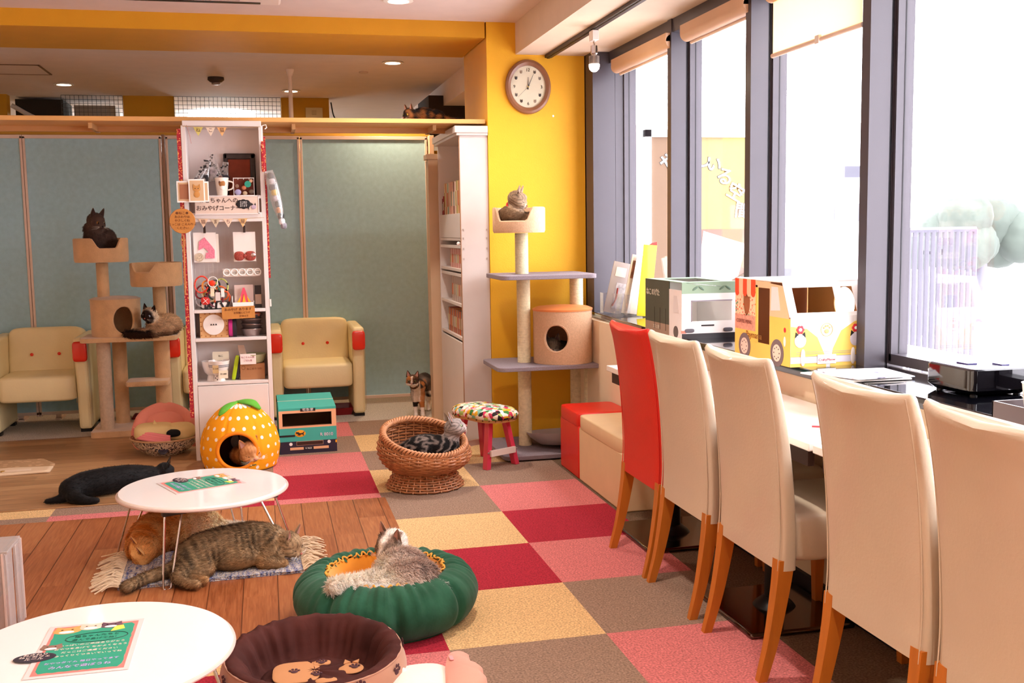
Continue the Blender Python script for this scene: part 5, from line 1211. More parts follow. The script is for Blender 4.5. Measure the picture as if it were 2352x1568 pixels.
def paw(parent, c, s, R, name='paw_print'):
    g = [ball((0, -.2*s, 0), (s*.42, s*.36, .0016), 12, 6)] + [ball((x*s, y*s, 0), (s*.17, s*.22, .0016), 10, 5) for x, y in ((-.5, .12), (-.2, .45), (.2, .45), (.5, .12))]
    return build(name, xf(join(*g), loc=c, rot=R), PAW, parent)
for i in range(22):
    a = -PI*.98+2*PI*i/22; z = (.085 if i % 2 else .045)*(1 if math.sin(a) < 0 else 1.3); s_ = z/wall_h(a); r = (.245+.022*math.sin(PI*s_*.9))+.001
    x, y = r*math.cos(a)*.955, r*math.sin(a)*.80; nrm = Vector((math.cos(a)/.955, math.sin(a)/.80, 0)).normalized(); u = Vector((-nrm.y, nrm.x, 0)); w_ = Vector((0, 0, 1))
    Rm_ = Matrix((u, w_, nrm)).transposed() @ Matrix.Rotation(random.uniform(-.5, .5), 3, 'Z')
    paw(t, (x, y, z), .026, Rm_)
bone = M('applique_tan', '#bf8658', .85)
build('cat_applique', [(rbox((-.05, -.0, .0605), (.13, .14, .008), .6), bone), (rbox((.02, .045, .0625), (.05, .03, .007), .6), bone), (rbox((.1, -.0, .058), (.07, .07, .01), 1.0), bone), (rbox((.03, -.065, .058), (.06, .035, .008), .8), bone), (prism([(.08, .025), (.085, .055), (.1, .035)], .058, .063), bone), (prism([(.12, .025), (.125, .05), (.105, .035)], .058, .063), bone)], bone, t)
for c in ((-.055, 0, .0655), (.005, -.03, .0655), (.02, .045, .067), (.11, .0, .0645)): paw(t, c, .024, Matrix.Identity(3))

# plush toy at the very bottom
t = thing('plush_toy', 'white plush toy with a pink scalloped tail at the bottom edge', 'toy', (.41, 2.72, 0))
PW = M('white_plush', '#f1e6dc', .95, bump=.3, bs=120, sheen=.5); PS = M('pink_plush', '#e39a86', .9, bump=.15, sheen=.3)
build('body', [(rbox((-.035, 0, .035), (.19, .25, .075), .75), PW), (ball((-.085, .055, .05), (.016, .018, .026), 14, 10), PW), (ball((-.10, .02, .03), (.04, .03, .025), 14, 10), PW)], PW, t, smooth=80)
pts = [(0, -.1), (.035, -.12), (.075, -.11), (.10, -.085), (.103, -.06), (.098, -.04), (.105, -.02), (.1, .01), (.088, .03), (.086, .055), (.088, .08), (.075, .105), (.055, .112), (.04, .10), (.03, .07), (.02, .03)]
P = bezier([(x*1.12, y*1.12, 0) for x, y in pts], 4)
build('scalloped_tail', loft([[(x*s+.045*(1-s)+.015, y*s-.0*(1-s), z) for x, y, _ in P] for z, s in ((.045, .9), (.052, 1.0), (.066, 1.0), (.075, .88))]), PS, t, smooth=80, rot=(0, -.12, 0))
build('tag', rbox((.052, .065, .085), (.012, .03, .004), .5), M('pink_tag', '#ee9a9c', .6), t)

# clear acrylic stand and black bag at the left edge
t = thing('acrylic_stand', 'clear acrylic stand at the left edge beside the nearest table', 'stand', (-.945, 3.60, 0)); t.scale = (1, 1, .93)
AC = clear('acrylic_sheet', .12, (.86, .82, .8), .22)
build('top', box(-.12, .12, -.1, .08, .298, .308), AC, t, bev=.002); build('side', box(.1, .115, -.1, -.02, 0, .298), AC, t, bev=.002); build('side', box(.112, .122, .0, .08, 0, .298), AC, t, bev=.002); build('front', box(-.12, .1, -.1, -.094, 0, .298), AC, t)
build('edge_strip', join(box(.1, .106, -.101, -.095, 0, .3), box(.117, .123, .074, .081, 0, .3)), M('acrylic_edge', '#d6bcb0', .2), t)
t = thing('shoulder_bag', 'rounded black bag on the floor at the far left edge, under the acrylic stand', 'bag', (-.975, 3.38, 0)); build('body', rbox((0, 0, .09), (.2, .14, .18), .6), BLACK, t); build('strap', tube(bezier([(-.08, 0, .16), (-.04, 0, .25), (.04, 0, .25), (.08, 0, .16)], 6), .006, 8), BLACK, t)
# ================================================================ things on the ledge
LZ = .785
t = thing('leaflet_holder', 'clear plastic leaflet holder at the far end of the black ledge', 'leaflet holder', (1.93, 5.66, LZ), .0)
for k in range(3):
    y = -.12*k
    build('pocket', join(box(-.075+.03*k, .045+.03*k, y-.004, y, .004, .12), box(-.077+.03*k, -.075+.03*k, y-.004, y+.05, .004, .12), box(.045+.03*k, .047+.03*k, y-.004, y+.05, .004, .12)), GLASS, t)
build('base', box(-.085, .115, -.26, .07, 0, .004), GLASS, t)
def leaflet(x, y, w, h_, tx, ty, col, lab, extra=None, th=.006):
    t = thing('leaflet', lab, 'leaflet', (x, y, LZ+.006)); t.rotation_euler = (tx, ty, 0)
    build('sheet', [(box(-w/2, w/2, 0, th, 0, h_), None)], M('leaflet_'+col[1:], col, .4, coat=.3), t)
    if extra: extra(t, w, h_)
    return t
def e_grey(t, w, h_):
    build('cover_card', box(-w*.3, w*.28, -.0015, 0, h_*.72, h_*.9), M('leaflet_ivory', '#e6d6c6', .4), t)
    build('photo', box(-w*.12, w*.46, -.0015, 0, h_*.1, h_*.6), M('leaflet_photo', '#b8b2b2', .4, var=.3, vs=50), t)
    build('red_stroke', tube(bezier([(-w*.1, -.003, h_*.14), (w*.02, -.003, h_*.3), (w*.0, -.003, h_*.5)], 5), .004, 6), M('leaflet_red', '#9c3020', .5), t)
def e_photo(t, w, h_): build('photo', box(-w*.38, w*.38, -.0015, 0, h_*.6, h_*.9), M('leaflet_brownphoto', '#7a4a3a', .4, var=.5, vs=30), t)
leaflet(1.895, 5.62, .105, .29, .03, .22, '#a89c96', 'grey leaflet with a photo panel in the front pocket of the holder', e_grey)
leaflet(1.955, 5.52, .085, .33, .03, .2, '#cbbfb4', 'leaflet with a dark photo at its top, in the middle pocket', e_photo)
leaflet(1.985, 5.50, .09, .32, .03, .18, '#f0ece8', 'plain white leaflet in the middle pocket of the holder')
leaflet(1.985, 5.36, .075, .385, .02, .1, '#ead01c', 'tall yellow file folder with a red top in the rear pocket', lambda t, w, h_: build('red_top', prism([(-w*.1, h_), (w*.5, h_), (w*.45, h_+.02), (w*.1, h_+.012)], 0, .006, 'y'), RED, t))

# green cardboard truck on the ledge
GD = M('dark_green_print', '#4f5446', .6, var=.08); GL_ = M('light_green_print', '#8ea78e', .6); WP = M('white_card', '#f0ecea', .55)
t = thing('cardboard_truck', 'dark green and white cardboard box printed as a truck on the black ledge', 'cardboard box', (1.745, 4.24, LZ), -.0)
w, L_, H = .262, .44, .245
build('side_wall', [(box(-.002, .002, .14, L_, .05, H), GD), (box(-.002, .002, .0, .14, .0, .21), WP), (box(-.002, .002, .14, L_, .0, .05), M('tan_print', '#a58f7c', .6))], GD, t)
build('side_wall', [(box(w-.004, w, 0, L_, 0, H), WP)], WP, t)
build('rear_wall', box(.002, w-.004, L_-.004, L_, 0, H), CARDB, t)
build('front_wall', [(box(0, w, -.002, .002, .0, .075), WP), (box(0, .045, -.002, .002, .075, .165), WP), (box(w-.03, w, -.002, .002, .075, .165), WP), (box(0, w, -.002, .002, .165, .195), WP), (box(0, w, -.002, .002, .195, H-.002), GL_)], WP, t)
build('roof', [(box(0, w, 0, .05, H-.003, H), GL_), (box(0, w, L_-.08, L_, H-.003, H), GL_), (box(0, .05, .05, L_-.08, H-.003, H), GL_), (box(w-.05, w, .05, L_-.08, H-.003, H), GL_)], GL_, t); M('pale_window', '#e2dede', .4)
build('inside', [(box(.004, w-.005, L_-.0065, L_-.0045, .004, H-.006), WP), (box(.004, w-.005, .004, L_-.006, .002, .004), WP)], WP, t)
build('roof_tape', tube(bezier([(.02, -.003, H-.003), (.1, -.004, H-.012), (.18, -.004, H-.02)], 6), .0015, 5), clear('tape_clear', .3), t)
for x in (.075, .2): build('leaf_print', [(ball((x+sx*.014, -.003, .218), (.016, .0012, .005), 12, 6, rot=(0, sx*.6, 0)), M('leaf_print', '#5f7a66', .6)) for sx in (-1, 1)], None, t)
build('windscreen_edge', join(box(.044, w-.028, -.0035, -.002, .161, .166), box(.0425, .046, -.0035, -.002, .073, .166)), M('grey_line', '#8d8590', .5), t)
build('plate_slot', box(.09, .15, -.0035, -.002, .053, .059), INK, t)
build('headlamp', rbox((.035, -.003, .035), (.045, .004, .018), .6), M('lamp_print', '#5a565e', .4), t); build('headlamp', rbox((.215, -.003, .035), (.045, .004, .018), .6), M('lamp_print', '#5a565e', .4), t)
build('bumper', box(.0, w, -.006, -.002, .0, .022), M('bumper_print', '#2b272b', .4), t); build('side_lamp', box(-.003, .02, -.0035, -.002, .024, .036), M('print_orange', '#d07a66', .5), t)
build('door_window', prism([(.02, .11), (.09, .11), (.085, .185), (.045, .185)], -.0035, -.002, 'x'), M('pale_window', '#e2dede', .4), t)
build('wheel', xf(lathe([(.001, 0), (.026, 0), (.026, .002), (.001, .002)], 24), rot=(0, -PI/2, 0), loc=(-.002, .06, .026)), M('wheel_print', '#6a625e', .5), t)
text('side_lettering', 'ねこのげた', .034, M('pale_ink', '#d8d4c4', .6), t, (-.0028, .34, .185), (PI/2, 0, -PI/2), off=.0006)
for i in range(3): build('slat_line', box(-.0032, -.002, .18+.07*i, .182+.07*i, .02, .12), M('side_dark', '#38332c', .6), t)
text('side_small_lettering', 'カフェ便', .02, M('pale_ink', '#d8d4c4', .6), t, (-.0028, .30, .03), (PI/2, 0, -PI/2))

# yellow cardboard camper van
YP = M('yellow_print', '#f0c95e', .55); PB = M('peach_card', '#e9c39a', .6)
t = thing('cardboard_van', 'yellow and white cardboard camper van box with cut-out windows on the ledge', 'cardboard box', (1.733, 3.25, LZ), 0)
w, L_, H, H2 = .30, .43, .29, .17
# left side (faces -X) as panels around two openings
build('side_wall', [
 (box(-.002, .002, .26, L_, 0, .10), YP), (box(-.002, .002, .26, L_, .10, .155), M('menu_print', '#d49c86', .6, var=.2, vs=80)),
 (box(-.002, .002, .15, .26, .0, .062), YP), (box(-.002, .002, .15, .26, .262, H-.005), PB), (box(-.002, .002, .245, .26, .06, .27), YP),
 (box(-.002, .002, .0, .15, .0, .165), YP), (loft([[(-.002, .01, .165), (-.002, .15, .165), (-.002, .15, .28), (-.002, .06, .275)], [(.002, .01, .165), (.002, .15, .165), (.002, .15, .28), (.002, .06, .275)]]), PB)], YP, t)
n_ = 44; oc = (.335, .205, .030, .052); pr = []
def ringpanel(y0, y1, z0, z1, c, x0=-.002, x1=.002, n_=48):
    """rectangular panel with an elliptical hole"""
    out = []; inn = []
    for i in range(n_):
        a = 2*PI*i/n_; ca, sa = math.cos(a), math.sin(a); hy, hz = (y1-y0)/2, (z1-z0)/2; cy, cz = (y0+y1)/2, (z0+z1)/2
        m_ = max(abs(ca), abs(sa)); out.append((cy+hy*ca/m_, cz+hz*sa/m_)); inn.append((c[0]+c[2]*ca, c[1]+c[3]*sa))
    v = [(x0, y, z) for y, z in out]+[(x0, y, z) for y, z in inn]+[(x1, y, z) for y, z in out]+[(x1, y, z) for y, z in inn]; f = []
    for i in range(n_):
        j = (i+1) % n_; f += [(i, j, n_+j, n_+i), (2*n_+i, 3*n_+i, 3*n_+j, 2*n_+j), (n_+i, n_+j, 3*n_+j, 3*n_+i), (i, 2*n_+i, 2*n_+j, j)]
    return v, f
n = NT('floral_print', .6); vo = n.N.new('ShaderNodeTexVoronoi'); vo.inputs['Scale'].default_value = 85; n.L.new(n.co, vo.inputs['Vector'])
s2 = n.N.new('ShaderNodeSeparateColor'); n.L.new(vo.outputs['Color'], s2.inputs[0])
FLO = n.out(n.mix(n.m_('LESS_THAN', vo.outputs['Distance'], .42), lin('#e9d3ae'), n.ramp(s2.outputs[0], [(0, lin('#e05a30')), (.4, lin('#e9806a')), (.65, lin('#5f8f6a')), (.8, lin('#e8b08c'))], 'CONSTANT')))
build('flower_panel', ringpanel(.262, L_-.002, .155, H-.002, oc), FLO, t)
for i, c in enumerate(['#e4502a', '#e6c6a0', '#e4502a', '#e6c6a0', '#e4502a']):
    y0 = .262+(L_-.264)*i/5; y1 = y0+(L_-.264)/5; yc = (y0+y1)/2; hw = (y1-y0)/2*.98
    m = M('awning_'+c[1:], c, .5)
    pts = [(y0, H-.002), (y0, H-.05)]+[(yc+hw*math.cos(a), H-.05+hw*math.sin(a)) for a in [PI+PI*k/10 for k in range(11)]]+[(y1, H-.05), (y1, H-.002)]
    build('awning_stripe', prism(pts, -.0036, -.002, 'x'), m, t)
build('rear_wall', box(.0, w, L_-.004, L_, 0, H), CARDB, t)
build('far_side_wall', [(xf(ringpanel(.02, L_-.01, .0, H-.01, (.16, .2, .07, .06), -.002, .002), loc=(w-.002, 0, 0)), CARDB)], CARDB, t)
build('roof', [(loft([[(0, .06, H-.004), (w, .06, H-.004), (w, L_, H-.004), (0, L_, H-.004)], [(0, .06, H), (w, .06, H), (w, L_, H), (0, L_, H)]]), WP)], WP, t)
# slanted windscreen wall made of strips round an opening
def slant(x0, x1, s0, s1, m, off=0):
    def P(s): return (.005+.055*s, .17+.116*s)
    (y0, z0), (y1, z1) = P(s0), P(s1)
    return (loft([[(x0, y0-off, z0), (x1, y0-off, z0), (x1, y1-off, z1), (x0, y1-off, z1)], [(x0, y0+.004, z0), (x1, y0+.004, z0), (x1, y1+.004, z1), (x0, y1+.004, z1)]]), m)
build('windscreen_wall', [slant(0, w, 0, .12, WP), slant(0, .03, .12, .85, WP), slant(w-.04, w, .12, .85, WP), slant(w*.62, w*.72, .12, .85, WP), slant(0, w, .85, 1.0, WP)], WP, t)
build('front_wall', [(box(0, w, -.002, .002, 0, .172), WP)], WP, t)
build('front_yellow', [(prism([(0, .0), (.135, .0), (.128, .04), (.10, .1), (.06, .13), (0, .14)], -.0032, -.002, 'y'), YP), (prism([(.15, .0), (w, .0), (w, .165), (.24, .15), (.19, .12), (.16, .06)], -.0032, -.002, 'y'), YP)], YP, t)
GLN = M('bumper_grey_print', '#cfc9d2', .5); OUTL = M('outline_print', '#8f8a94', .5)
build('bumper', [(box(.0, w, -.0045, -.003, .012, .034), GLN), (box(.0, w, -.005, -.0045, .034, .0352), OUTL), (box(.02, w, -.005, -.0045, .05, .0512), OUTL), (box(.02, w, -.005, -.0045, .044, .0452), OUTL)], GLN, t)
for x in (.045, .235): build('bumper_guard', rbox((x, -.0055, .032), (.016, .004, .058), .8), WP, t)
build('licence_plate', [(box(.10, .17, -.0065, -.005, .008, .04), WP)], WP, t); text('plate_lettering', 'CraftyMeow', .0125, M('plate_red', '#b03a48', .5), t, (.135, -.007, .022), FRONT)
RP = M('flower_red_print', '#d8303c', .5)
for x in (.035, .245):
    build('flower', [(ball((x+.009*math.cos(a), -.0045, .128+.009*math.sin(a)), (.0065, .001, .0065), 10, 5), RP) for a in [PI/3*k for k in range(6)]]+[(ball((x, -.0052, .128), (.006, .001, .006), 10, 5), WP)], None, t)
    build('cat_headlamp', [(ball((x, -.0045, .09), (.022, .0012, .024), 22, 8), GLN), (prism([(x-.02, .1), (x-.017, .12), (x-.006, .111)], -.005, -.003, 'y'), INK), (prism([(x+.02, .1), (x+.017, .12), (x+.006, .111)], -.005, -.003, 'y'), INK)], None, t)
build('paw_emblem', [(tube([(.135+.022*math.cos(a), -.004, .125+.022*math.sin(a)) for a in [2*PI*k/30 for k in range(30)]], .0012, 5, closed=True), M('apricot_print', '#f0b070', .5)), (ball((.135, -.004, .12), (.009, .001, .008), 12, 6), M('apricot_print', '#f0b070', .5))]+[(ball((.135+x, -.004, .134+z), (.0035, .001, .004), 8, 5), M('apricot_print', '#f0b070', .5)) for x, z in ((-.011, -.002), (-.004, .004), (.004, .004), (.011, -.002))], None, t)
for y in (.09, .345):
    wh = build('wheel', xf(lathe([(.001, 0), (.048, 0), (.048, .0015), (.001, .0015)], 32, sx=1.0), rot=(0, -PI/2, 0), loc=(-.002, y, .04)), M('tyre_print', '#6f6466', .5), t)
    build('wheel_hub', xf(lathe([(.001, 0), (.03, 0), (.03, .001), (.001, .001)], 32), rot=(0, -PI/2, 0), loc=(-.0036, y, .04)), M('hub_print', '#e4d2c0', .5), wh)
    build('wheel_bolts', join(*[ball((-.0048, y+.02*math.cos(a), .04+.02*math.sin(a)), (.0006, .003, .003), 8, 4) for a in [PI/4*k for k in range(8)]]), INK, wh)
build('side_window', prism([(.07, .19), (.14, .185), (.135, .27), (.09, .27)], -.0034, -.002, 'x'), M('pale_window', '#e2dede', .4), t)
build('side_marker', [(ball((-.003, .035, .125), (.001, .008, .009), 10, 6), RP), (ball((-.003, .035, .085), (.001, .009, .018), 12, 6), WP)], None, t)
text('side_script', 'Paymama', .034, M('script_brown', '#8a5a20', .5), t, (-.003, .27, .085), (PI/2, 0, -PI/2))
text('side_menu_lettering', 'COFFEE MENU', .02, M('menu_brown', '#8c5044', .5), t, (-.003, .35, .13), (PI/2, 0, -PI/2))
build('inside', [(box(.003, .005, .262, L_-.004, .004, H-.006), M('card_brown', '#9a5f38', .8)), (box(.005, w-.006, L_-.007, L_-.004, .004, H-.006), M('card_brown', '#9a5f38', .8)), (box(.003, w-.004, .004, L_-.004, .001, .003), M('card_brown', '#9a5f38', .8))], None, t)

# newspapers, gloss black case, tray and cup
t = thing('newspaper', 'folded colour leaflets and newspaper lying over the edge of the ledge', 'newspaper', (1.83, 2.99, LZ+.002), .0)
n = NT('printed_page', .5); pr = n.noise(26, 4); PRT = n.out(n.ramp(pr, [(.0, lin('#f4f0f2')), (.52, lin('#f4f0f2')), (.56, lin('#a9c4dd')), (.6, lin('#e9dfe8')), (.68, lin('#6a6a84'))]))
build('page', [(prism([(-.145, .1), (-.10, -.12), (.11, -.13), (.165, .11), (.02, .125)], 0, .004), WPAPER)], WPAPER, t)
build('page', xf(prism([(-.08, .08), (-.06, -.11), (.13, -.115), (.155, .085)], .004, .007), rot=(0, 0, .03)), PRT, t)
build('page', xf(prism([(-.12, .0), (-.085, -.13), (.09, -.13), (.1, -.02)], .0075, .011), rot=(0, .0, .05)), PRT, t)
t = thing('black_case', 'glossy black box with tapered underside on the ledge at the right', 'box', (1.985, 2.61, LZ), .0)
def rr4(hx, hy, z, r=.02):
    pts = []
    for cx, cy, a0 in ((hx-r, hy-r, 0), (-hx+r, hy-r, PI/2), (-hx+r, -hy+r, PI), (hx-r, -hy+r, 1.5*PI)): pts += [(cx+r*math.cos(a0+PI/2*i/5), cy+r*math.sin(a0+PI/2*i/5), z) for i in range(6)]
    return pts
build('body', loft([rr4(.085, .09, .004), rr4(.1, .105, .018), rr4(.1, .105, .074), rr4(.097, .102, .078)]), M('piano_black', '#0d0b10', .06, coat=.8), t, smooth=35)
build('lid_rim', loft([rr4(.097, .102, .078), rr4(.094, .099, .0805)]), M('lid_grey', '#55505c', .15, coat=.5), t)
for x in (-.07, .07):
    for y in (-.075, .075): build('foot', cyl((x, y, 0), (x, y, .005), .01), BLACK, t)
for b_ in (box(-.05, -.02, -.02, .03, .0805, .084), box(.03, .055, -.06, -.02, .0805, .083)): build('insert', b_, M('violet_plastic', '#3a3078', .3), t)
t = thing('tray', 'dark grey rectangular tray on the ledge at the right edge', 'tray', (1.86, 2.06, LZ), 0)
GT = M('grey_tray', '#5c4f50', .35)
build('wall', join(box(-.13, -.124, -.16, .16, 0, .046), box(.124, .13, -.16, .16, 0, .046), box(-.13, .13, .154, .16, 0, .046), box(-.13, .13, -.16, -.154, 0, .046)), GT, t, bev=.001); build('bottom', box(-.125, .125, -.155, .155, 0, .004), GT, t)
tag(build('paper_cup', lathe([(.03, 0), (.031, .004), (.04, .09), (.042, .093), (.0385, .09), (.029, .006), (.001, .006)], 32), M('cup_white', '#fbf6f2', .5), loc=(1.80, 2.14, LZ+.005)), 'white paper cup standing in the grey tray', 'cup')
tag(build('paper_cup', lathe([(.03, 0), (.031, .004), (.04, .09), (.042, .093), (.0385, .09), (.029, .006), (.001, .006)], 32), M('cup_pale', '#efdcd6', .5), loc=(1.83, 2.03, LZ+.005)), 'pale pink-ringed cup behind the white paper cup, at the right edge', 'cup')

# ================================================================ outside the windows
t = thing('outdoor_banner', 'yellow outdoor signboard with curved white Japanese lettering outside the window', 'signboard', (2.36, 6.35, .55))
SY = M('banner_yellow', '#84754e', .8); SO = M('banner_orange', '#6b5440', .8)
build('board', [(box(.04, .16, 0, .02, .3, 1.285), SO), (box(.16, .72, 0, .02, .3, 1.285), SY)], SY, t)
build('frame', join(box(-.0, .04, -.02, .03, 0, 1.33), box(.72, .74, -.02, .03, 0, 1.33), box(0, .74, -.02, .03, 1.285, 1.33), box(-.06, -.05, -.02, .03, 0, 1.36), box(.3, .34, .021, .05, -1.45, .4)), M('white_post', '#f0ece8', .5), t)
OUT_ = M('letter_outline', '#2b2826', .7); LT = M('letter_white', '#ffffff', .6)
for ch_, x, z, a, s_ in (('や', .16, 1.12, .2, .12), ('さ', .28, 1.16, .1, .12), ('し', .395, 1.14, .05, .12), ('い', .47, 1.11, -.1, .11), ('る', .545, 1.03, -.25, .12), ('空', .62, .93, -.5, .12), ('間', .67, .81, -.15, .11)):
    text('letter_outline', ch_, s_, OUT_, t, (x, -.001, z), (PI/2, -a, 0), off=.0045, ext=.0005)
    text('letter', ch_, s_, LT, t, (x, -.004, z), (PI/2, -a, 0), off=.0012, ext=.0008)
build('lower_picture', [(box(.16, .72, -.002, 0, .3, .70), M('pic_ground', '#6e564c', .8)), (prism([(.35, .3), (.40, .69), (.70, .60), (.62, .3)], -.004, -.002, 'y'), M('pic_paper', '#a8a09c', .8)), (prism([(.56, .35), (.70, .42), (.66, .3), (.54, .3)], -.006, -.004, 'y'), M('pic_tan', '#4c3f38', .8)), (prism([(.16, .66), (.28, .66), (.2, .6)], -.005, -.003, 'y'), M('pic_grey', '#45404a', .8))], None, t)
pc = build('cat_picture', [(ball((.26, -.006, .52), (.062, .002, .068), 22, 12), M('pic_cat', '#857a78', .8)), (ball((.27, -.006, .38), (.08, .002, .12), 20, 12), M('pic_cat', '#857a78', .8)), (prism([(.21, .55), (.215, .62), (.25, .58)], -.008, -.005, 'y'), M('pic_cat', '#857a78', .8)), (prism([(.31, .55), (.315, .62), (.27, .58)], -.008, -.005, 'y'), M('pic_cat', '#857a78', .8)), (ball((.23, -.009, .525), (.006, .001, .007), 8, 5), M('pic_eye', '#3a3440', .8)), (ball((.285, -.009, .53), (.009, .001, .01), 10, 6), M('pic_eye', '#3a3440', .8))], None, t)
t = thing('air_vent_unit', 'tall pale louvred unit with pipes outside the farthest window', 'outdoor unit', (2.28, 6.6, -.9))
build('casing', box(-.05, .05, 0, .1, 0, 2.5), M('unit_pale', '#837a72', .7), t); build('louvres', join(*[box(-.045, .045, -.004, 0, 2.1+.035*i, 2.115+.035*i) for i in range(8)]), M('louvre_dark', '#342c2a', .7), t)
build('pipe', tube(bezier([(.03, -.02, 2.5), (.035, -.03, 1.9), (.02, -.02, 1.4), (.03, -.02, 0)], 8), .006, 6), M('pipe_pale', '#8a827c', .7), t)
PALE = M('far_concrete', '#d2cfd2', .9); FG = M('far_foliage', '#4d554e', .95, var=.2, vs=3); FD = M('far_dark_glass', '#5a5a66', .5)
tag(build('rooftop', box(2.6, 60, -20, 60, -1.2, -.9), PALE), 'pale flat rooftop terrace spreading outside the windows', 'rooftop')
def railing(p0, p1, h_, k, lab, z=-.9, m=None):
    a, b = Vector(p0), Vector(p1); g = []
    for i in range(k+1):
        q = a.lerp(b, i/k); g.append(cyl((q.x, q.y, z), (q.x, q.y, z+h_), .025, n=6))
    for zz in (z+h_, z+h_*.25): g.append(cyl((a.x, a.y, zz), (b.x, b.y, zz), .03, n=6))
    tag(build('railing', join(*g), m or M('rail_grey', '#56545f', .7)), lab, 'railing')
railing((6.1, 9.2), (6.95, 9.25), 2.1, 12, 'grey outdoor railing in the haze beyond the right window')
railing((3.3, 3.9), (3.3, 5.1), 1.5, 9, 'white balustrade close outside the right window', m=M('rail_white_out', '#b5b1b8', .8))
t = thing('tree', 'round hazy tree far outside the right window', 'tree', (15.2, 20, -.9))
build('crown', join(*[ball((random.uniform(-1.0, 1.1), random.uniform(-.5, .5), 1.9+random.uniform(-.25, .5)), random.uniform(.35, .6), 12, 8) for _ in range(16)]), FG, t); build('trunk', cyl((0, 0, 0), (0, 0, 1.8), .12), FD, t)
t = thing('tree', 'low hazy shrub left of the far round tree', 'tree', (12.4, 18, -.9))
build('crown', join(*[ball((random.uniform(-.3, .3), 0, 1.6+random.uniform(-.1, .1)), .3, 10, 7) for _ in range(5)]), FG, t); build('trunk', cyl((0, 0, 0), (0, 0, 1.5), .08), FD, t)
def bld(x0, x1, y0, y1, h_, lab, dark=False):
    t = thing('far_building', lab, 'building', ((x0+x1)/2, (y0+y1)/2, -.9))
    build('wall', box(-(x1-x0)/2, (x1-x0)/2, -(y1-y0)/2, (y1-y0)/2, 0, h_), FD if dark else PALE, t)
    build('window_band', box(-(x1-x0)/2+.2, (x1-x0)/2-.2, -(y1-y0)/2-.03, -(y1-y0)/2, h_*.45, h_*.55), FD, t)
bld(15.5, 17.6, 27, 29, 5.0, 'hazy low building with a dark band behind the third window')
bld(18, 26, 20.5, 24, 2.0, 'pale low building far outside at the right edge')
bld(10.2, 13.0, 24, 26, 2.0, 'pale low building far outside behind the third window')
tag(build('street_sign', join(box(13.05, 13.75, 22.0, 22.1, 2.34, 2.6), box(13.6, 13.68, 22.02, 22.08, -.9, 2.4)), M('sign_dark', '#45434f', .6)), 'dark signboard in the haze beside the third window post', 'sign')
# small ones
tag(build('wall_sticker', ball((1.69, 6.078, 1.93), (.006, .002, .007), 8, 5), WPAPER), 'tiny white spot stuck on the yellow wall right of the clock', 'sticker')
# ================================================================ cats
FM = bpy.data.materials.new('cat_fur'); FM.use_nodes = True; _n = FM.node_tree.nodes; _b = _n['Principled BSDF']
_a = _n.new('ShaderNodeAttribute'); _a.attribute_name = 'fur_col'; FM.node_tree.links.new(_a.outputs['Color'], _b.inputs['Base Color'])
_b.inputs['Roughness'].default_value = .75; _b.inputs['Specular IOR Level'].default_value = .25; _b.inputs['Sheen Weight'].default_value = .04
FURM = FM.copy(); FURM.name = 'cat_fur_strands'; _nt = FURM.node_tree; _tl = _nt.nodes.new('ShaderNodeBsdfTranslucent'); _mx = _nt.nodes.new('ShaderNodeMixShader'); _mx.inputs[0].default_value = .4
_at = [x for x in _nt.nodes if x.type == 'ATTRIBUTE'][0]; _nt.links.new(_at.outputs['Color'], _tl.inputs[0]); _nt.links.new(_nt.nodes['Principled BSDF'].outputs[0], _mx.inputs[1]); _nt.links.new(_tl.outputs[0], _mx.inputs[2]); _nt.links.new(_mx.outputs[0], _nt.nodes['Material Output'].inputs[0])
EARP = M('ear_pink', '#bd8a7c', .7); NOSE = M('cat_nose', '#b8695f', .4); EYEW = M('cat_eye', '#a9b25a', .08, coat=.8); PUP = M('cat_pupil', '#060606', .1); WHISK = M('whisker', '#eee6de', .5)
def nz(p, s, o=0): return mnoise.noise(Vector((p[0]*s+o, p[1]*s+o*1.7, p[2]*s-o)))
def mixc(a, b, k): k = min(1, max(0, k)); return tuple(x+(y-x)*k for x, y in zip(a, b))
def chain(pts, step=.35):
    """pts: (x,y,z,r) -> overlapping balls along a smooth curve"""
    P = [Vector(p[:3]) for p in pts]; R = [p[3] for p in pts]; out = []
    Q = [P[0]*2-P[1]]+P+[P[-1]*2-P[-2]]
    for i in range(1, len(Q)-2):
        L_ = (Q[i+1]-Q[i]).length; n_ = max(2, int(L_/(step*min(R[i-1], R[i]))))
        for k in range(n_+(i == len(Q)-3)):
            t = k/n_; a, b, c, d = Q[i-1:i+3]
            out.append(ball(.5*((2*b)+(c-a)*t+(2*a-5*b+4*c-d)*t*t+(3*b-a-3*c+d)*t**3), R[i-1]+(R[i]-R[i-1])*t, 14, 8))
    return out
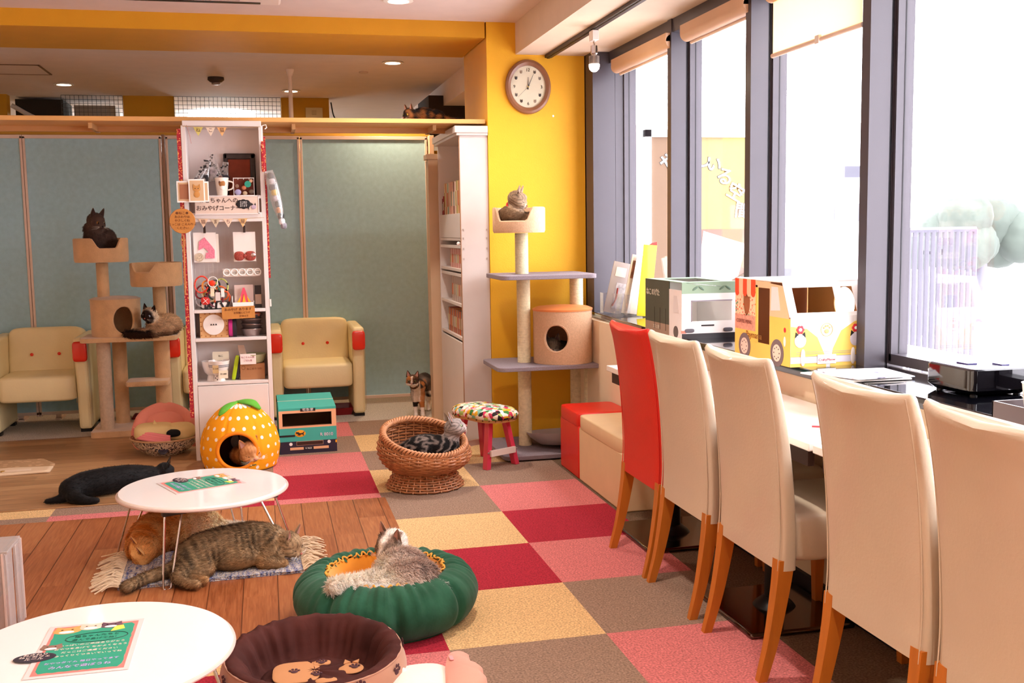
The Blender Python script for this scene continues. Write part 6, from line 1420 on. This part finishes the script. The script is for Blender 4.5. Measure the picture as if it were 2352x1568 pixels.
def cat(label, loc, prims, head, s, colour, spine, voxel=.0065, smooth=5, fur=(9000, .012, .0013), lift=.35, flow=None, eyes='closed', eyecol=None, ears=True, earcol=None, tail_end=None, name='cat', collar=None, whisk=True, nose=None, shift=None, inner=None):
    if shift:
        prims = [xf(g_, loc=shift) for g_ in prims]; head = (tuple(a+b for a, b in zip(head[0], shift)),)+tuple(head[1:]); spine = [tuple(a+b for a, b in zip(q, shift)) for q in spine]
    loc = Vector(loc); t = thing(name, label, 'cat', loc)
    hp, f, u = Vector(head[0]), Vector(head[1]).normalized(), Vector(head[2]); u = (u-f*u.dot(f)).normalized(); r = f.cross(u)
    H = Matrix((r, f, u)).transposed()
    def hb(c, rad, **k): return xf(ball(tuple(x*s for x in c), tuple(x*s for x in rad) if hasattr(rad, '__len__') else rad*s, 18, 12), loc=hp, rot=H)
    g = list(prims)+[hb((0, -.004, .002), (.046, .044, .040)), hb((-.022, .014, -.012), (.024, .026, .022)), hb((.022, .014, -.012), (.024, .026, .022)), hb((-.009, .038, -.014), (.0135, .0145, .0115)), hb((.009, .038, -.014), (.0135, .0145, .0115)),
        hb((0, .033, -.026), (.012, .013, .008)), hb((0, .030, .002), (.011, .021, .013)), hb((0, .02, .02), (.026, .02, .018))]
    v, f_ = join(*g); me = bpy.data.meshes.new('tmp'); me.from_pydata([tuple(Vector(p)-loc) for p in v], [], f_)
    o = bpy.data.objects.new('tmp', me); C.objects.link(o)
    bm = bmesh.new(); bm.from_mesh(me); bmesh.ops.recalc_face_normals(bm, faces=bm.faces); bm.to_mesh(me); bm.free()
    rm = o.modifiers.new('r', 'REMESH'); rm.mode = 'VOXEL'; rm.voxel_size = voxel; rm.adaptivity = 0
    sm = o.modifiers.new('s', 'SMOOTH'); sm.factor = .5; sm.iterations = smooth
    bpy.context.view_layer.update(); dg = bpy.context.evaluated_depsgraph_get(); ev = bpy.data.meshes.new_from_object(o.evaluated_get(dg))
    bpy.data.objects.remove(o); bpy.data.meshes.remove(me)
    ev.name = 'body'; ev.shade_smooth(); ev.materials.clear(); ev.materials.append(FM)
    body = bpy.data.objects.new('body', ev); C.objects.link(body); body.parent = t
    nv = len(ev.vertices); co = np.empty(nv*3); ev.vertices.foreach_get('co', co); co = co.reshape(-1, 3)
    no = np.empty(nv*3); ev.vertices.foreach_get('normal', no); no = no.reshape(-1, 3)
    Hn = np.array(H); SP = np.array([p[:3] for p in spine]); seg = SP[1:]-SP[:-1]; sl = np.linalg.norm(seg, axis=1); cum = np.concatenate([[0], np.cumsum(sl)])
    W_l = np.array(loc)
    hpn = np.array(hp)
    def params(P):
        best = np.full(len(P), 1e9); S = np.zeros(len(P)); D = np.zeros((len(P), 3)); T = np.zeros((len(P), 3))
        for i in range(len(seg)):
            k = np.clip(((P-SP[i])@seg[i])/(sl[i]**2), 0, 1); q = SP[i]+k[:, None]*seg[i]; d = P-q; dl = np.linalg.norm(d, axis=1); m = dl < best
            best[m] = dl[m]; S[m] = cum[i]+k[m]*sl[i]; D[m] = d[m]; T[m] = seg[i]/sl[i]
        return S, D, T
    Pw = co+W_l; S, D, T = params(Pw); Hl = (Pw-hpn)@Hn/s
    cols = np.array([colour(Pw[i], S[i], D[i], Hl[i], no[i]) for i in range(nv)])
    at_ = ev.attributes.new('fur_col', 'FLOAT_COLOR', 'POINT'); at_.data.foreach_set('color', np.hstack([cols, np.ones((nv, 1))]).astype(np.float32).ravel())
    # fur strands
    ev.calc_loop_triangles(); nt_ = len(ev.loop_triangles); tri = np.empty(nt_*3, dtype=np.int32); ev.loop_triangles.foreach_get('vertices', tri); tri = tri.reshape(-1, 3)
    A = np.linalg.norm(np.cross(co[tri[:, 1]]-co[tri[:, 0]], co[tri[:, 2]]-co[tri[:, 0]]), axis=1); cnt, ln, wd = fur
    if cnt:
        idx = rng.choice(nt_, cnt, p=A/A.sum()); b = rng.random((cnt, 2)); fl = b.sum(1) > 1; b[fl] = 1-b[fl]; w0 = 1-b.sum(1)
        tt = tri[idx]; P0 = co[tt[:, 0]]*w0[:, None]+co[tt[:, 1]]*b[:, :1]+co[tt[:, 2]]*b[:, 1:]
        N0 = no[tt[:, 0]]*w0[:, None]+no[tt[:, 1]]*b[:, :1]+no[tt[:, 2]]*b[:, 1:]; N0 /= np.linalg.norm(N0, axis=1)[:, None]+1e-9
        cc = cols[tt[:, 0]]*w0[:, None]+cols[tt[:, 1]]*b[:, :1]+cols[tt[:, 2]]*b[:, 1:]
        Sx, Dx, Tx = params(P0+W_l); F = -Tx if flow is None else np.tile(np.array(flow, float), (cnt, 1))
        hl = (P0+W_l-hpn)@Hn/s; onh = np.linalg.norm(hl, axis=1) < .062; F[onh] = -np.array(f)
        F = F - N0*(F*N0).sum(1)[:, None]; F /= np.linalg.norm(F, axis=1)[:, None]+1e-6
        d = F+N0*lift+rng.normal(0, .25, (cnt, 3)); d /= np.linalg.norm(d, axis=1)[:, None]
        L_ = ln*(.6+.6*rng.random(cnt)); face_ = onh & (hl[:, 1] > .012); L_[onh] *= .6; L_[face_] *= .35
        sd = np.cross(d, N0); sd /= np.linalg.norm(sd, axis=1)[:, None]+1e-6
        low = (P0[:, 2]+W_l[2]) < .004
        wv = sd*wd*.5; base = P0-N0*.0015; m1 = P0+d*L_[:, None]*.5+N0*L_[:, None]*.06; tip = P0+d*L_[:, None]-N0*L_[:, None]*.05
        V = np.stack([base-wv, base+wv, m1+wv*.8, m1-wv*.8, tip], 1).reshape(-1, 3)
        B = np.arange(cnt)*5; F4 = np.stack([B, B+1, B+2, B+3], 1); F3 = np.stack([B+3, B+2, B+4], 1)
        fm = bpy.data.meshes.new('fur'); fm.from_pydata(V.tolist(), [], F4.tolist()+F3.tolist()); fm.materials.append(FURM)
        sh = (1+rng.normal(0, .22, cnt))[:, None]; cj = np.clip(cc*sh, 0, 1); cj = np.repeat(cj, 5, axis=0)
        a2 = fm.attributes.new('fur_col', 'FLOAT_COLOR', 'POINT'); a2.data.foreach_set('color', np.hstack([cj, np.ones((len(cj), 1))]).astype(np.float32).ravel())
        fm.shade_smooth(); Nn = np.repeat(N0*.8+rng.normal(0, .12, (cnt, 3)), 5, axis=0); Nn /= np.linalg.norm(Nn, axis=1)[:, None]; fm.normals_split_custom_set_from_vertices(Nn.tolist())
        fo = bpy.data.objects.new('fur', fm); C.objects.link(fo); fo.parent = body; fo['kind'] = 'stuff'
    # ears, eyes, nose, whiskers
    def hx(g_): return ([tuple(hp+H@(Vector(p)*s)-loc) for p in g_[0]], g_[1])
    if ears:
        for sx in (-1, 1):
            rings = []; 
            for k in range(7):
                q = k/6; w = .019*(1-q)**.75+.0012; cx = sx*(.026+.010*q); cz = .026+.044*q; cy = -.004-.004*q
                rings.append([(cx+w*math.cos(a), cy+(w*.42*math.sin(a) if math.sin(a) < 0 else -w*.10*math.sin(a)), cz+.004*math.cos(a)*-sx*(1-q)) for a in [2*PI*j/16 for j in range(16)]])
            e = build('ear', hx(loft(rings)), None or FM, t, smooth=180); c0 = earcol or tuple(colour(np.array(hp), 0, np.zeros(3), np.array([sx*.03, -.01, .05]), np.array([0, 0, 1.])))
            a3 = e.data.attributes.new('fur_col', 'FLOAT_COLOR', 'POINT'); a3.data.foreach_set('color', list((*c0, 1))*len(e.data.vertices))
            build('inner_ear', hx(loft([[(sx*(.026+.010*q)+.0125*(1-q)**.8*math.cos(a), .0005-.004*q+.0025*(1-q)-.003*abs(math.sin(a)), .031+.036*q) for a in (0, PI/2, PI)] for q in [k/5 for k in range(6)]], False, False, closed=False)), inner or EARP, e, smooth=80)
    for sx in (-1, 1):
        if eyes == 'open':
            e = build('eye', hx(ball((sx*.0195, .0305, .003), (.0098, .008, .0092), 16, 10)), M('cat_eye_'+eyecol[1:], eyecol, .08, coat=.8) if eyecol else EYEW, t); build('pupil', hx(ball((sx*.0205, .0365, .003), (.0042, .003, .0066), 10, 8)), PUP, e)
        elif eyes == 'closed':
            build('closed_eyelid', hx(tube([(sx*(.0195+x), .0385-abs(x)*.55-(.003 if sx*x > 0 else 0), .001-.0035*math.cos(x/.011*PI/2)+.0035) for x in [-.011+.022*k/8 for k in range(9)]], .0012, 6)), M('eyelid_line', '#2b1c18', .6), t)
    build('nose', hx(ball((0, .0525, -.0085), (.0052, .0034, .0038), 12, 8)), nose or NOSE, t)
    build('mouth', hx(join(tube([(0, .0535, -.012), (-.001, .0525, -.0185), (-.008, .0485, -.0225), (-.013, .043, -.021)], .0007, 5), tube([(0, .0525, -.0185), (.008, .0485, -.0225), (.013, .043, -.021)], .0007, 5))), M('mouth_line', '#4a2a26', .6), t)
    if whisk: build('whiskers', hx(join(*[tube([(sx*.014, .046, -.013-.002*k), (sx*.035, .05, -.011-.006*k), (sx*.058, .04, -.012-.010*k)], [.0005, .0004, .0002], 4) for sx in (-1, 1) for k in range(3)])), WHISK, t)
    if collar:
        cpos, cn_, cr_, ccol = collar; cn_ = Vector(cn_).normalized(); a1 = cn_.orthogonal().normalized(); a2_ = cn_.cross(a1)
        cb = build('collar', tube([tuple(Vector(cpos)-loc+a1*cr_*math.cos(a)+a2_*cr_*math.sin(a)) for a in [2*PI*k/36 for k in range(36)]], .0055, 8, closed=True), M('cat_collar_'+ccol[1:], ccol, .35, coat=.4), t)
        fr_ = Vector((0, -1, -.25)); fr_ = (fr_-cn_*fr_.dot(cn_)).normalized(); build('bell', ball(tuple(Vector(cpos)-loc+fr_*(cr_+.006)), .007, 12, 8), M('bell_gold', '#e9c98a', .2, metal=1), cb)
    return t
def E_(c, r): return ball(c, r, 22, 14)
def face_white(Hl, col, w, k=.9):
    """muzzle patch"""
    d = math.hypot(Hl[0]*1.0, (Hl[2]+.016)*1.1); return mixc(col, w, k*min(1, max(0, (.021-d)/.006)) if Hl[1] > .02 else 0)
def tabby(base, dark, lam, pale=None, belly=None, head_dark=.8, amp=1.0, sharp=3.0, wob=1.2):
    base, dark = lin(base), lin(dark); pale = lin(pale) if pale else base; belly_c = lin(belly) if belly else None
    def fn(p, s, d, hl, n_):
        inh = math.sqrt(hl[0]**2+hl[1]**2+hl[2]**2)
        v = math.sin(2*PI*s/lam+wob*nz(p, 11)*3+1.6*nz(p, 32, 3)); k = 1/(1+math.exp(-sharp*(v+.1)))*amp*min(1, max(.25, .65+1.6*nz(p, 15, 9)))
        c = mixc(base, dark, k*.85+.1*nz(p, 60, 5))
        if belly_c:
            b = (-d[2])/.05+.6*nz(p, 20, 7)-.5; c = mixc(c, belly_c, b)
        if inh < .064:
            m_ = math.sin(hl[0]*520)*(hl[2] > .012) + math.sin((hl[2]+abs(hl[0])*.6)*480)*(hl[2] <= .012)*(abs(hl[0]) > .018)
            c = mixc(mixc(base, pale, .3), dark, head_dark*max(0, m_)*.75); 
            if hl[1] > .02: c = face_white(hl, c, pale)
        return c
    return fn

# --- 1 grey cat in the left tower
def c_grey(p, s, d, hl, n_): return mixc(lin('#3d2c27'), lin('#5d4a42'), .5+.5*nz(p, 30))
cat('dark grey-brown cat sitting in the upper basket of the beige cat tower', (-1.0, 7.05, 1.125),
    [E_((-.945, 7.07, 1.185), (.085, .07, .062)), E_((-.975, 7.06, 1.25), (.07, .062, .07)), E_((-1.03, 7.02, 1.25), (.068, .06, .085)), E_((-1.035, 7.0, 1.31), (.058, .05, .05))]+chain([(-.90, 7.07, 1.165, .035), (-.89, 7.0, 1.15, .025), (-.93, 6.96, 1.145, .02)]),
    ((-1.01, 6.99, 1.36), (.75, -.6, -.4), (.15, -.1, 1)), 1.2, c_grey, [(-.9, 7.08, 1.16), (-.98, 7.05, 1.26), (-1.02, 7.0, 1.36)], voxel=.008, fur=(9000, .016, .0022), eyes='open', eyecol='#7a5228', inner=M('ear_dark', '#3a2420', .8), nose=M('black_nose', '#1a1314', .4))
# --- 2 pointed longhair curled on the platform
def c_point(p, s, d, hl, n_):
    c = mixc(lin('#b98f6c'), lin('#e0c09c'), .5+.6*nz(p, 28)+.6*(p[2]-.7)/.08); r = math.sqrt(hl[0]**2+hl[1]**2+hl[2]**2)
    if r < .06: c = mixc(lin('#ecd6bd'), lin('#2a1814'), (hl[1]-.008)/.016+.3*nz(p, 60))
    if r < .09 and hl[2] > .045: c = lin('#1d1210')
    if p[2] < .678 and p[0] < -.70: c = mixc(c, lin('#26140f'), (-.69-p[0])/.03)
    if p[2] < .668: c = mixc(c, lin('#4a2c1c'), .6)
    return c
cat('fluffy cream cat with dark face curled on the middle platform of the beige tower', (-.65, 7.0, .638),
    [E_((-.625, 7.0, .70), (.088, .075, .066)), E_((-.675, 6.97, .69), (.07, .065, .055)), E_((-.70, 6.96, .725), (.045, .04, .045))]+chain([(-.62, 6.93, .664, .03), (-.72, 6.905, .66, .026), (-.80, 6.90, .658, .024), (-.86, 6.91, .657, .02)])+chain([(-.7, 6.92, .67, .024), (-.76, 6.90, .668, .02), (-.80, 6.89, .662, .018)]),
    ((-.722, 6.94, .772), (-.45, -.85, -.25), (.15, -.1, 1)), .98, c_point, [(-.56, 7.02, .69), (-.66, 6.98, .71), (-.72, 6.95, .77)], voxel=.0075, fur=(14000, .026, .0028), lift=.45, earcol=lin('#1d1210'), eyes='open', eyecol='#7f96a8', inner=M('ear_dark', '#3a2420', .8))
# --- 3 tortie on the cat walk
def c_tort(p, s, d, hl, n_): return mixc(lin('#1d130f'), lin('#8a5326'), (nz(p, 26)+.1)*2.2)
cat('dark tortoiseshell cat lying on the pine cat walk beside the yellow pillar', (.94, 6.33, 1.91),
    [E_((.96, 6.34, 1.955), (.075, .06, .045)), E_((1.03, 6.36, 1.95), (.06, .055, .042)), E_((.90, 6.32, 1.945), (.045, .045, .036))]+chain([(1.08, 6.36, 1.935, .02), (1.16, 6.36, 1.93, .017), (1.2, 6.34, 1.928, .015)]),
    ((.868, 6.30, 1.955), (-.85, -.45, -.25), (0, 0, 1)), .9, c_tort, [(1.08, 6.36, 1.94), (.95, 6.34, 1.96), (.87, 6.3, 1.96)], voxel=.008, fur=(7000, .014, .0022), eyes='open', eyecol='#b89a3a')
# --- 4 tabby in the right tower basket
cat('brown tabby cat with a red collar resting in the top basket of the grey tower', (1.37, 5.76, 1.27),
    [E_((1.355, 5.77, 1.335), (.088, .085, .064)), E_((1.345, 5.72, 1.35), (.07, .06, .055)), E_((1.365, 5.735, 1.385), (.05, .045, .045))]+chain([(1.41, 5.70, 1.31, .04), (1.44, 5.72, 1.33, .035)]),
    ((1.378, 5.715, 1.432), (.88, -.42, -.42), (.15, -.1, 1)), 1.2, tabby('#8a6c4e', '#281c15', .045, '#c9b29a', head_dark=.8), [(1.30, 5.83, 1.32), (1.35, 5.77, 1.37), (1.37, 5.72, 1.43)], voxel=.0065, fur=(14000, .010, .0014),
    collar=((1.362, 5.722, 1.388), (.35, -.55, .8), .047, '#c21a18'))
# --- 5 tabby in the drum
cat('dark tabby cat hiding inside the tan drum of the grey tower', (1.62, 5.76, .522),
    [E_((1.63, 5.78, .575), (.09, .075, .055)), E_((1.59, 5.74, .585), (.05, .05, .045))], ((1.565, 5.70, .615), (-.35, -.9, -.2), (0, 0, 1)), 1.0, tabby('#4e3e2e', '#1a120e', .045, '#6a5846'), [(1.7, 5.8, .57), (1.62, 5.76, .59), (1.56, 5.7, .61)], voxel=.009, fur=(5000, .01, .002), eyes='closed', inner=M('ear_dark', '#3a2420', .8))
# --- 6 calico standing
def c_cal(p, s, d, hl, n_):
    W_ = lin('#efe2d6'); B = lin('#2a211f'); O = lin('#b5713a'); G = lin('#7d6d66'); r = math.sqrt(hl[0]**2+hl[1]**2+hl[2]**2)
    if r < .066:
        if hl[2] < -.012 and hl[1] > .0: return W_
        if abs(hl[0]) < .006 and hl[1] > .02: return mixc(W_, O, .35)
        return mixc(B, O, .85 if (hl[0] > .0 and .012 < hl[2] < .034) or hl[0] > .036 else .08+.5*max(0, nz(p, 40)))
    if p[2] < .105:
        if p[1] < 7.17: return W_ if (p[2] < .065 or p[0] < .99) and not (p[0] < .99 and .07 < p[2]) else (O if p[0] > .99 else B)
        return W_
    if p[1] < 7.13 and p[0] < 1.0 and n_[1] < -.2: return W_ if p[0] > .955 else mixc(W_, B, .3)
    if p[1] < 7.15 and p[0] >= 1.0: return mixc(O, lin('#c99468'), .5+nz(p, 30)) if p[2] < .2 else mixc(B, O, .5+nz(p, 25)*2)
    if p[2] < .15: return mixc(W_, B, max(0, nz(p, 20)*3))
    k = nz(p, 13, 2); return mixc(G, B, k*3+.3) if k > -.1 else mixc(G, O, (-k)*3.2)
cat('calico cat standing and facing the camera at the right end of the teal panels', (1.03, 7.2, 0),
    chain([(.985, 7.10, .185, .046), (1.0, 7.16, .195, .052), (1.03, 7.24, .20, .056), (1.065, 7.31, .215, .058)])+chain([(.965, 7.06, .215, .035), (.952, 7.04, .24, .034)])+
    chain([(.965, 7.095, .16, .030), (.967, 7.09, .10, .0175), (.968, 7.087, .045, .0135), (.968, 7.082, .018, .0145)])+[E_((.966, 7.07, .013), (.016, .022, .0125))]+
    chain([(1.008, 7.10, .16, .030), (1.012, 7.085, .10, .0185), (1.014, 7.078, .045, .0145), (1.014, 7.072, .018, .0150)])+[E_((1.014, 7.058, .013), (.0165, .022, .0125))]+
    chain([(1.08, 7.31, .19, .048), (1.088, 7.29, .13, .034), (1.095, 7.335, .078, .017), (1.093, 7.315, .03, .0145), (1.09, 7.29, .015, .015)])+
    chain([(1.04, 7.33, .18, .045), (1.035, 7.33, .12, .03), (1.035, 7.375, .075, .016), (1.035, 7.36, .03, .014), (1.035, 7.33, .015, .015)])+
    chain([(1.09, 7.36, .23, .02), (1.115, 7.42, .2, .014), (1.12, 7.45, .13, .012), (1.12, 7.46, .07, .010)]),
    ((.942, 7.015, .262), (-.28, -.95, -.12), (.03, -.05, 1)), .98, c_cal, [(1.09, 7.36, .22), (1.03, 7.24, .22), (.98, 7.1, .2), (.945, 7.02, .26)], voxel=.0055, smooth=4, fur=(12000, .008, .0014), eyes='open', eyecol='#6f6a3a', earcol=lin('#4a3428'))
# --- 7 silver tabby in the wicker basket
sil = tabby('#978b87', '#2a2526', .03, '#cfc4be', wob=1.2, sharp=3, head_dark=.8, amp=.7)
def c_sil(p, s, d, hl, n_):
    r = math.sqrt(hl[0]**2+hl[1]**2+hl[2]**2)
    c = sil(p, s, d, hl, n_)
    if r > .064: 
        k = math.sin(2*PI*(p[0]*.75+p[1]*.3-p[2]*.55)/.042+7.5*nz(p, 12, 4)+3*nz(p, 35, 2)); c = mixc(lin('#171212'), lin('#94867f'), (k-.5)*2.6+.5*nz(p, 40))
        if p[0] > .905 and p[2] < .25: c = lin('#d5cac4')
    return c
cat('silver and black marbled tabby looking up out of the wicker basket', (.76, 5.12, .104),
    [E_((.745, 5.11, .185), (.125, .09, .078)), E_((.81, 5.09, .185), (.085, .08, .075)), E_((.69, 5.12, .175), (.09, .08, .066)), E_((.855, 5.08, .20), (.052, .05, .062))]+chain([(.85, 5.09, .20, .055), (.868, 5.09, .24, .044), (.878, 5.09, .27, .038)])+chain([(.64, 5.16, .15, .022), (.62, 5.1, .15, .02), (.66, 5.02, .15, .018)]),
    ((.888, 5.088, .292), (.92, -.22, .30), (-.32, .0, 1)), 1.12, c_sil, [(.62, 5.14, .16), (.75, 5.12, .2), (.85, 5.09, .22), (.88, 5.09, .29)], voxel=.0058, fur=(18000, .010, .0018), eyes='open', eyecol='#8a9a6a')
# --- 8 ginger in the cat house
cat('ginger tabby cat asleep inside the polka-dot cat house', (-.14, 5.8, .006),
    [E_((-.13, 5.83, .07), (.10, .085, .062)), E_((-.12, 5.74, .075), (.055, .055, .055))], ((-.113, 5.705, .112), (.30, -.88, -.42), (-.22, -.1, 1)), 1.25, tabby('#d08a48', '#a0521e', .04, '#efc49c', head_dark=.5), [(-.2, 5.9, .07), (-.13, 5.83, .09), (-.11, 5.72, .11)], voxel=.006, fur=(9000, .009, .0014), eyes='closed',
    collar=((-.116, 5.715, .055), (.1, -.25, 1), .046, '#5f6448'))
# --- 9 black cat on the wood
def c_blk(p, s, d, hl, n_): return mixc(lin('#080607'), lin('#141112'), .5+.5*nz(p, 30))
cat('black cat stretched out asleep on the brown wooden floor behind the middle table', (-.78, 5.36, .006),
    chain([(-.945, 5.29, .062, .058), (-.89, 5.33, .072, .066), (-.80, 5.36, .078, .068), (-.70, 5.41, .078, .063), (-.63, 5.46, .07, .052), (-.585, 5.5, .06, .042)])+chain([(-.98, 5.26, .03, .024), (-1.02, 5.25, .024, .016), (-1.05, 5.25, .022, .014)])+chain([(-.93, 5.24, .04, .035), (-.87, 5.2, .026, .022), (-.82, 5.2, .022, .016)])+chain([(-.64, 5.42, .05, .03), (-.56, 5.38, .026, .018)]),
    ((-.535, 5.515, .075), (.85, .1, -.5), (.1, -.1, 1)), 1.0, c_blk, [(-.95, 5.29, .06), (-.8, 5.36, .08), (-.6, 5.48, .07)], voxel=.007, fur=(9000, .011, .0016), earcol=(.01, .009, .009), inner=M('ear_dark', '#3a2420', .8), nose=M('black_nose', '#1a1314', .4))
# --- 10 long haired ginger under the table
def c_gin(p, s, d, hl, n_):
    c = mixc(lin('#dc8a38'), lin('#f4c07c'), .55+.7*nz(p, 18)+.25*math.sin(s*130+3*nz(p, 14)))
    c = mixc(c, lin('#fbe0b8'), (p[0]+.40)/.16 - (p[2]-.07)*4+.5*nz(p, 20)); 
    return mixc(c, lin('#fdeedd'), (p[0]+.22)/.06)
cat('long-haired ginger cat sprawled on its side under the middle table, behind the tabby', (-.42, 4.36, .006),
    chain([(-.505, 4.20, .062, .058), (-.485, 4.27, .08, .078), (-.42, 4.36, .09, .09), (-.34, 4.43, .085, .08), (-.27, 4.46, .06, .055)])+chain([(-.34, 4.40, .06, .05), (-.24, 4.43, .05, .034), (-.17, 4.455, .04, .023), (-.13, 4.46, .036, .022)])+chain([(-.3, 4.48, .05, .04), (-.2, 4.5, .035, .022), (-.14, 4.49, .028, .02)]),
    ((-.50, 4.155, .055), (-.8, -.1, -.6), (-.5, -.5, .7)), 1.02, c_gin, [(-.5, 4.15, .06), (-.44, 4.34, .09), (-.3, 4.45, .07), (-.13, 4.46, .04)], voxel=.007, fur=(30000, .022, .0024), lift=.5, flow=(-.6, -.4, .1), eyes=None)
# --- 11 brown tabby on the rug
cat('brown tabby cat asleep on its side on the blue rag rug', (-.2, 3.98, .02),
    chain([(-.335, 3.925, .075, .056), (-.29, 3.95, .092, .068), (-.20, 3.985, .098, .074), (-.11, 4.015, .100, .073), (-.04, 4.02, .092, .064), (.0, 4.01, .078, .05)])+
    chain([(-.36, 3.915, .055, .032), (-.42, 3.895, .04, .024), (-.475, 3.86, .036, .022), (-.52, 3.81, .034, .021), (-.535, 3.785, .034, .022)])+
    chain([(-.32, 3.88, .055, .044), (-.36, 3.83, .04, .028), (-.345, 3.79, .032, .018), (-.315, 3.77, .03, .018), (-.295, 3.76, .03, .016)])+
    chain([(-.27, 3.88, .05, .036), (-.31, 3.835, .034, .02), (-.285, 3.805, .03, .017), (-.27, 3.80, .03, .016)])+
    chain([(-.02, 3.97, .06, .04), (-.07, 3.93, .04, .026), (-.03, 3.91, .034, .02), (.01, 3.92, .03, .018)])+[E_((-.17, 3.94, .06), (.10, .05, .045))],
    ((.036, 3.985, .082), (.72, -.42, -.42), (.02, -.1, 1)), 1.1, tabby('#a58763', '#261c15', .024, '#bfa07c', belly='#bb9060', sharp=2.6, wob=1.7, amp=1.0), [(-.54, 3.78, .03), (-.42, 3.9, .04), (-.34, 3.92, .08), (-.2, 3.98, .1), (-.05, 4.02, .1), (.04, 3.98, .08)], voxel=.006, shift=(.015, .035, 0), fur=(30000, .014, .0019), lift=.5)
# --- 12 pointed longhair in the green bed
def c_rag(p, s, d, hl, n_):
    r = math.sqrt(hl[0]**2+hl[1]**2+hl[2]**2); cr = lin('#fbeedf'); gy = lin('#c9b0a2'); dk = lin('#75605a')
    k = (p[0]-.38)/.09 + (p[2]-.13)/.10 + .7*nz(p, 22)
    c = mixc(cr, gy, k*.75); c = mixc(c, dk, (nz(p, 30, 5)-.05)*2.2*(p[0] > .44)*(k > .3))
    if p[1] < 3.25+.1*(p[0]-.3) and p[2] < .165: c = mixc(c, lin('#fffaf4'), .9)
    c = mixc(c, lin('#fae8d6'), .75*min(1, max(0, (p[1]-3.36)/.08)))
    if r < .066:
        c = lin('#fbf0e6')
        if hl[1] > .004 and hl[2] > -.022: c = mixc(c, lin('#87705f'), (abs(hl[0])-.004)/.014)
        if hl[2] > .03 and abs(hl[0]) > .015: c = lin('#9a7d6c')
    return c
cat('fluffy cream and grey cat curled up in the green pumpkin-shaped bed', (.36, 3.32, .045),
    [E_((.42, 3.28, .125), (.10, .115, .085)), E_((.40, 3.37, .14), (.088, .09, .085)), E_((.335, 3.27, .11), (.10, .09, .07)), E_((.385, 3.44, .165), (.058, .055, .06)), E_((.44, 3.225, .115), (.075, .06, .06))]+
    chain([(.35, 3.35, .13, .045), (.27, 3.28, .15, .028), (.20, 3.225, .168, .024), (.172, 3.205, .172, .024)])+chain([(.40, 3.19, .11, .05), (.31, 3.205, .125, .036), (.23, 3.21, .15, .024)])+chain([(.49, 3.21, .12, .04), (.43, 3.185, .125, .035), (.35, 3.18, .13, .03)]),
    ((.378, 3.475, .212), (-.75, -.52, -.33), (.12, -.15, 1)), 1.12, c_rag, [(.46, 3.18, .12), (.43, 3.3, .16), (.40, 3.4, .17), (.38, 3.47, .2)], voxel=.0065, fur=(38000, .026, .0024), lift=.55, flow=(.35, -.8, -.1), earcol=lin('#a28270'))
